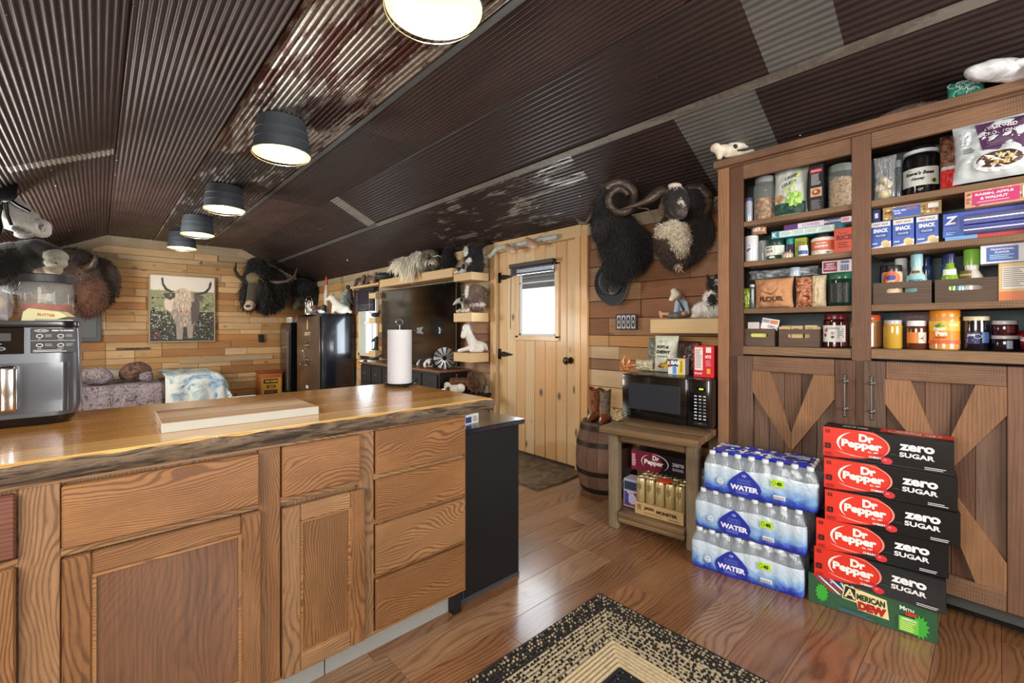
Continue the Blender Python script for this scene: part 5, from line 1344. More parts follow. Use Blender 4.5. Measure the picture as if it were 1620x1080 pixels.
    return T
waterpack('bottled water pack at the bottom of the stack, on the floor before the pantry', 2.354, .857, 0, 9.1)
waterpack('bottled water pack in the middle of the three-high stack', 2.363, .848, .2035, 5)
waterpack('bottled water pack on top of the stack with blue film over its caps', 2.380, .806, .407, 6, True)

# ---- soda cartons
def a_soda(base, fld, zero=True):
    def f(p, w, h):
        K = lambda x, y: (x * w, y * h)
        p.poly([K(0, 0), K(.10, .0), K(.22, .03), K(.34, .09), K(.43, .17), K(.50, .30), K(.535, .45), K(.54, .60), K(.52, .75), K(.47, .9), K(.42, 1), K(0, 1)], fld)
        p.arc(w * .335, h * .55, w * .215, h * .44, -1.0, 1.75, .0, .008, '#ee8f7c'); p.arc(w * .322, h * .55, w * .212, h * .42, -.9, 1.6, .0, .004, '#c4161c')
        p.arc(w * .325, h * .53, w * .205, h * .42, 2.0, 3.9, .0, .009, '#f6efe8')
        p.text('Dr', w * .365, h * .765, h * .26, '#fbf3ec', .055, w=w * .12); p.text('Pepper', w * .325, h * .50, h * .33, '#fbf3ec', .055, w=w * .33)
        p.text('Est. 1885', w * .42, h * .335, h * .055, '#fbf3ec', .02); p.arc(w * .30, h * .40, w * .22, h * .27, 3.7, 5.0, .0, .003, '#f6d8cc')
        p.ell(w * .475, h * .265, w * .034, h * .075, '#c5232c'); p.ell(w * .525, h * .14, w * .044, h * .105, '#d3323a'); p.ell(w * .513, h * .165, w * .012, h * .025, '#ee8a84')
        p.text('CHERRY', w * .435, h * .19, h * .065, '#fbf3ec', .03, w=w * .10)
        p.arc(w * .575, h * .12, w * .06, h * .28, .9, 2.2, .0, .003, '#27503a')
        if zero: p.text('zero', w * .745, h * .66, h * .20, '#eceef0', .045, w=w * .25); p.text('SUGAR', w * .745, h * .42, h * .15, '#eceef0', .035, w=w * .25)
        p.lines(w * .80, w * .95, h * .06, h * .16, 2, '#c9cccf', .003)
        p.text('12', w * .045, h * .87, h * .11, '#3a0c0c', .05); p.rect(w * .02, w * .07, h * .28, h * .46, '#3a0f10'); p.text('6', w * .045, h * .37, h * .07, '#c4281c', .03); p.lines(w * .02, w * .10, h * .04, h * .16, 3, '#7e1812')
    return f
def a_stop(p, w, d):
    p.poly([(0, 0), (w * .46, 0), (w * .5, d * .5), (w * .52, d), (0, d)], '#181416'); p.rect(w * .46, w, d * .3, d, '#d8392a'); p.ell(w * .72, d * .62, w * .2, d * .34, '#f0e4dc'); p.ell(w * .72, d * .62, w * .19, d * .30, '#d8392a'); p.text('Dr Pepper', w * .72, d * .62, d * .3, '#f6ece4', .04, w=w * .3, rot=pi)
    p.text('ZERO SUGAR', w * .26, d * .45, d * .22, '#e8e8ea', .04, w=w * .22, rot=pi); p.lines(w * .08, w * .3, d * .8, d * .9, 1, '#9a9a9c')
def a_send(p, d, h): p.rect(0, d, 0, h, '#a81e2c')
SG = 'red and black soda cartons stacked by the pantry'
sod = [(2.474, .334, 3, 'top'), (2.442, .322, 5.5, '2'), (2.424, .313, 9, '3'), (2.419, .345, 9, '4'), (2.410, .353, 4, '5')]
names = ['red and black soda carton at the very top of the stack', 'red and black soda carton second from the top', 'red and black soda carton in the middle, third from the top', 'red and black soda carton fourth from the top, shifted toward the water', 'red and black soda carton resting on the green one']
for k, ((x, y, a, _), nm) in enumerate(zip(sod, names)):
    crt('soda_carton', nm, 'soda carton', x, y, .1335 * (5 - k), .432, .125, .1325, '#131417', a_soda('#131417', '#dd3424'), SG, rz=a, side=a_send, top=a_stop if k == 0 else None, rough=.32)
def a_dew(p, w, h):
    p.poly([(0, h), (w * .42, h), (w * .38, h * .72), (w * .2, h * .8), (w * .06, h * .92)], '#23408a')
    for i in range(4): p.poly([(w * (.02 + i * .05), h), (w * (.05 + i * .05), h), (w * (.24 + i * .05), h * .55), (w * (.21 + i * .05), h * .55)], '#dfe6e2' if i % 2 else '#b33434')
    for i in range(3): p.poly([(w * (.27 + i * .045), h), (w * (.29 + i * .045), h), (w * (.34 + i * .045), h * .68), (w * (.32 + i * .045), h * .68)], '#cfe6b8')
    for sx, sy in ((.2, .87), (.16, .80), (.3, .9)): p.text('*', w * sx, h * sy, h * .08, '#f4f6f8', .05)
    for cx_, cy_, rr_ in ((.12, .45, .09), (.88, .36, .10)):
        pts = []
        for i in range(26): a = 2 * pi * i / 26; q = rr_ * (1.15 if i % 2 else .8) * (1 + .2 * noise.noise((i, cx_ * 9, 0))); pts.append((w * cx_ + w * q * cos(a) * .6, h * cy_ + w * q * sin(a)))
        p.poly(pts, '#3fae3a')
    p.poly([(w * .29, h * .5), (w * .31, h * .97), (w * .43, h * .93), (w * .64, h * .86), (w * .66, h * .26), (w * .42, h * .28), (w * .41, h * .48)], '#e9dfa4'); p.poly([(w * .30, h * .53), (w * .32, h * .93), (w * .40, h * .9), (w * .40, h * .53)], '#141a16')
    p.text('A', w * .355, h * .72, h * .32, '#1c2a20', .09); p.text('A', w * .355, h * .72, h * .30, '#e9dfa4', .02)
    p.text('MERICAN', w * .52, h * .70, h * .20, '#1a241c', .05, w=w * .22); p.text('DEW', w * .53, h * .43, h * .27, '#b3241c', .09, w=w * .22)
    p.lines(w * .26, w * .56, h * .06, h * .18, 2, '#5c6aa8', .003)
    p.text('M', w * .755, h * .80, h * .13, '#dfe9da', .03); p.text('MTN', w * .80, h * .78, h * .09, '#dfe9da', .03); p.text('DEW', w * .82, h * .66, h * .12, '#d8362a', .07, w=w * .08)
    p.rect(w * .73, w * .87, h * .1, h * .55, '#74c44c'); p.text('AMERICA', w * .80, h * .48, h * .07, '#eef8e8', .03, w=w * .11); p.lines(w * .74, w * .86, h * .12, h * .42, 5, '#e6f28a', .003)
    p.text('17', w * .43, h * .95, h * .08, '#b33434', .04)
crt('soda_carton', 'green patriotic soda carton at the bottom of the stack on the floor', 'soda carton', 2.422, .378, 0, .432, .125, .1325, '#1c5230', a_dew, 'soda cartons on the floor', rz=5.3, rough=.32)

# ---- under the bench
def a_maroon(p, w, h):
    K = lambda x, y: (x * w, y * h)
    p.poly([K(0, 0), K(.45, 0), K(.54, .4), K(.5, .8), K(.44, 1), K(0, 1)], '#6e1430'); p.arc(w * .40, h * .55, w * .23, h * .40, -.9, 1.8, 0, .006, '#e8d8da'); p.arc(w * .39, h * .53, w * .22, h * .38, 2.0, 3.9, 0, .006, '#e8d8da'); p.text('Dr', w * .42, h * .76, h * .24, '#efe4e4', .05, w=w * .11); p.text('Pepper', w * .385, h * .50, h * .3, '#efe4e4', .05, w=w * .32); p.text('zero', w * .78, h * .64, h * .17, '#a9a2a8', .05); p.text('SUGAR', w * .78, h * .42, h * .13, '#a9a2a8', .04)
    p.rect(0, w * .09, h * .1, h * .9, '#8a2440'); p.lines(w * .01, w * .08, h * .2, h * .8, 7, '#e6d2d6')
g_ = .122
crt('blue_case', 'blue and black drink case at the back of the lower bench shelf', 'drink case', 2.655, 1.40, g_, .29, .16, .205, '#141a2a', lambda p, w, h: (p.poly([(w * .1, h * .72), (w * .9, h * .35), (w * .95, h * .5), (w * .3, h * .85)], '#3d6aa0'), p.rect(0, w, h * .9, h, '#232a3a')), rz=6)
crt('maroon_soda_carton', 'maroon and black soda carton on top of the blue case under the bench', 'soda carton', 2.60, 1.44, g_ + .2065, .40, .125, .13, '#17121a', a_maroon, rz=4, rough=.35)
crt('small_drink_case', 'white and purple small drink case at the left of the lower bench shelf', 'drink case', 2.475, 1.575, g_, .10, .10, .175, '#b9b2c4', lambda p, w, h: (p.rect(w * .05, w * .95, h * .62, h * .92, '#30405c'), p.rect(w * .05, w * .95, h * .05, h * .55, '#8a3f5c'), p.ell(w * .6, h * .3, w * .3, h * .18, '#c8c4dc'), p.text('FIZZ', w * .5, h * .5, h * .1, '#f0ecf4', .04), p.rect(w * .1, w * .35, h * .1, h * .5, '#3c50a0')), rz=5)
crt('small_drink_case', 'black drink case with a pale swirl beside the left bench leg', 'drink case', 2.56, 1.675, g_, .07, .10, .19, '#16171b', lambda p, w, h: (p.arc(w * .5, h * .5, w * .3, h * .2, .5, 4.5, .001, .004, '#a8adb0')), rz=5)
crt('patterned_case', 'grey and crimson patterned drink case at the right of the lower bench shelf', 'drink case', 2.56, 1.165, g_, .072, .10, .33, '#3d3440', lambda p, w, h: [p.ell(rnd(.1, .9) * w, rnd(.1, .62) * h, .012, .008, random.choice(['#8a3a4c', '#8d8f9a', '#5d6a80']), rot=rnd(0, 3)) for i in range(24)] and (p.rect(0, w, h * .68, h * .98, '#6c6a72'), p.text('ENERGY', w * .5, h * .83, h * .05, '#c9c6cc', .02)), rz=8)
tr_ = crt('drink_tray', 'tan cardboard tray of tall cans with dark script on the lower bench shelf', 'tray', 2.438, 1.365, g_, .295, .20, .072, '#b29565', lambda p, w, h: ([p.poly([(w * (.05 + i * .03), h * .85), (w * (.066 + i * .03), h * .85), (w * (.07 + i * .03), h * .3 + (i % 2) * h * .15), (w * (.06 + i * .03), h * .4)], '#4a2f1c') for i in range(3)], p.text('JAVA', w * .31, h * .62, h * .3, '#3c2414', .07, w=w * .22), p.text('MONSTER', w * .67, h * .56, h * .28, '#3c2414', .06, w=w * .42), p.lines(w * .2, w * .6, h * .2, h * .3, 1, '#6a4a2c'), p.lines(w * .7, w * .92, h * .14, h * .26, 1, '#6a4a2c')), rz=7)
cm = pm('#b3a070', .3, .35, .3); b = B()
b.lathe([(0, 0), (.024, 0), (.0295, .008), (.0295, .128), (.024, .142), (.0255, .146), (.0235, .146), (.022, .141), (0, .141)], 18); canme = b.out('can', cm, None, smooth=40); CAN = canme.data; D.objects.remove(canme)
b = B(); b.sph((0, -.004, .1425), (.009, .012, .0012), sub=2); tabo = b.out('pull_tab', M['steel'], None); TAB = tabo.data; D.objects.remove(tabo)
A_ = R(-90 + 7)
for j in range(3):
    for i in range(5):
        lx, ly = (i - 2) * .0598, -.068 + j * .0605
        T = thing('drink_can', 'tall tan coffee drink can, %s of the %s row in the tray' % (('leftmost', 'second from left', 'middle one', 'second from right', 'rightmost')[i], ('front', 'middle', 'back')[j]), 'can', tuple(tr_.location + V((cos(A_) * lx - sin(A_) * ly, sin(A_) * lx + cos(A_) * ly, .0728))), A_, 'tan cans in the tray')
        o = D.objects.new('can', CAN); COL.objects.link(o); o.parent = T; o = D.objects.new('pull_tab', TAB); COL.objects.link(o); o.parent = T
        if j == 0:
            p = Print((0, 0, 0), warp=cylwarp(.0295, 0)); [p.rect(-.012 + q * .009, -.008 + q * .009, .08 - q % 2 * .01, .115, '#5a4a2c') for q in range(3)]; p.out(T)
T = thing('price_sticker', 'bright red-orange round price sticker lying on the tan cans', 'sticker', (2.49, 1.35, .343), 0); b = B(); b.lathe([(0, 0), (.045, 0), (.045, .002), (0, .003)], 20); b.out('sticker', pm('#e8452a', .5), T)

# ---- on the microwave
mz = .955
def a_chew(p, w, h):
    p.text('SOFT &', -.01, h * .68, h * .085, '#22242a', .05, shear=.15, rot=-.05); p.text('CHEWY', -.008, h * .54, h * .095, '#22242a', .06, shear=.15, rot=-.05); p.text('GRANOLA', -.01, h * .42, h * .045, '#44464c', .03); p.lines(-.05, .02, h * .80, h * .88, 2, '#6a7a5a', .002)
    p.ell(-.01, h * .17, .03, .018, '#b8863c'); p.ell(.025, h * .16, .035, .016, '#e0bd3e'); p.poly([(.0, h * .2), (.03, h * .38), (.04, h * .36), (.02, h * .2)], '#7fae3e'); p.ell(-.03, h * .14, .012, .010, '#7a4a24')
bag('snack_bag', 'white soft and chewy snack bag standing on the microwave', 'bag', 2.80, 1.535, mz, .165, .245, .075, '#d3d6c4', a_chew, seed=31, rz=6, wr=.006, lean=-5)
bag('foil_bag', 'open dark brown foil bag leaning behind the small snack bar box', 'bag', 2.87, 1.41, mz, .16, .21, .07, '#4b3530', seed=32, rz=6, wr=.008, lean=-8)
bag('grey_pouch', 'grey-green cloth pouch slumped at the back left of the microwave', 'bag', 2.92, 1.68, mz, .15, .23, .09, '#77796a', seed=34, rz=5, wr=.008, lean=-10)
def a_kind(p, w, h):
    p.rect(w * .62, w * .92, 0, h, '#e6c83e'); p.text('GRANOLA', w * .78, h * .5, w * .1, '#5a4410', .04, rot=pi / 2, w=h * .7); p.rect(0, w * .16, h * .45, h * .95, '#8a2f34'); p.rect(w * .16, w * .32, h * .5, h * .95, '#2d3c60'); p.rect(w * .34, w * .60, h * .5, h * .95, '#28406c'); p.text('BAR', w * .47, h * .74, h * .25, '#eef0f0', .06); p.text('K', w * .08, h * .7, h * .2, '#f4ecec', .04); p.rect(w * .3, w * .5, h * .05, h * .48, '#4f93d2')
crt('bar_box', 'small white, blue and yellow snack bar box on the microwave', 'box', 2.735, 1.405, mz, .112, .06, .104, '#dde4e4', a_kind, rz=3)
def a_red(p, w, h): p.rect(w * .06, w * .46, h * .22, h * .94, '#e6dedb'); p.lines(w * .09, w * .43, h * .28, h * .9, 13, '#8c8280'); p.rect(w * .62, w * .88, h * .78, h * .95, '#e8dcd4'); p.text('RITZ', w * .74, h * .65, h * .09, '#f7dede', .06, w=w * .3); p.lines(w * .6, w * .9, h * .35, h * .55, 4, '#f0b0a8', .003); p.rect(w * .66, w * .84, h * .12, h * .28, '#f0a03a'); p.text('SNACK', w * .25, h * .12, h * .06, '#f6dada', .04)
crt('cracker_box', 'tall red cracker box at the right end of the microwave top', 'box', 2.70, 1.213, mz, .12, .075, .192, '#c81d2a', a_red, rz=3)
T = thing('carved_bird', 'glossy orange-brown carved wooden bird at the left corner of the microwave', 'figurine', (2.72, 1.745, mz), R(-60)); 
b = B(); b.tube([(-.03, 0, .012), (-.045, 0, .05), (-.04, 0, .09), (-.025, 0, .115)], [.012, .018, .013, .003], 12); b.tube([(-.03, 0, .02), (-.005, 0, .055), (.0, 0, .09), (-.01, 0, .125)], [.014, .02, .012, .003], 12); b.tube([(-.02, 0, .03), (.02, 0, .045), (.05, 0, .04)], [.02, .018, .003], 12); b.sph((-.02, 0, .014), (.03, .022, .014), sub=2); b.out('body', pm('#a4622c', .3, coat=.5), T, smooth=60)
bag('cloth_roll', 'cream cloth sack lying behind the carved bird on the microwave', 'bag', 2.80, 1.69, mz, .14, .075, .055, '#c9bf9f', seed=36, wr=.008)
b = B()

# ---- barrel, boots, rope
br = thing('wooden_barrel', 'old oak barrel with dark iron hoops standing between the door and the bench', 'barrel', (2.90, 2.085, 0))
def brad(z): return .165 + .055 * (1 - ((z - .27) / .28) ** 2)
for i in range(16):
    a0, a1 = 2 * pi * i / 16 + .006, 2 * pi * (i + 1) / 16 - .006; b = B(); rg_ = []
    for k in range(9):
        z = .0 + .54 * k / 8; r_ = brad(z); rg_.append([b.bm.verts.new((q * cos(a), q * sin(a), z)) for a, q in ((a0, r_), (a1, r_), (a1, r_ - .02), (a0, r_ - .02))])
    for p_, q_ in zip(rg_, rg_[1:]):
        for s in range(4): b.bm.faces.new([p_[s], p_[(s + 1) % 4], q_[(s + 1) % 4], q_[s]])
    b.bm.faces.new(rg_[0]); b.bm.faces.new(rg_[-1]); b.out('stave', M['stave'], br)
for z in (.035, .17, .385, .50):
    b = B(); r0, r1 = brad(z - .018) + .003, brad(z + .018) + .003; b.lathe([(r0, z - .018), (r1, z + .018), (r1 - .004, z + .018), (r0 - .004, z - .018), (r0, z - .018)], 32); b.out('hoop', pm('#33281f', .5, .6), br, smooth=30)
b = B(); b.cyl((0, 0, .51), (0, 0, .535), .15, seg=28); b.out('barrel_head', M['stave'], br)
lea = mottle('tooled_leather', ['#3a1a10', '#7a4428', '#a56a44', '#5a2c1a'], 26, .5, 2.5, 4, .7); lea2 = mottle('tooled_leather_grey', ['#2c2620', '#6a5a4a', '#8f8270', '#40342a'], 26, .5, 2.5, 4, .7)
def boot(label, x, y, rz, shaft, vamp):
    T = thing('cowboy_boot', label, 'boot', (x, y, .54), rz, 'pair of cowboy boots on the barrel'); b = B()
    secs = []
    for z, cx_, rx_, ry_ in ((.03, .0, .036, .032), (.07, .0, .038, .034), (.11, .004, .042, .036), (.17, .006, .05, .04), (.23, .006, .056, .043)):
        pts = []
        for i in range(18): a = 2 * pi * i / 18; pts.append((cx_ + rx_ * cos(a), ry_ * sin(a), z + (.030 * abs(sin(a)) if z > .2 else 0)))
        secs.append([b.bm.verts.new(q) for q in pts])
    for p_, q_ in zip(secs, secs[1:]):
        for i in range(18): b.bm.faces.new([p_[i], p_[(i + 1) % 18], q_[(i + 1) % 18], q_[i]])
    b.out('shaft', shaft, T, smooth=60)
    b = B(); b.tube([(-.03, 0, .055), (.0, 0, .05), (.05, 0, .036), (.095, 0, .026), (.135, 0, .02)], [.03, .038, .034, .030, .012], 14); b.out('vamp', vamp, T, smooth=60)
    b = B(); b.prism([(-.05, 0), (-.01, 0), (.0, .016), (.05, .004), (.12, .004), (.15, .012), (.148, .018), (.05, .014), (0, .024), (-.045, .024)], .056, o=(0, -.028, 0), r=(1, 0, 0), u=(0, 0, 1)); b.out('sole', pm('#2a1a10', .6), T)
boot('brown tooled leather boot on the barrel, nearer the door', 2.845, 2.13, R(195), lea, pm('#7c4526', .35, coat=.4)); boot('brown and grey tooled boot on the barrel, nearer the bench', 2.83, 2.02, R(200), lea2, pm('#8a4a28', .35, coat=.4))
T = thing('rope_coil', 'coiled tan braided rope beside the microwave', 'rope', (2.56, 1.755, .655), 0); b = B(); pts = []
T.location = (2.60, 1.70, .655)
for i in range(150): a = i * .27; pts.append((.030 * cos(a) * (1 + .1 * sin(i * .11)) - .012, .028 * sin(a), .01 + .055 * (i / 150) + .004 * sin(a * 3)))
b.tube(pts, .0055, 6); b.out('rope', mottle('rope_fibre', ['#5a4a34', '#a08a66', '#c2ac84'], 60, .9, 1, 3, 1), T, smooth=60)
T.location = (2.485, 1.675, .6535)
T = thing('ornament_jar', 'little white and green painted jar with a white lid behind the rope', 'jar', (2.80, 1.745, .6535), 0); b = B(); b.lathe([(0, 0), (.03, 0), (.034, .03), (.034, .10), (.028, .115), (0, .115)], 20); b.out('body', mottle('painted_jar', ['#3f5a48', '#dfe0d4', '#8fa08a'], 22, .4, 2), T, smooth=40); b = B(); b.lathe([(0, .113), (.032, .113), (.032, .14), (0, .142)], 20); b.out('lid', pm('#d8d4c8', .4), T, smooth=40)

# ================================================================ mounts, figurines, far furniture
VR = -math.atan2(655, 710)
def sc(k, prims):
    o = []
    for p in prims:
        if p[0] == 'e':
            r = p[2] if isinstance(p[2], tuple) else (p[2],) * 3
            o.append(('e', tuple(c * k for c in p[1]), tuple(c * k for c in r), p[3]) + tuple(p[4:]))
        else: o.append(('c', tuple(c * k for c in p[1]), tuple(c * k for c in p[2]), p[3] * k, p[4] * k, p[5]))
    return o
def animal(name, label, cat, loc, k, prims, voxel=None, rz=VR, group=None, mat=None, eyes=(), horns=(), hairs=None, jitter=.0, hornmat=None, seed=0, smooth=2, eyer=1.6, part='body'):
    T = thing(name, label, cat, loc, rz, group)
    body = sculpt(part, sc(k, prims), voxel or k * 1.6, mat or M['fur'], T, jitter=jitter * k, seed=seed, smooth=smooth)
    if cat in ('figurine', 'skull', 'taxidermy animal') and 'perched' not in label:
        zm = min(v.co.z for v in body.data.vertices); T.location.z += -zm + .0022
    for e in eyes: b = B(); b.sph(tuple(c * k for c in e), eyer * k, sub=2); b.out('eye', M['black'], T, smooth=60)
    for h in horns:
        b = B(); b.tube([tuple(c * k for c in q[:3]) for q in h], [q[3] * k for q in h], 12); b.out('horn', hornmat or M['horn'], T, smooth=60)
    if hairs:
        for hh in (hairs if isinstance(hairs, list) else [hairs]):
            n, L, wd, dr_ = hh[:4]; fl_ = min(v.co.z for v in body.data.vertices) + .001 if cat == 'figurine' else None
            hair(body, n, L * k, wd * k, M['fur'], T, dr_, hh[4] if len(hh) > 4 else None, seed + 5, curl=hh[5] if len(hh) > 5 else 0, floor=fl_)
    return T
def spiral(c, r0, r1, turns, a0, w0, w1, n=40, dep=0, sgn=1):
    return [(c[0] + (r0 + (r1 - r0) * i / n) * cos(a0 + sgn * turns * 2 * pi * i / n), c[1] - dep * i / n, c[2] + (r0 + (r1 - r0) * i / n) * sin(a0 + sgn * turns * 2 * pi * i / n), (w0 + (w1 - w0) * i / n) * (1 + .07 * sin(i * 2.2))) for i in range(n + 1)]

BK = '#121114'
animal('goat_head_mount', 'shaggy black goat shoulder mount with a curled horn beside the door', 'animal mount', (2.865, 1.932, 1.988), .00473,
       [('e', (14, 8, -26), (40, 24, 40), BK), ('e', (0, 8, 0), (34, 22, 34), BK), ('e', (-20, -4, 24), (22, 22, 34), '#191719'), ('c', (-22, -10, 14), (-34, -22, -6), 16, 10, '#1f1d1f'), ('e', (20, 24, -20), (34, 14, 36), BK), ('e', (2, 14, -58), (22, 14, 22), BK)],
       horns=[spiral((-4, -22, 42), 27, 12, 1.35, 2.5, 9, 5, dep=8, sgn=-1), [(-34, 0, 46, 5.5), (-42, -4, 36, 5), (-46, -8, 20, 4.2), (-53, -8, 9, 3.4), (-62, -6, 12, 2.4), (-72, -4, 24, .8)]],
       eyes=[(-36, -16, 30)], hairs=(9000, 9, .8, .6), jitter=1, seed=2)
animal('ram_head_mount', 'dark ram shoulder mount with a white nose blaze and pale woolly chest', 'animal mount', (2.79, 1.442, 2.070), .00416,
       [('e', (0, 0, 2), (22, 24, 27), '#1b1514'), ('c', (-2, -10, -4), (-2, -28, -20), 15, 11, '#2b2523'), ('e', (-1, -27, -9), (4.5, 7, 9), '#cfc6b8'), ('e', (-5, -12, 25), (11, 8, 4.5), '#d2c8b8'), ('e', (-2, -35, -21), (8, 4.5, 7), '#5a504a'),
        ('e', (0, 12, -40), (25, 20, 17), '#d6ccb6'), ('e', (7, 12, -56), (20, 20, 20), '#cfc4ac'), ('e', (12, 12, -70), (10, 18, 14), '#c2b59b'), ('e', (-6, 18, -62), (18, 18, 22), '#3d2e22'), ('e', (12, 22, -80), (25, 20, 19), '#35271d'), ('e', (42, 26, -38), (30, 20, 38), '#221a17'), ('e', (30, 24, -64), (28, 18, 28), '#2a201b'), ('e', (16, 32, -40), (36, 14, 38), '#2a201b'), ('e', (34, 10, 10), (26, 20, 26), '#171213'), ('e', (-20, 2, -8), (6, 5, 12), '#5a4636'), ('e', (8, 8, -97), (4, 4, 4), '#b9a284')],
       horns=[[(-12, 4, 22, 9), (-26, 0, 20, 10), (-38, -4, 10, 8), (-50, -4, 2, 5), (-66, 0, -3, 3), (-84, 4, -7, 1.4)], [(22, 6, 24, 10), (40, 0, 24, 10), (50, -6, 8, 9), (48, -12, -10, 6), (40, -14, -20, 3)],
              [(-28, -2, -34, .9), (-36, -6, -18, 1.1), (-46, -6, -9, 1.1), (-60, -4, -7, .8)], [(40, -14, -30, .8), (46, -14, -16, 1.1), (56, -12, -2, 1.1), (66, -8, 5, .8)]],
       eyes=[(-17, -16, 4), (14, -18, 8), (36, -12, 8)], hairs=[(5000, 4, 1.3, .4, lambda x, y, z: z < -.13 and x < .16, .3), (3500, 4.5, .8, .5, lambda x, y, z: z < -.14 or x > .13)], jitter=1.6, seed=4)
# hat on the wall
T = thing('felt_hat', 'charcoal felt cowboy hat hanging on the plank wall under the black goat mount', 'hat', (3.085, 2.11, 1.628), R(-90))
b = B(); n = 48; prof = [(.0, .125), (.030, .118), (.062, .125), (.080, .118), (.088, .10), (.093, .03), (.098, .012), (.112, .006), (.150, .004), (.172, .010), (.174, .014), (.150, .0), (.0, .0)]
for k_, (a_, c_) in enumerate(zip(prof, prof[1:])): pass
b.lathe(prof, n)
for v in b.bm.verts:
    x_, y_, z_ = v.co; r_ = math.hypot(x_, y_)
    if r_ > .11: z_ += (abs(x_) / .17) ** 2 * .045
    if z_ > .08 and r_ < .09: z_ -= .035 * math.exp(-(x_ / .02) ** 2)
    v.co = (x_ * .92, -z_ - .0, y_ * 1.1)
b.out('felt', pm('#2a2d32', .85, sheen=.4), T, smooth=60)
b = B(); b.lathe([(.0925, .032), (.094, .032), (.0975, .014), (.096, .014)], 40)
for v in b.bm.verts: x_, y_, z_ = v.co; v.co = (x_ * .925, -z_, y_ * 1.105)
b.out('hat_band', pm('#15161a', .5), T, smooth=60)

# outlet cover with three horseshoes
T = thing('switch_plate', 'black four-slot wall plate with pale horseshoe shapes between the hat and the shelf', 'switch plate', (3.098, 2.015, 1.305), R(-90))
b = B(); b.box(-.098, .098, 0, .006, -.062, .062, bev=.002); b.out('plate', pm('#121315', .5), T)
p = Print((0, 0, 0))
for i in range(4):
    x_ = -.068 + i * .045; p.rect(x_ - .017, x_ + .017, -.052, .052, '#c9cdd2'); p.ell(x_, .0, .0135, .044, '#15161a'); p.ell(x_, 0, .006, .014, '#b9bdc4')
p.out(T, 'plate_pattern')

# ---- floating shelves
def wshelf(label, y0, y1, z0, z1, x0=2.86, x1=None, name='floating_shelf', mat=None):
    x1 = x1 or 3.096
    T = thing(name, label, 'shelf', (x1, (y0 + y1) / 2, (z0 + z1) / 2), 0, 'pine box shelves on the right wall'); b = B(); b.box(x0 - x1, 0, -(y1 - y0) / 2, (y1 - y0) / 2, -(z1 - z0) / 2, (z1 - z0) / 2, bev=.003)
    b.out('shelf_board', mat or M['pine_h'], T); return T
wshelf('pine box shelf above the microwave carrying two goat figures', 1.145, 1.665, 1.22, 1.317)
wshelf('long pine box shelf running above the television', 4.07, 5.80, 1.822, 1.922)
wshelf('topmost pine box shelf between television and door, with black and white figures', 3.722, 4.045, 1.764, 1.847)
wshelf('middle pine box shelf between television and door, carrying a brown cow head', 3.722, 4.045, 1.325, 1.420)
wshelf('lowest pine box shelf between television and door, under the white horse', 3.722, 4.045, .897, .995)
wshelf('small pine shelf at the upper left end of the television', 6.11, 6.33, 1.70, 1.775, 2.95)
wshelf('small pine shelf at half height beside the side window', 6.12, 6.33, 1.335, 1.415, 2.95)
wshelf('low pine shelf at the left end of the television', 6.12, 6.33, .835, .93, 2.95)
wshelf('narrow pine shelf above the side window blind', 6.02, 7.0, 1.886, 1.912, 2.95)

# ---- television and console
T = thing('television', 'huge flat black television on the right wall left of the pine shelves', 'television', (3.06, 5.17, 1.306), R(-90))
b = B(); b.box(-.925, .925, -.02, .035, -.494, .494, bev=.004); b.out('housing', M['blackm'], T)
b = B(); b.box(-.915, .915, -.024, -.0205, -.486, .486); b.out('screen', pm('#0a0809', .10, 0, 1.0), T)
b = B(); b.box(.918, .926, -.022, -.018, -.494, .494); b.out('edge_strip', M['steel'], T)
T = thing('media_console', 'long black media console with drawers under the television', 'console', (2.90, 5.05, 0), R(-90))
def cb_(x0, x1, y0, y1, z0, z1, name, mat, parent=T, bev=.003):
    bb = B(); bb.box(x0, x1, y0, y1, z0, z1, bev=bev); return bb.out(name, mat, parent)
cb_(-1.0, .96, -.19, .19, .05, .775, 'body', M['blackm'])
cb_(-1.03, .99, -.215, .195, .775, .80, 'top', wood('console_top', '#4a2e1c', '#8a5c3c', 0, .8, .35, rings=.4, streak=.6, var=.05, coat=.4))
for i in range(6):
    for j in range(3): d_ = cb_(-.98 + i * .322, -.68 + i * .322, -.207, -.19, .08 + j * .228, .29 + j * .228, 'drawer', pm('#1a1c20', .4)); bb = B(); bb.cyl((-.86 + i * .322, -.215, .19 + j * .228), (-.80 + i * .322, -.215, .19 + j * .228), .006, seg=8); bb.out('handle', M['steel'], d_)
for sx in (-.96, .92):
    for sy in (-.17, .15): cb_(sx, sx + .04, sy, sy + .04, 0, .05, 'foot', M['blackm'])
T = thing('remote_stand', 'black tablet stand lying at the left of the console top', 'stand', (2.80, 5.86, .80), R(-60)); b = B(); b.prism([(-.14, 0), (.12, .075), (.13, .09), (-.13, .02)], .09, o=(0, -.045, 0)); b.out('stand', M['blackm'], T)

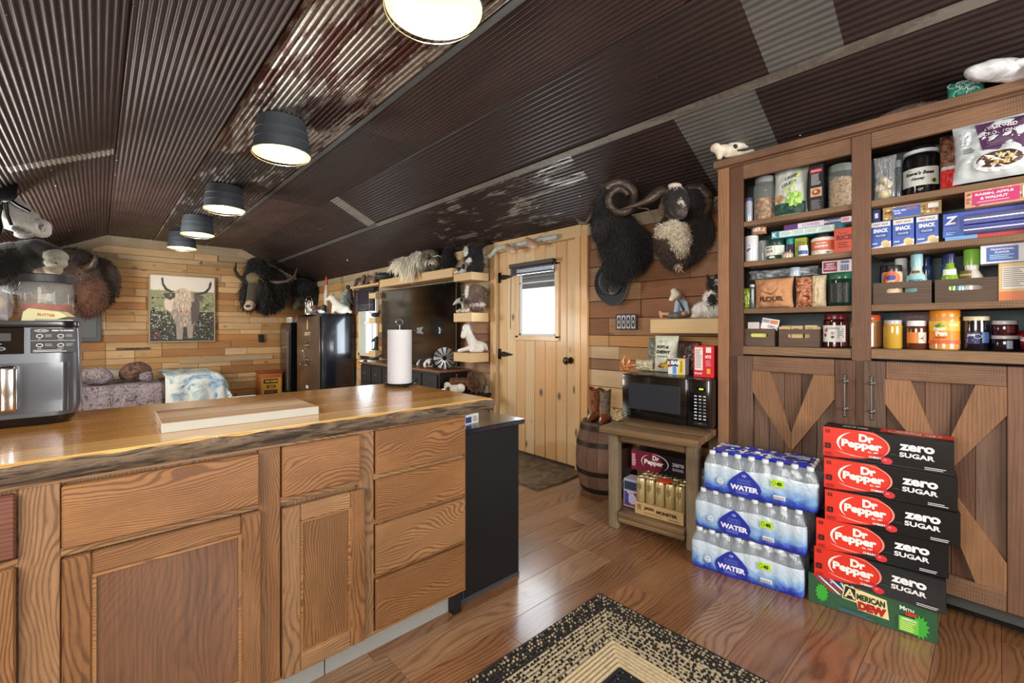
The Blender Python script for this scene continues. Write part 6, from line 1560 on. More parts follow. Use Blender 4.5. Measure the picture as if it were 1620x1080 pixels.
# windmill, cow head, tractor and dog at the console end
T = thing('windmill_ornament', 'galvanized farm windmill ornament on the console end', 'ornament', (2.83, 4.17, .80), VR)
b = B(); b.cyl((0, .02, 0), (0, .02, .12), .006, seg=8); b.cyl((-.04, .02, 0), (0, .02, .11), .004, seg=6); b.cyl((.04, .02, 0), (0, .02, .11), .004, seg=6); b.cyl((0, .03, .0), (0, .03, .008), .05, seg=20); b.out('stand', M['iron'], T)
for i in range(12):
    a = 2 * pi * i / 12; d1 = V((cos(a), 0, sin(a))); d2 = V((-sin(a), 0, cos(a))); c0 = V((0, -.01, .125))
    b = B(); q = [c0 + d1 * .028 - d2 * .006, c0 + d1 * .120 - d2 * .021 + V((0, .008, 0)), c0 + d1 * .120 + d2 * .021 - V((0, .012, 0)), c0 + d1 * .028 + d2 * .006]
    b.face(q); b.face([v_ + V((0, .002, 0)) for v_ in q[::-1]]); b.out('blade', pm('#aab0b4', .3, .85), T)
b = B(); b.cyl((0, -.02, .125), (0, 0, .125), .022, seg=16); b.out('hub', M['iron'], T)
animal('cow_head_figurine', 'small white and black spotted cow head figurine on the console', 'figurine', (2.80, 4.42, .801), .0072,
       [('e', (0, 0, 8), (9, 6, 7), '#dcdcd4'), ('e', (4, -3, 10), (4, 4, 4), '#1a1a1c'), ('e', (-4, -5, 6), (2, 2, 3), '#1a1a1c'), ('e', (9, 0, 6), (8, 5, 6), '#17171a'), ('e', (-8, 0, 5), (3, 3, 5), '#e2e2da'), ('e', (2, -6, 6), (2.4, 2, 2), '#15151a')], mat=M['plush'], voxel=.006)
animal('white_bird_figurine', 'tiny white bird figurine before the television screen', 'figurine', (2.82, 4.72, .801), .0075, [('e', (0, 0, 4), (2.5, 2.5, 3.5), '#c8ccd0'), ('c', (0, 0, 5), (3, 0, 11), 1.8, .8, '#e8ecee')], mat=M['plush'], voxel=.005)
T = thing('side_table', 'low black side table under the pine shelves holding the tractor', 'table', (2.90, 3.86, 0), R(-90))
b = B(); b.box(-.21, .19, -.19, .19, .535, .565, bev=.004); b.out('top', M['blackm'], T)
for sx in (-.19, .16):
    for sy in (-.17, .14): b = B(); b.box(sx, sx + .03, sy, sy + .03, 0, .535); b.out('leg', M['blackm'], T)
T = thing('tractor_ornament', 'rusty brown metal tractor ornament with a big lugged wheel', 'ornament', (2.88, 3.80, .567), VR)
RU = mottle('rusty_iron', ['#2e1d14', '#6a4630', '#8a6448'], 30, .6, 1, 4, .5, .5)
b = B(); b.cyl((-.20, .04, .12), (.02, .04, .125), .042, seg=16); b.box(-.20, .02, .0, .08, .07, .10, bev=.006); b.box(-.02, .12, .0, .08, .06, .11, bev=.006); b.out('body', RU, T, smooth=40)
b = B(); b.cyl((-.13, .04, .15), (-.13, .04, .20), .006, seg=8); b.cyl((.02, .04, .11), (.0, .04, .20), .004, seg=8); b.out('pipes', RU, T)
def wheel(c, r, lugs):
    bb = B(); ringp = [(c[0] + r * cos(2 * pi * i / 36), c[1], c[2] + r * sin(2 * pi * i / 36)) for i in range(37)]; bb.tube(ringp, r * .09, 8, caps=False)
    for i in range(8): a = pi * i / 8; bb.cyl((c[0] - r * cos(a), c[1], c[2] - r * sin(a)), (c[0] + r * cos(a), c[1], c[2] + r * sin(a)), r * .03, seg=6)
    bb.cyl((c[0], c[1] - .012, c[2]), (c[0], c[1] + .012, c[2]), r * .18, seg=14)
    for i in range(lugs): a = 2 * pi * i / lugs; bb.box(-.006, .006, -.016, .016, r, r * 1.2, M=Matrix.Translation(c) @ Matrix.Rotation(a, 4, 'Y'))
    bb.out('wheel', RU, T, smooth=40)
wheel((.085, -.02, .122), .10, 14); wheel((-.17, -.01, .055), .05, 0)
animal('lying_dog_figurine', 'cream lying dog figurine in front of the rusty tractor', 'figurine', (2.735, 3.87, .566), .0062,
       [('e', (2, 0, 7), (15, 8, 8), '#d8d2c0'), ('e', (12, 0, 9), (8, 8, 8), '#e2dccc'), ('e', (-10, -2, 14), (6, 5, 6), '#cfc6b0'), ('c', (-8, -3, 4), (-22, -4, 3), 4, 3, '#e2dccc'), ('e', (-8, -6, 8), (4, 3, 4), '#3a2f28'), ('e', (-17, -4, 6), (4, 3, 3), '#efeadd')], mat=M['plush'], eyes=[(-14, -7, 15)], eyer=.9)
T = thing('glass_candle_cup', 'small ribbed glass candle cup at the door side of the low table', 'glass', (3.04, 3.705, .566), 0); b = B(); b.lathe([(.022, 0), (.03, .004), (.034, .09), (.032, .09), (.028, .006), (0, .006)], 24); b.out('glass', pm('#8f8f8a', .15, .2, .6), T, smooth=30)
T = thing('arrow_ornament', 'small grey metal arrow standing on the console behind the paper towels', 'ornament', (2.86, 4.83, .80), VR)
b = B(); b.cyl((-.06, 0, 0), (-.06, 0, .43), .005, seg=8); b.cyl((-.12, 0, .43), (.02, 0, .43), .005, seg=8); b.prism([(.0, .40), (.09, .385), (.065, .43), (.09, .475), (.0, .46), (.02, .43)], .006, o=(0, 0, 0)); b.cyl((-.06, 0, 0), (-.06, 0, .01), .05, seg=16); b.out('arrow', pm('#8d9196', .35, .8), T)

# ---- figures on the shelves
LG = '#fbf7e6'
animal('long_haired_goat', 'cream long-haired horned animal with a shaggy coat hanging over the long shelf', 'taxidermy animal', (2.895, 5.0, 1.923), .01,
       [('e', (-14, 0, 13), (30, 8, 10), LG), ('e', (18, 0, 14.5), (24, 8, 11), '#efebd8'), ('e', (-36, 0, 12), (10, 8, 9), LG), ('e', (42, 0, 17), (10, 7, 8), '#8c8878'), ('c', (46, -2, 15), (53, -3, 8), 5, 3, '#e4e0d2'), ('c', (-38, 0, 6), (-38, 0, 1), 3, 2.5, '#b5a08c'), ('c', (34, -2, 6), (34, -2, 1), 3, 2.5, '#4a443a'), ('e', (50, -4, 15), (2, 2, 3), '#26221e')], voxel=.014, rz=R(-90),
       eyes=[(49, -6, 17)], horns=[[(42, -3, 22, 2.2), (36, -4, 24, 1.8), (30, -4, 23, 1)]], hairs=[(4500, 8, 1.0, .75, lambda x, y, z: x > -.4 and z > .10), (700, 16, 1.2, .85, lambda x, y, z: -.05 < x < .25 and y < -.06 and z < .2)], seed=6)
animal('black_figure', 'black shaggy animal figure at the right end of the long shelf', 'figurine', (2.93, 4.22, 1.923), .0074, [('e', (0, 0, 12), (9, 8, 13), '#0e0f12'), ('e', (-2, -2, 26), (6, 6, 7), '#14161a'), ('c', (3, 0, 28), (6, 0, 36), 2.5, 1.5, '#0e0f12')], hairs=(1500, 6, .7, .6), seed=8)
animal('dark_green_bird', 'dark green-black bird figure left of the long-haired animal', 'figurine', (2.93, 5.70, 1.923), .0087, [('e', (-3, 0, 6), (15, 7, 6), '#14201a'), ('c', (6, 0, 8), (10, 0, 22), 5, 3.5, '#16281f'), ('e', (10, -1, 24), (5, 4, 4.5), '#1c3428'), ('c', (-12, 0, 7), (-22, 0, 3), 5, 2, '#1c1a14')], mat=M['plush'])
for q, (yy, c1, c2, lb) in enumerate(((6.78, '#3a2c22', '#6a5240', 'brown striped wildcat figure lying on the shelf above the side window, farther one'), (6.38, '#5a4430', '#8a6c4e', 'tan wildcat figure on the shelf above the side window, nearer the television'))):
    animal('wildcat_figurine', lb, 'figurine', (3.02, yy, 1.913), .0093, [('e', (0, 0, 9), (13, 6, 6), c1), ('e', (12, -1, 13), (5, 4.5, 5), c2), ('c', (9, -2, 6), (10, -3, 1), 2.2, 2, c2), ('c', (-9, -2, 6), (-9, -3, 1), 2.4, 2, c1), ('c', (2, -3, 7), (5, -3, 2), 2, 1.6, '#b9a486'), ('c', (-12, 0, 9), (-17, 0, 3), 2, 1.5, c1), ('c', (10, 0, 17), (9, 0, 20), 1.4, .6, c1), ('c', (14, 0, 17), (15, 0, 20), 1.4, .6, c1)], rz=R(-80), mat=M['plush'], seed=q)
animal('cow_head_bust', 'black and white cow head bust on the top corner shelf beside the door', 'figurine', (2.98, 3.80, 1.848), .0066,
       [('c', (0, 0, 4), (2, 0, 26), 12, 10, '#121217'), ('e', (-6, -4, 30), (10, 9, 10), '#15151a'), ('c', (-9, -7, 26), (-14, -12, 12), 7, 5, '#121217'), ('e', (-15, -10, 22), (4, 7, 12), '#d6d6d2'), ('e', (-12, -13, 11), (6, 4, 5), '#cfcfca'), ('c', (6, 0, 34), (17, 2, 38), 4, 2, '#121217'), ('e', (0, 0, 2), (14, 8, 4), '#0e0e12')], eyes=[(-11, -13, 30)], hairs=(900, 4, .6, .6), seed=12)
animal('small_cow_figurine', 'small black and white calf figurine lying at the back of the top corner shelf', 'figurine', (2.93, 4.00, 1.848), .0069,
       [('e', (0, 0, 5), (9, 5, 5), '#d8d8d4'), ('e', (-3, -2, 7), (4, 4, 4), '#17171c'), ('e', (6, 0, 12), (5, 5, 6), '#dcdcd6'), ('e', (4, -4, 12), (3, 2, 4), '#16161a'), ('c', (-6, -3, 3), (-10, -3, 2), 2.5, 2, '#e0e0dc')], mat=M['plush'], voxel=.008)
animal('brown_cow_bust', 'brown cow head with a white face on the middle corner shelf', 'figurine', (2.97, 3.80, 1.421), .0066,
       [('c', (2, 2, 4), (5, 2, 24), 13, 11, '#6d564a'), ('e', (0, -2, 30), (11, 9, 9), '#7a6254'), ('c', (-6, -6, 26), (-12, -10, 10), 8, 5, '#6d564a'), ('e', (-12, -10, 22), (4, 5, 14), '#e0dcd4'), ('e', (-12, -13, 8), (5, 4, 4), '#3c302a'), ('c', (10, 0, 32), (22, 2, 26), 3.5, 2, '#5c483e'), ('e', (4, -4, 4), (14, 8, 5), '#c6c2b6')], eyes=[(-8, -12, 27)], hairs=(1000, 4, .6, .6), seed=13)
animal('bird_skull_ornament', 'pale eagle-like skull ornament on a thin neck on the middle corner shelf', 'ornament', (2.93, 4.00, 1.421), .0069,
       [('e', (0, 0, 20), (8, 5, 5), '#b9bab4'), ('c', (-6, 0, 19), (-12, 0, 14), 3.5, 1.5, '#c9cac4'), ('c', (3, 0, 16), (4, 0, 2), 3.2, 2, '#c2c3bc'), ('e', (4, 0, 1.5), (7, 5, 1.5), '#8d8a7e'), ('c', (7, 0, 20), (11, 0, 20), 2, 1.5, '#2a2a28')], eyes=[(1, -5, 21)], eyer=2.6, mat=M['plush'], voxel=.007)
for i, (px_, py_, c) in enumerate(((2.88, 3.98, 'cream'), (2.89, 3.90, 'white'), (2.885, 3.84, 'cream'))):
    animal('pebble_animal', c + ' pebble-like animal, %s along the front of the middle corner shelf' % ('left one', 'centre one', 'right one')[i], 'figurine', (px_, py_, 1.421), .006, [('e', (0, 0, 3), (5, 4, 3), '#d3c9b4' if c == 'cream' else '#dfe0dc'), ('e', (3, -1, 5.5), (2.5, 2.5, 2.5), '#e0d8c8')], mat=M['plush'], voxel=.006)
animal('white_horse_figurine', 'white lying horse figurine with grey mane on the lowest corner shelf', 'figurine', (2.955, 3.84, .996), .0067,
       [('e', (10, 0, 10), (14, 8, 9), '#dcdad2'), ('c', (2, 0, 14), (-8, -2, 36), 8, 6, '#e2e0d8'), ('c', (-9, -2, 40), (-14, -4, 26), 6, 4, '#e6e4dc'), ('e', (-4, 2, 38), (6, 5, 9), '#8d8a86'), ('c', (0, -5, 8), (-20, -6, 3), 4, 3, '#e6e4dc'), ('c', (16, -5, 4), (0, -7, 3), 4, 3, '#dedcd4'), ('c', (-6, 0, 46), (-3, 0, 51), 1.8, .8, '#a9a6a2'), ('c', (22, 0, 12), (25, 0, 4), 3, 2, '#d6d2c8')], eyes=[(-15, -6, 36)], mat=M['plush'], eyer=1.2, seed=3)

# seated ram-headed figurine in a shirt, and the shaggy kid on the shelf over the microwave
T = animal('dressed_lamb_figurine', 'seated sheep-headed figurine in a pale blue shirt and grey trousers', 'figurine', (2.965, 1.515, 1.318), .0044,
       [('e', (4, 0, 19), (9, 7, 12), '#9fb0c4'), ('c', (11, -2, 25), (13, -7, 10), 4.5, 4, '#b4c4d6'), ('c', (-2, -4, 25), (-6, -10, 10), 4, 3.5, '#a9bacd'), ('c', (2, -4, 6), (-16, -10, 5), 6, 5, '#5c5e5a'), ('c', (8, -4, 6), (-8, -14, 5), 6, 5, '#666862'), ('c', (-14, -10, 7), (-30, -12, 8), 3, 2, '#c98f76'), ('c', (-30, -12, 3), (-32, -12, 11), 2.4, 2, '#c8866c'),
        ('e', (-2, -2, 38), (9, 8, 9), '#8f7a60'), ('c', (-6, -6, 38), (-14, -10, 30), 6, 3.5, '#e2d8c4'), ('e', (-8, -6, 43), (5, 5, 5), '#dccfb6'), ('c', (5, 0, 40), (10, 0, 32), 3.5, 2.5, '#84694e'), ('c', (10, -9, 9), (4, -14, 8), 3, 3, '#d9a88c'), ('e', (-15, -11, 27), (2, 2, 2.5), '#8a4a3a'), ('c', (-1, -6, 28), (7, -7, 14), 1.6, 1.6, '#2f3a40')], eyes=[(-7, -10, 40)], eyer=1.1, mat=M['plush'], voxel=.0052, seed=9)
animal('goat_kid_figure', 'white goat kid with a black head and patch curled beside the pantry', 'figurine', (2.96, 1.305, 1.318), .0042,
       [('e', (2, 0, 13), (25, 14, 14), '#f2f0ea'), ('e', (10, 2, 28), (15, 11, 18), '#f2f0ea'), ('e', (2, -12, 27), (6, 4, 10), '#2a2622'), ('e', (8, -2, 52), (9, 9, 10), '#15151a'), ('c', (10, -6, 50), (14, -14, 42), 7, 4.5, '#232228'), ('e', (10, -9, 54), (2.4, 4, 7), '#d8d8d8'), ('e', (16, -10, 36), (7, 5, 7), '#6a625a'), ('c', (2, 0, 60), (0, 0, 69), 2.6, 1.2, '#15151a'), ('c', (13, 0, 60), (14, 0, 69), 2.6, 1.2, '#15151a'), ('c', (-16, -8, 5), (-24, -8, 3), 5, 4, '#e6e4dc'), ('e', (18, -6, 24), (6, 8, 12), '#3a352f')], eyes=[(5, -11, 54)], hairs=(3000, 3.5, .7, .6), jitter=1.0, seed=10)

# garland over the door
T = thing('door_garland', 'pale blue cloth garland draped along the top of the door casing', 'garland', (3.09, 3.2, 2.045), R(-90))
b = B(); pts = []; 
for i in range(60):
    t = i / 59; pts.append((-.50 + .98 * t, -.012 + .012 * noise.noise((t * 14, 0, 1)), .045 + .012 * noise.noise((t * 11, 2, 1)) - (.07 * max(0, .14 - t) / .14)))
b.tube(pts, [.024 + .009 * noise.noise((i * .5, 4, 4)) for i in range(60)], 10)
for v in b.bm.verts: v.co += V((0, noise.noise(v.co * 60) * .006, noise.noise(v.co * 50) * .008))
b.out('cloth', mottle('blue_cloth', ['#6f8a94', '#b4c4c4', '#d6dcd6', '#8aa0a4'], 30, .9, 2), T, smooth=60)
for i, (yy, lb) in enumerate(((3.28, 'farther from the hat'), (2.99, 'nearer the hat'))):
    animal('hanging_gourd', 'tan dried gourd hanging over the door, ' + lb, 'ornament', (3.015, yy, 2.035 + .018 * i), .0058, [('e', (0, 0, 0), (9, 7, 7), '#b59478'), ('c', (-2, 0, 2), (-9, 0, 8), 6, 4, '#a5866c'), ('e', (5, -2, -3), (6, 5, 5), '#c2a286')], mat=M['plush'], rz=R(-70))

# ---- far left mounts
HW = '#dfe0dc'
T = animal('horse_head_mount', 'white horse head mount in a black bridle at the left edge', 'animal mount', (-.44, 5.56, 2.14), .00540,
       [('c', (24, 0, -12), (-6, 0, 4), 11, 21, HW), ('c', (-6, 0, 4), (-60, 0, 34), 21, 33, HW), ('e', (22, 0, -6), (14, 11, 13), '#dcdcd8'), ('e', (30, -8, -8), (3, 4, 6), '#77797a'), ('c', (-2, -15, -12), (16, -10, -20), 5, 3, '#8d9090'), ('e', (6, -10, -20), (14, 8, 6), '#b4b6b4'), ('c', (-60, 0, 34), (-92, -72, 38), 32, 28, HW)], eyes=[(-34, -28, 42)], eyer=4, jitter=1.0, seed=14)
k = .0054
b = B(); b.sph((-6 * k, -27 * k, 46 * k), (24 * k, 4 * k, 21 * k), sub=3, M=Euler((0, R(20), 0)).to_matrix()); b.out('blinder', pm('#14161a', .35, coat=.4), T, smooth=60)
for pts in ([(-52, -34, 92), (-40, -34, 62), (-24, -30, 30), (-20, -26, 14)], [(-20, -26, 30), (-24, -26, 4), (-20, -26, -12), (-18, -30, -24)], [(-14, -26, 30), (-14, -24, 8), (-10, -22, -8)], [(-12, -28, 34), (2, -24, 22), (14, -18, 14)]):
    b = B(); b.tube([((q[0] + 10) * k, q[1] * k, q[2] * k) for q in pts], 2.4 * k, 6); b.out('strap', M['black'], T, smooth=60)
b = B(); b.tube([(-10 * k, -26 * k, -18 * k), (-8 * k, -36 * k, -38 * k), (-16 * k, -38 * k, -50 * k), (-26 * k, -38 * k, -54 * k)], 1.6 * k, 6); b.out('bit', pm('#5a4a44', .4, .5), T, smooth=60)
animal('cow_head_mount', 'black cow head mount with a pale grey muzzle under the white horse head', 'animal mount', (-.40, 5.60, 1.80), .00560,
       [('e', (-6, 0, 8), (34, 24, 30), '#15130f'), ('c', (4, 0, 22), (26, 0, 16), 18, 15, '#17150f'), ('c', (8, 0, 4), (24, 0, 4), 21, 14, '#2a2822'), ('e', (35, -2, 12), (14, 15, 11), '#9fa294'), ('e', (35, -2, 2), (13, 14, 8), '#b2b4a4'), ('e', (30, -2, -9), (12, 11, 8), '#b4ab98'), ('e', (20, -2, -12), (14, 12, 8), '#8c7d6a'), ('e', (36, -13, 12), (6, 3, 2.4), '#15130f'), ('e', (39, -10, 1), (7, 5, 1.6), '#3a372f'), ('c', (-20, 0, 4), (-78, -70, -32), 32, 28, '#14120e'), ('e', (-30, 4, -16), (34, 24, 30), '#14120e')],
       hairs=(2200, 5, .8, .5, lambda x, y, z: x < .04), jitter=.2, seed=15)
BI = '#3b2b22'
animal('bison_head_mount', 'brown bison head mount with a curved dark horn on the far plank wall', 'animal mount', (-.20, 8.86, 1.90), .0090,
       [('e', (-22, 14, 16), (40, 26, 42), BI), ('e', (-6, 36, 4), (36, 18, 44), BI), ('e', (4, -4, 10), (26, 24, 26), '#40312a'), ('c', (2, -16, 6), (0, -34, -26), 20, 11, '#4a382f'), ('e', (22, 0, -18), (16, 20, 32), '#5f3c29'), ('e', (12, 4, -38), (14, 16, 16), '#553424'), ('e', (18, -14, 12), (7, 8, 9), '#6d4c38'), ('e', (-4, -4, 40), (20, 18, 12), '#2a1e18'), ('e', (2, -38, -24), (7, 5, 5), '#2a201c')],
       horns=[[(14, -12, 24, 8), (26, -14, 21, 7), (35, -15, 26, 5.5), (40, -15, 36, 3.6), (40, -14, 48, .7)]], eyes=[(21, -21, 12)], hairs=[(6000, 5, .9, .5, lambda x, y, z: y > -.16)], jitter=2, seed=16)
YK = '#100e0d'
animal('yak_head_mount', 'black long-haired yak head mount with wide upswept horns right of the cow picture', 'animal mount', (2.10, 8.92, 2.03), .0112,
       [('e', (0, 0, 12), (20, 18, 27), YK), ('e', (4, 18, -2), (32, 16, 36), YK), ('e', (14, 12, -8), (18, 14, 30), YK), ('c', (0, -12, -4), (0, -20, -30), 9, 8, '#3a322a'), ('c', (0, -17, -22), (0, -23, -34), 7, 7.5, '#a08f78'), ('e', (0, -27, -36), (7.5, 5, 6), '#b4a48c'), ('e', (1, -31, -35), (4, 2.5, 2), '#1a1614'), ('e', (-14, -2, -14), (9, 13, 24), YK), ('e', (13, -2, -16), (11, 13, 27), YK), ('e', (0, -15, 9), (11, 7, 8), '#6a5d42'), ('e', (-2, 0, 34), (13, 12, 10), YK)],
       horns=[[(-12, -4, 10, 4), (-22, -5, 8, 3.6), (-31, -4, 14, 3), (-36, -3, 24, 2.2), (-34, -2, 36, .7)], [(14, -2, 6, 4), (30, 0, 4, 3.6), (44, 2, 6, 3), (55, 4, 14, 2.2), (59, 5, 28, .7)]],
       eyes=[(-11, -16, 4), (12, -16, 4)], hairs=[(5500, 9, .9, .7, lambda x, y, z: abs(x) > .10 or y > -.05 or z > .25)], seed=17)
animal('shaggy_dark_mount', 'shaggy near-black animal mount in the far right corner above the narrow safe', 'animal mount', (2.87, 8.98, 1.93), .0108,
       [('e', (0, 0, 8), (20, 14, 18), '#0e0c0b'), ('e', (-6, -2, -16), (15, 12, 13), '#38352a'), ('e', (-10, -12, -16), (3, 3, 4), '#0c0c0a'), ('e', (2, -12, -16), (3, 3, 4), '#0c0c0a'), ('c', (-4, -6, -18), (-5, -16, -26), 8, 5, '#4a4638'), ('e', (8, 10, -4), (16, 12, 22), '#12100f')], hairs=[(2000, 5, .9, .6, lambda x, y, z: z > -.1)], seed=18)

# ---- back wall: picture, breaker panel, socket
T = thing('cow_picture', 'large framed photograph of a shaggy long-horned cow on the far plank wall', 'picture', (1.07, 9.445, 1.592))
b = B(); 
for q in ((-.46, .46, -.566, -.548), (-.46, .46, .548, .566)): b.box(q[0], q[1], -.022, .012, q[2], q[3], bev=.002)
for q in ((-.46, -.442), (.442, .46)): b.box(q[0], q[1], -.022, .012, -.548, .548, bev=.002)
b.out('frame', pm('#a8937a', .5), T)
b = B(); b.box(-.444, .444, -.006, .012, -.55, .55); b.out('backing', pm('#b5b2a6', .6), T)
p = Print((0, -.006, 0)); rs = random.Random(5)
p.rect(-.442, .442, .26, .548, '#dcd6cb'); p.rect(-.442, .442, -.05, .30, '#8d9069'); p.rect(-.442, .442, -.548, -.05, '#343630')
L = p.lay + 1
for i in range(70): x_ = rs.uniform(-.44, .44); y_ = rs.uniform(.05, .31); p.ell(x_, y_, rs.uniform(.01, .03), rs.uniform(.008, .02), rs.choice(['#7d8560', '#a19e70', '#5f6a4c', '#b3ac84', '#4f5a3e']), l=L, n=7)
for i in range(130): x_ = rs.uniform(-.43, .43); y_ = rs.uniform(-.54, .06); p.ell(x_, y_, rs.uniform(.012, .03), rs.uniform(.008, .02), rs.choice(['#3f4430', '#5f6448', '#2a2c28', '#24252a', '#74785a']), l=L + 1, n=7)
for i in range(240): x_ = rs.choice([rs.uniform(-.43, -.12), rs.uniform(.1, .43), rs.uniform(-.43, .43)]); y_ = rs.uniform(-.52, .02) * (1 if rs.random() < .6 else .6); s_ = rs.uniform(.004, .010); p.ell(x_, y_, s_, s_, rs.choice(['#e6e4da', '#cfcfc4', '#dfe0d8', '#c9b95c', '#8a8d80']), l=L + 2, n=6)
p.lay = L + 3
for pts in ([(-.30, .50), (-.27, .52), (-.262, .42), (-.22, .34), (-.14, .29), (-.05, .27), (-.05, .24), (-.15, .25), (-.25, .31), (-.29, .40)], [(.40, .50), (.37, .45), (.36, .38), (.30, .31), (.22, .28), (.15, .27), (.15, .24), (.24, .25), (.34, .29), (.39, .37), (.41, .45)]): p.poly(pts, '#3a3230')
p.poly([(-.26, .12), (-.22, .24), (-.10, .30), (.12, .30), (.22, .20), (.24, .0), (.20, -.18), (.14, -.30), (.13, -.50), (.06, -.50), (.05, -.30), (.0, -.30), (-.01, -.52), (-.09, -.52), (-.10, -.26), (-.17, -.08), (-.26, .0)], '#a3968a')
p.poly([(-.26, .12), (-.20, .22), (-.12, .24), (-.14, .0), (-.17, -.06), (-.25, .0)], '#d9cdb8'); p.poly([(.10, .1), (.22, .18), (.235, .0), (.2, -.2), (.12, -.28)], '#5c524c')
p.poly([(-.27, .25), (-.12, .27), (-.10, .20), (-.18, .14), (-.25, .18)], '#4a3f39'); p.poly([(.14, .26), (.29, .23), (.26, .15), (.17, .14)], '#5f544c')
p.poly([(-.10, .31), (.0, .36), (.10, .31), (.13, .14), (.10, -.02), (.06, -.10), (-.03, -.10), (-.08, -.02), (-.12, .14)], '#c9b6a0')
p.poly([(-.05, .0), (.07, .0), (.075, -.06), (.03, -.10), (-.02, -.10), (-.06, -.06)], '#c79a8a'); p.ell(-.03, -.05, .012, .014, '#5a3a34'); p.ell(.045, -.05, .012, .014, '#5a3a34')
LL = p.lay + 1
for i in range(520):
    x_ = rs.gauss(0, .09); y_ = rs.uniform(-.30, .34)
    if abs(x_) > .23 or (y_ < -.02 and y_ > -.11 and abs(x_) < .08): continue
    w_ = .0028; ln = rs.uniform(.03, .07); dx = rs.uniform(-.015, .015) + x_ * .12
    c = rs.choice(['#e6dccb', '#d0bfa6', '#a08a74', '#7a685c', '#f0e8da', '#5a4c44']) if x_ < .1 else rs.choice(['#6a5d54', '#4a403a', '#8c7c6e', '#3a322e'])
    p.poly([(x_ - w_, y_), (x_ + w_, y_), (x_ + dx, y_ - ln)], c, l=LL + i % 3)
p.lay = LL + 4
p.lines(-.41, -.31, -.50, -.38, 4, '#a83a3a', .006); p.out(T, 'picture_print')
T = thing('breaker_panel', 'grey metal breaker panel on the far wall beside the bison', 'electrical panel', (-.10, 9.44, 1.262)); b = B(); b.box(-.20, .14, -.02, .02, -.21, .21, bev=.006); b.out('box', pm('#4e5152', .5, .3), T); b = B(); b.box(-.16, .085, -.03, -.02, -.15, .17, bev=.003); b.out('door', pm('#595c5c', .5, .3), T)
T = thing('wall_socket', 'small black wall socket low right of the cow picture', 'socket', (2.27, 9.452, 1.07)); b = B(); b.box(-.045, .045, -.008, .004, -.075, .075, bev=.003); b.out('plate', M['black'], T); b = B(); b.box(-.018, .018, -.012, -.007, -.05, -.01); b.out('outlet', M['blackm'], T); b = B(); b.box(-.018, .018, -.012, -.007, .01, .05); b.out('outlet', M['blackm'], T)

# ---- safes
T = thing('gun_safe', 'tall bronze-fronted gun safe with glossy black side beside the window', 'safe', (2.82, 7.72, 0), R(-90))
b = B(); b.box(-.57, .57, -.255, .27, .03, 1.49, bev=.012, seg=2); b.out('body', pm('#10151e', .25, .2, .7), T, smooth=40)
b = B(); b.box(-.53, .53, -.285, -.257, .07, 1.45, bev=.010, seg=2); b.out('door', pm('#5c4a3c', .30, .35, .4), T, smooth=40)
b = B(); b.cyl((0, -.30, .98), (0, -.285, .98), .055, seg=24); b.cyl((0, -.33, .98), (0, -.30, .98), .035, seg=20); b.out('combination_dial', M['steel'], T, smooth=40)
b = B(); b.cyl((0, -.34, .74), (0, -.285, .74), .028, seg=16)
for a in (90, 210, 330): b.cyl((0, -.33, .74), (.15 * cos(R(a)), -.35, .74 + .15 * sin(R(a))), .010, .013, 10); b.sph((.15 * cos(R(a)), -.35, .74 + .15 * sin(R(a))), .018, sub=2)
b.out('spoke_handle', M['steel'], T, smooth=40)
p = Print((0, -.285, 0)); p.text('LIBERTY', 0, 1.17, .055, '#d6c7a6', .01, w=.30); p.poly([(-.02, 1.24), (.02, 1.24), (.012, 1.36), (.03, 1.30), (0, 1.42), (-.012, 1.36), (-.03, 1.3)], '#d6c7a6'); p.rect(-.07, .05, .27, .32, '#cfc4b0'); p.out(T)
for sx in (-.5, .46):
    for sy in (-.22, .2): b = B(); b.box(sx, sx + .05, sy, sy + .05, 0, .03); b.out('foot', M['blackm'], T)
T = thing('narrow_safe', 'narrow dark grey gun cabinet between the plank wall and the big safe', 'safe', (2.86, 9.12, 0), R(-90))
b = B(); b.box(-.28, .30, -.26, .22, 0, 1.366, bev=.006); b.out('body', M['black'], T)
b = B(); b.box(-.27, .24, -.275, -.258, .04, 1.33, bev=.004); b.out('door', pm('#4a423b', .3, .4, .3), T)
b = B(); b.box(-.20, .12, -.279, -.274, .95, 1.25, bev=.002); b.box(.16, .19, -.285, -.274, .12, 1.2); b.out('trim', pm('#8c8378', .3, .6), T)
b = B(); b.box(-.06, .04, -.30, -.274, .88, .94, bev=.004); b.out('handle', M['steel'], T)
for i, yy in enumerate((9.12, 9.0)):
    T = thing('white_mug', 'white mug on the narrow gun cabinet, ' + ('nearer the plank wall' if i == 0 else 'nearer the big safe'), 'mug', (2.66, yy, 1.367), 0); b = B(); b.lathe([(0, 0), (.038, 0), (.042, .01), (.042, .10), (.038, .10), (.037, .012), (0, .012)], 20); b.tube([(-.03, -.03, .08), (-.05, -.05, .07), (-.05, -.05, .035), (-.03, -.03, .025)], .006, 6); b.out('cup', pm('#e2dfd8', .3, coat=.5), T, smooth=40)
animal('small_grey_figurine', 'small grey rabbit-like figurine beside the mugs', 'figurine', (2.70, 8.855 - .02, 1.367) if False else (2.72, 8.86, 1.367), .008, [('e', (0, 0, 4), (4, 3, 4), '#77756e'), ('e', (2, 0, 9), (3, 3, 3), '#8a8880'), ('c', (2, 0, 11), (1, 0, 15), 1, .7, '#8a8880')], mat=M['plush'], voxel=.008)
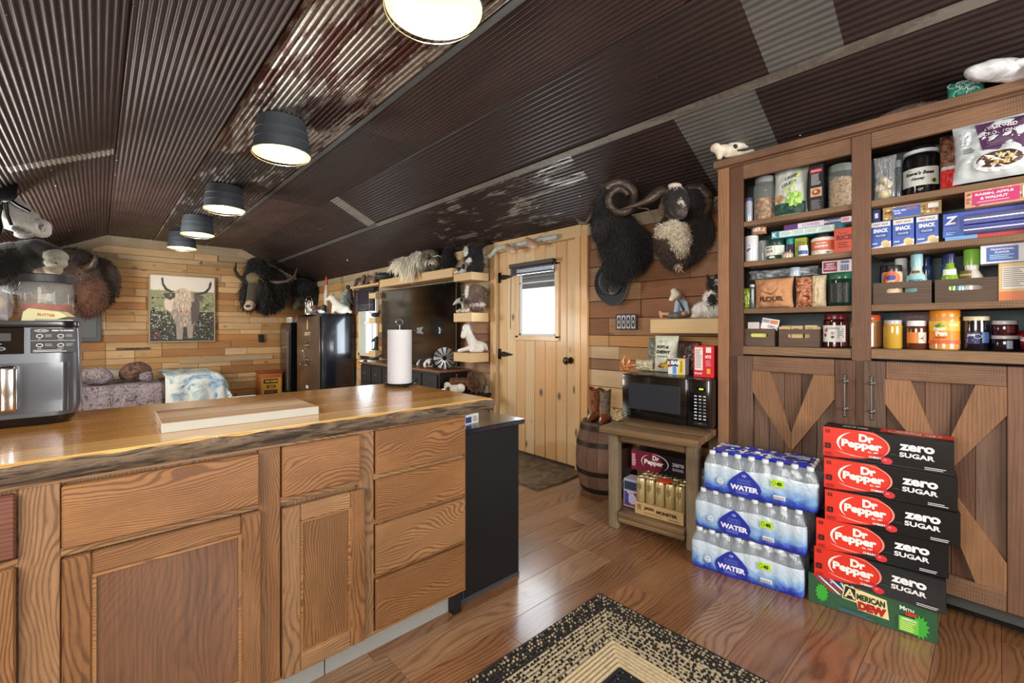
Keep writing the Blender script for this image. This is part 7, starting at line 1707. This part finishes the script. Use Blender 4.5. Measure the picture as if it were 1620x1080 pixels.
# on the big safe
z9 = 1.4915
T = thing('chrome_lantern', 'chrome framed lantern at the left end of the big safe top', 'lantern', (2.68, 8.08, z9), VR)
b = B(); b.cyl((0, 0, 0), (0, 0, .02), .07, seg=20); b.cyl((0, 0, .22), (0, 0, .24), .07, .04, 20); 
for i in range(4): a = pi / 4 + i * pi / 2; b.cyl((.06 * cos(a), .06 * sin(a), .02), (.06 * cos(a), .06 * sin(a), .22), .005, seg=6)
b.tube([(.05 * cos(a), 0, .25 + .07 * sin(a)) for a in [pi * i / 12 for i in range(13)]], .004, 6); b.out('frame', M['steel'], T, smooth=40); b = B(); b.cyl((0, 0, .02), (0, 0, .21), .048, seg=16); b.out('glass', M['jarglass'], T, smooth=40)
animal('white_deer_figurine', 'little white deer figurine with antlers on the big safe', 'figurine', (2.64, 7.78, z9), .0098, [('e', (0, 0, 7), (6, 3, 3.5), '#d6d2c6'), ('c', (-4, 0, 8), (-7, 0, 14), 2.5, 1.8, '#e2ded2'), ('c', (-7, 0, 14), (-11, 0, 13), 2, 1.1, '#e2ded2'), ('c', (-4, -1, 5), (-4, -1, 0.5), 1, .8, '#cfcabc'), ('c', (4, -1, 5), (4, -1, .5), 1, .8, '#cfcabc')], horns=[[(-7, 0, 15, .7), (-4, 0, 20, .6), (0, 0, 23, .4)], [(-7, 0, 15, .7), (-9, 1, 20, .6), (-7, 1, 24, .4)], [(-4, 0, 20, .6), (-6, 0, 24, .4)]], hornmat=M['bone'], mat=M['plush'], voxel=.009)
animal('brown_animal_pile', 'dark brown carved animal lying mid-way along the safe top', 'figurine', (2.66, 7.52, z9), .0102, [('e', (0, 0, 6), (12, 6, 6), '#3a2a20'), ('e', (-8, 0, 10), (5, 4, 5), '#5a4232'), ('e', (8, -2, 11), (5, 4, 4), '#2a1c16'), ('c', (-4, -5, 4), (-12, -5, 2), 2.5, 2, '#6a4c38')], mat=M['plush'])
T = thing('tall_bottle', 'tall slim white bottle with a red neck standing on the big safe', 'bottle', (2.80, 7.60, z9), 0); b = B(); b.lathe([(0, 0), (.035, 0), (.037, .30), (.03, .38), (.016, .44), (.015, .50), (0, .50)], 18); b.out('body', pm('#c9bfae', .4), T, smooth=40); b = B(); b.lathe([(.016, .49), (.022, .50), (.02, .60), (.008, .64), (0, .64)], 14); b.out('neck', pm('#a8382e', .4), T, smooth=40)
T = thing('painted_plate', 'round blue-grey painted plate propped behind the wolf figure', 'plate', (3.01, 7.38, z9 + .20), R(-75)); b = B(); b.lathe([(0, .012), (.09, .010), (.135, -.012), (.14, -.010), (.09, .018), (0, .02)], 36); 
for v in b.bm.verts: x_, y_, q_ = v.co; v.co = (x_, -q_, y_ * 1.3)
b.out('dish', mottle('plate_paint', ['#2e3a3c', '#6f8288', '#aeb8b8', '#4a5a5e'], 8, .35, 2), T, smooth=60); b = B(); b.box(-.05, .05, -.0, .05, -.20, -.165); b.out('stand', M['iron'], T)
animal('white_wolf_figure', 'white sitting wolf figure with raised head on the big safe', 'figurine', (2.83, 7.06 + .16, z9), .0100, [('e', (8, 0, 7), (12, 7, 8), '#c9c7bb'), ('c', (4, 0, 10), (-6, -2, 22), 8, 5, '#d2d0c4'), ('e', (-8, -2, 25), (6, 5, 5), '#d6d4c8'), ('c', (-10, -2, 24), (-18, -3, 21), 3.5, 2, '#cfcdc0'), ('c', (-6, 0, 29), (-5, 0, 33), 1.6, .7, '#8a8578'), ('c', (-4, -4, 12), (-6, -4, 1), 2.8, 2.4, '#dcdad0'), ('c', (16, 0, 5), (22, 0, 2), 4, 2.5, '#b4b2a6')], mat=M['fur'], seed=20)
animal('dark_bird_figure', 'dark brown bird figure perched on the wall above the wolf', 'figurine', (3.03, 7.19, 1.80), .0100, [('e', (0, 0, 0), (5, 4, 13), '#1f1814'), ('e', (-3, -1, 13), (4, 3.5, 4), '#2a201a'), ('c', (-5, -1, 13), (-8, -2, 12), 1.4, .5, '#4a3a2a'), ('c', (2, 0, -8), (6, 0, -16), 3, 1.5, '#1a1411')], mat=M['plush'])
for i, (xx, yy, c, l_) in enumerate(((2.60, 7.30, '#bcd0e6', 'pale blue'), (2.60, 7.22, '#e6e9ee', 'white'))): animal('bird_ornament', l_ + ' little bird ornament on the front edge of the big safe', 'figurine', (xx, yy, z9), .0095, [('e', (0, 0, 2.5), (4, 2.5, 2.5), c), ('e', (-3, 0, 4.5), (2, 2, 2), c)], mat=M['plush'], voxel=.008)
# small things on the small shelves
animal('black_bird_figurine', 'black and white bird figurine on the half-height pine shelf', 'figurine', (3.0, 6.22, 1.416), .0093, [('e', (0, 0, 4), (7, 4, 4), '#101013'), ('c', (-3, 0, 5), (-9, 0, 8), 2.5, 1.5, '#d2d2d0'), ('c', (4, 0, 5), (7, 0, 10), 2.5, 1.5, '#15151a')], mat=M['plush'], voxel=.009)
animal('black_horse_bust', 'small black horse bust on the low pine shelf before the window', 'figurine', (3.0, 6.22, .931), .0093, [('e', (0, 0, 1.5), (7, 4, 1.5), '#121212'), ('c', (1, 0, 3), (2, 0, 16), 3.2, 3, '#15171a'), ('c', (2, 0, 19), (-5, 0, 15), 3.2, 1.8, '#1a1d20'), ('c', (3, 0, 21), (4, 0, 24), 1, .5, '#15171a')], mat=M['plush'], voxel=.009)

# ---- on the air fryer
T = thing('snack_jar', 'wide clear plastic jar with a dark lid and rust-red contents on the air fryer', 'jar', (-.133, 2.285, 1.277)); b = B(); b.lathe([(.05, 0), (.066, .002), (.070, .008), (.070, .115), (.066, .13), (.060, .136)], 36); b.out('body', M['jarglass'], T, smooth=40)
b = B(); b.lathe([(0, .003), (.066, .003), (.066, .058), (0, .060)], 32); b.out('contents', mottle('spiced_snack', ['#6a2416', '#9a3c20', '#b5502c'], 40, .7, 1, 3, .6), T, smooth=40)
b = B(); b.lathe([(0, .134), (.062, .134), (.069, .136), (.069, .160), (.066, .163), (0, .163)], 36); b.out('lid', pm('#26272b', .5), T, smooth=40)
T = thing('bread_bag', 'tan bread roll in a clear plastic bag at the left edge of the air fryer', 'food', (-.265, 2.26, 1.277), VR)
bd = sculpt('bread_roll', sc(.0021, [('e', (0, 0, 26), (24, 16, 16), '#c0a174'), ('e', (12, -8, 22), (10, 8, 9), '#a5835a'), ('e', (-12, -6, 14), (20, 14, 12), '#d6cc9c'), ('e', (8, -14, 30), (3, 3, 2), '#4a3424')]), .004, M['plush'], T)
S = pillow(.13, .115, .095, 41, .006); b = B(); nu = 20
for side in (-1, 1):
    g = [[b.bm.verts.new(S(-1 + 2 * i / nu, -1 + 2 * j / nu, side)) for i in range(nu + 1)] for j in range(nu + 1)]
    for j in range(nu):
        for i in range(nu): b.bm.faces.new([g[j][i], g[j][i + 1], g[j + 1][i + 1], g[j + 1][i]])
b.out('plastic_bag', M['plastic'], T, smooth=60)
T = thing('butter_packet', 'pale yellow folded packet with red letters lying on the air fryer front edge', 'packet', (-.125, 2.172, 1.277), R(-38))
b = B(); b.prism([(-.068, 0), (.02, 0), (.075, .014), (.05, .030), (-.045, .042), (-.062, .030)], .03, o=(0, -.015, 0)); b.out('packet', pm('#d9d6a4', .6), T); p = Print((0, -.015, 0)); p.text('BUTTER', .01, .019, .009, '#c4683c', .03, w=.055, rot=-.08); p.out(T)

# ---- bed with quilts
T = thing('bed', 'low bed along the far plank wall behind the counter', 'bed', (.40, 8.80, 0))
def bx(x0, x1, y0, y1, z0, z1, name, mat, parent=T, bev=.01): bb = B(); bb.box(x0, x1, y0, y1, z0, z1, bev=bev, seg=2); return bb.out(name, mat, parent, smooth=40)
bx(-1.15, .93, -.62, .62, .08, .24, 'frame', M['barn']); bx(-1.13, .91, -.60, .60, .242, .45, 'mattress', pm('#b9b4a6', .9)); bx(-1.2, -1.15, -.62, .62, 0, .66, 'headboard', M['weather'])
for sx in (-1.1, .82):
    for sy in (-.58, .5): bx(sx, sx + .07, sy, sy + .07, 0, .08, 'leg', M['barn'])
def drape(name, label, cat, loc, W_, D_, fn, mat, th=.012, n=44, m=30, part='cloth'):
    T = thing(name, label, cat, loc); b = B(); g = []
    for j in range(m + 1):
        g.append([b.bm.verts.new(fn(-1 + 2 * i / n, -1 + 2 * j / m)) for i in range(n + 1)])
    for j in range(m):
        for i in range(n): b.bm.faces.new([g[j][i], g[j][i + 1], g[j + 1][i + 1], g[j + 1][i]])
    o = b.out(part, mat, T, smooth=70); md = o.modifiers.new('thickness', 'SOLIDIFY'); md.thickness = th; md.offset = 1; return T
def quilt(u, v):
    sx, sy = -.33 + (u + 1) * .5, .56 - (1 - v) * .5 * 1.62   # arc lengths along the cloth
    x, y, z = sx, sy, .56 + .028 * noise.noise((sx * 6, sy * 5, 1)) + .012 * noise.noise((sx * 17, sy * 13, 4))
    if sx > .30: k = sx - .30; x = .30 + .12 * (1 - math.exp(-k * 9)) + .03 * sin(sy * 18) * min(1, k * 4) + k * .12; z -= max(0, k - .02) * 1.0
    if sy < -.60: k = -.60 - sy; y = -.60 - .09 * (1 - math.exp(-k * 12)) - .02 * (1 + sin(sx * 22)) * min(1, k * 4); z = min(z, .56 - max(0, k - .02) * 1.0)
    return V((x, y, max(z, .03)))
drape('blue_quilt', 'pale blue and cream tie-dyed quilt spread over the foot of the bed', 'quilt', (1.045, 8.82, 0), 1, 1, quilt, mottle('tie_dye', ['#3c5672', '#7f9aae', '#b9c5c5', '#d0ccba', '#9fb0ba'], 4.5, .95, 2.2, 6, .8))
def puff(name, label, cat, loc, rz, r, mat, sd, part='cushion'):
    T = thing(name, label, cat, loc, rz); b = B(); b.sph((0, 0, r[2]), r, sub=4)
    for v in b.bm.verts:
        c = v.co.copy(); d = noise.noise(c * 7 + V((sd, 0, 0))) * .035 + abs(noise.noise(c * 15 + V((0, sd, 0)))) * -.02
        v.co = c + (c - V((0, 0, r[2]))).normalized() * d; v.co.z = max(v.co.z, 0)
    b.out(part, mat, T, smooth=70); return T
qa = mottle('patterned_quilt', ['#2e2a3c', '#5d5466', '#8f8484', '#4a3a36', '#6d6a84'], 10, .95, 2.5, 6, .9); qb = mottle('brown_throw', ['#241a16', '#4f382e', '#76584a', '#3a2a24'], 9, .95, 2, 6, .9)
puff('fur_throw', 'rolled dark brown plush throw on the bed beside the blue quilt', 'throw', (.40, 8.58, .482), R(4), (.19, .18, .14), qb, 3)
puff('patterned_pillow', 'blue and brown patterned pillow at the quilt end of the brown throw', 'pillow', (.50, 8.285, .482), R(10), (.09, .065, .075), qa, 5)
puff('patterned_pillow', 'purple-grey patterned pillow next to the air fryer side of the bed', 'pillow', (-.02, 8.33, .482), R(-4), (.19, .12, .12), qa, 8)
def rumple(u, v):
    x = -.72 + (u + 1) * .70; sy = .1 - (1 - v) * .5 * 1.05; y = sy; z = .464 + .008 * noise.noise((x * 8, sy * 8, 2))
    if sy < -.62: k = -.62 - sy; y = -.62 - .06 * (1 - math.exp(-k * 14)) - .012 * (1 + sin(x * 26)); z -= max(0, k - .01)
    return V((x, y, max(z, .03)))
drape('rumpled_blanket', 'rumpled blue and brown patterned blanket hanging over the front of the bed', 'blanket', (.0, 8.80, 0), 1, 1, rumple, qa, part='blanket')
puff('white_pillow', 'long pale pillow against the wall behind the brown throw', 'pillow', (.0, 9.20, .452), 0, (.50, .15, .10), pm('#a39d8c', .9), 13)

# ---- storage bin in the far corner
T = thing('barrel_bin', 'orange wooden bin with a yellow lettered label in the far corner', 'bin', (2.34, 9.20, 0))
b = B(); b.box(-.19, .19, -.15, .15, 0, .44, bev=.02, seg=2); b.out('body', pm('#a85c2a', .6), T, smooth=40); b = B(); b.box(-.20, .20, -.16, .16, .44, .475, bev=.012); b.out('lid', pm('#8c4426', .5), T, smooth=40)
p = Print((0, -.15, 0)); p.rect(-.165, .165, .03, .35, '#c8962e'); p.rect(-.13, .11, .25, .33, '#3a1c14'); p.text('POP CORN', 0, .29, .04, '#e0b04a', .05, w=.2); p.rect(-.08, .07, .17, .22, '#5a2c1a'); p.text('KIDS', 0, .195, .03, '#d8a848', .04); p.rect(-.12, .10, .06, .13, '#3a1c14'); p.lines(-.1, .08, .075, .115, 2, '#b4863a', .006); p.out(T)

# ---- on top of the pantry
T = animal('animal_skull', 'bleached long-snouted animal skull at the left end of the pantry top', 'skull', (2.745, 1.04, 2.234), .0043,
       [('e', (-16, 0, 9), (16, 9, 8), '#ddd5c0'), ('c', (-8, 0, 14), (30, 0, 20), 6, 3, '#e2dac6'), ('c', (-24, 0, 4), (-24, 0, -0), 5, 4, '#cfc6b0'), ('c', (-14, 0, 3), (10, 0, 6), 4, 3, '#d6cdb8'), ('c', (10, 0, 6), (28, 0, 12), 2.6, 2, '#cfc6b0'), ('e', (-30, 0, 12), (6, 8, 6), '#e2dac6')], mat=M['plush'], voxel=.0045, eyes=[(-6, -7, 12)], eyer=3, rz=VR + .1)
T = thing('straw_hat', 'dim brown wide hat lying at the back of the pantry top', 'hat', (2.82, .29, 2.2065), 0); b = B(); b.lathe([(0, .092), (.07, .094), (.11, .08), (.12, .02), (.16, .004), (.22, .010), (.22, .007), (.16, 0), (.12, 0)], 32)
for v in b.bm.verts: v.co.x *= .36
b.out('straw', mottle('dim_straw', ['#4a3a30', '#6a564a', '#84706a'], 30, .9, 1), T, smooth=40)
def a_gb(p, w, h):
    for i in range(16): p.arc(rnd(-.4, .4) * w, rnd(.15, .85) * h, .022, .016, rnd(0, 2), rnd(3, 5), .002, .003, '#cfe4dc', n=8)
bag('patterned_bag', 'teal swirl-patterned bag partly inside the white plastic bag on the pantry', 'bag', 2.70, .095, 2.234, .12, .075, .06, '#2a8a74', a_gb, seed=51, rz=4)
T = thing('plastic_grocery_bag', 'knotted white plastic grocery bag drooping over the pantry front edge', 'bag', (2.665, -.03, 2.226), VR)
b = B(); b.sph((-.01, -.01, .044), (.17, .05, .038), sub=4); b.sph((.10, -.04, .04), (.07, .04, .03), sub=3); b.sph((.10, -.092, .012), (.11, .034, .055), sub=4); b.sph((.05, -.05, .05), (.10, .05, .025), sub=3)
for v in b.bm.verts:
    c = v.co; d = noise.noise(c * 11) * .018 + noise.noise(c * 26) * .008 + abs(noise.noise(V((c.x * 30, c.y * 30, c.z * 8)))) * .008
    v.co = c + V((c.x, c.y, c.z - .05)).normalized() * d
for v in b.bm.verts:
    if v.co.y > -.06: v.co.z = max(v.co.z, .0015)
b.out('film', mottle('plastic_film', ['#9aa0a6', '#c2c6ca', '#dfe2e6', '#b4b9be'], 6, .3, 1.5, 4, .6), T, smooth=60)
b = B(); b.tube([(.12, -.03, .085), (.135, -.035, .105), (.16, -.04, .105), (.18, -.03, .08)], [.02, .009, .009, .02], 8); b.out('handle', D.materials['plastic_film'], T, smooth=60)
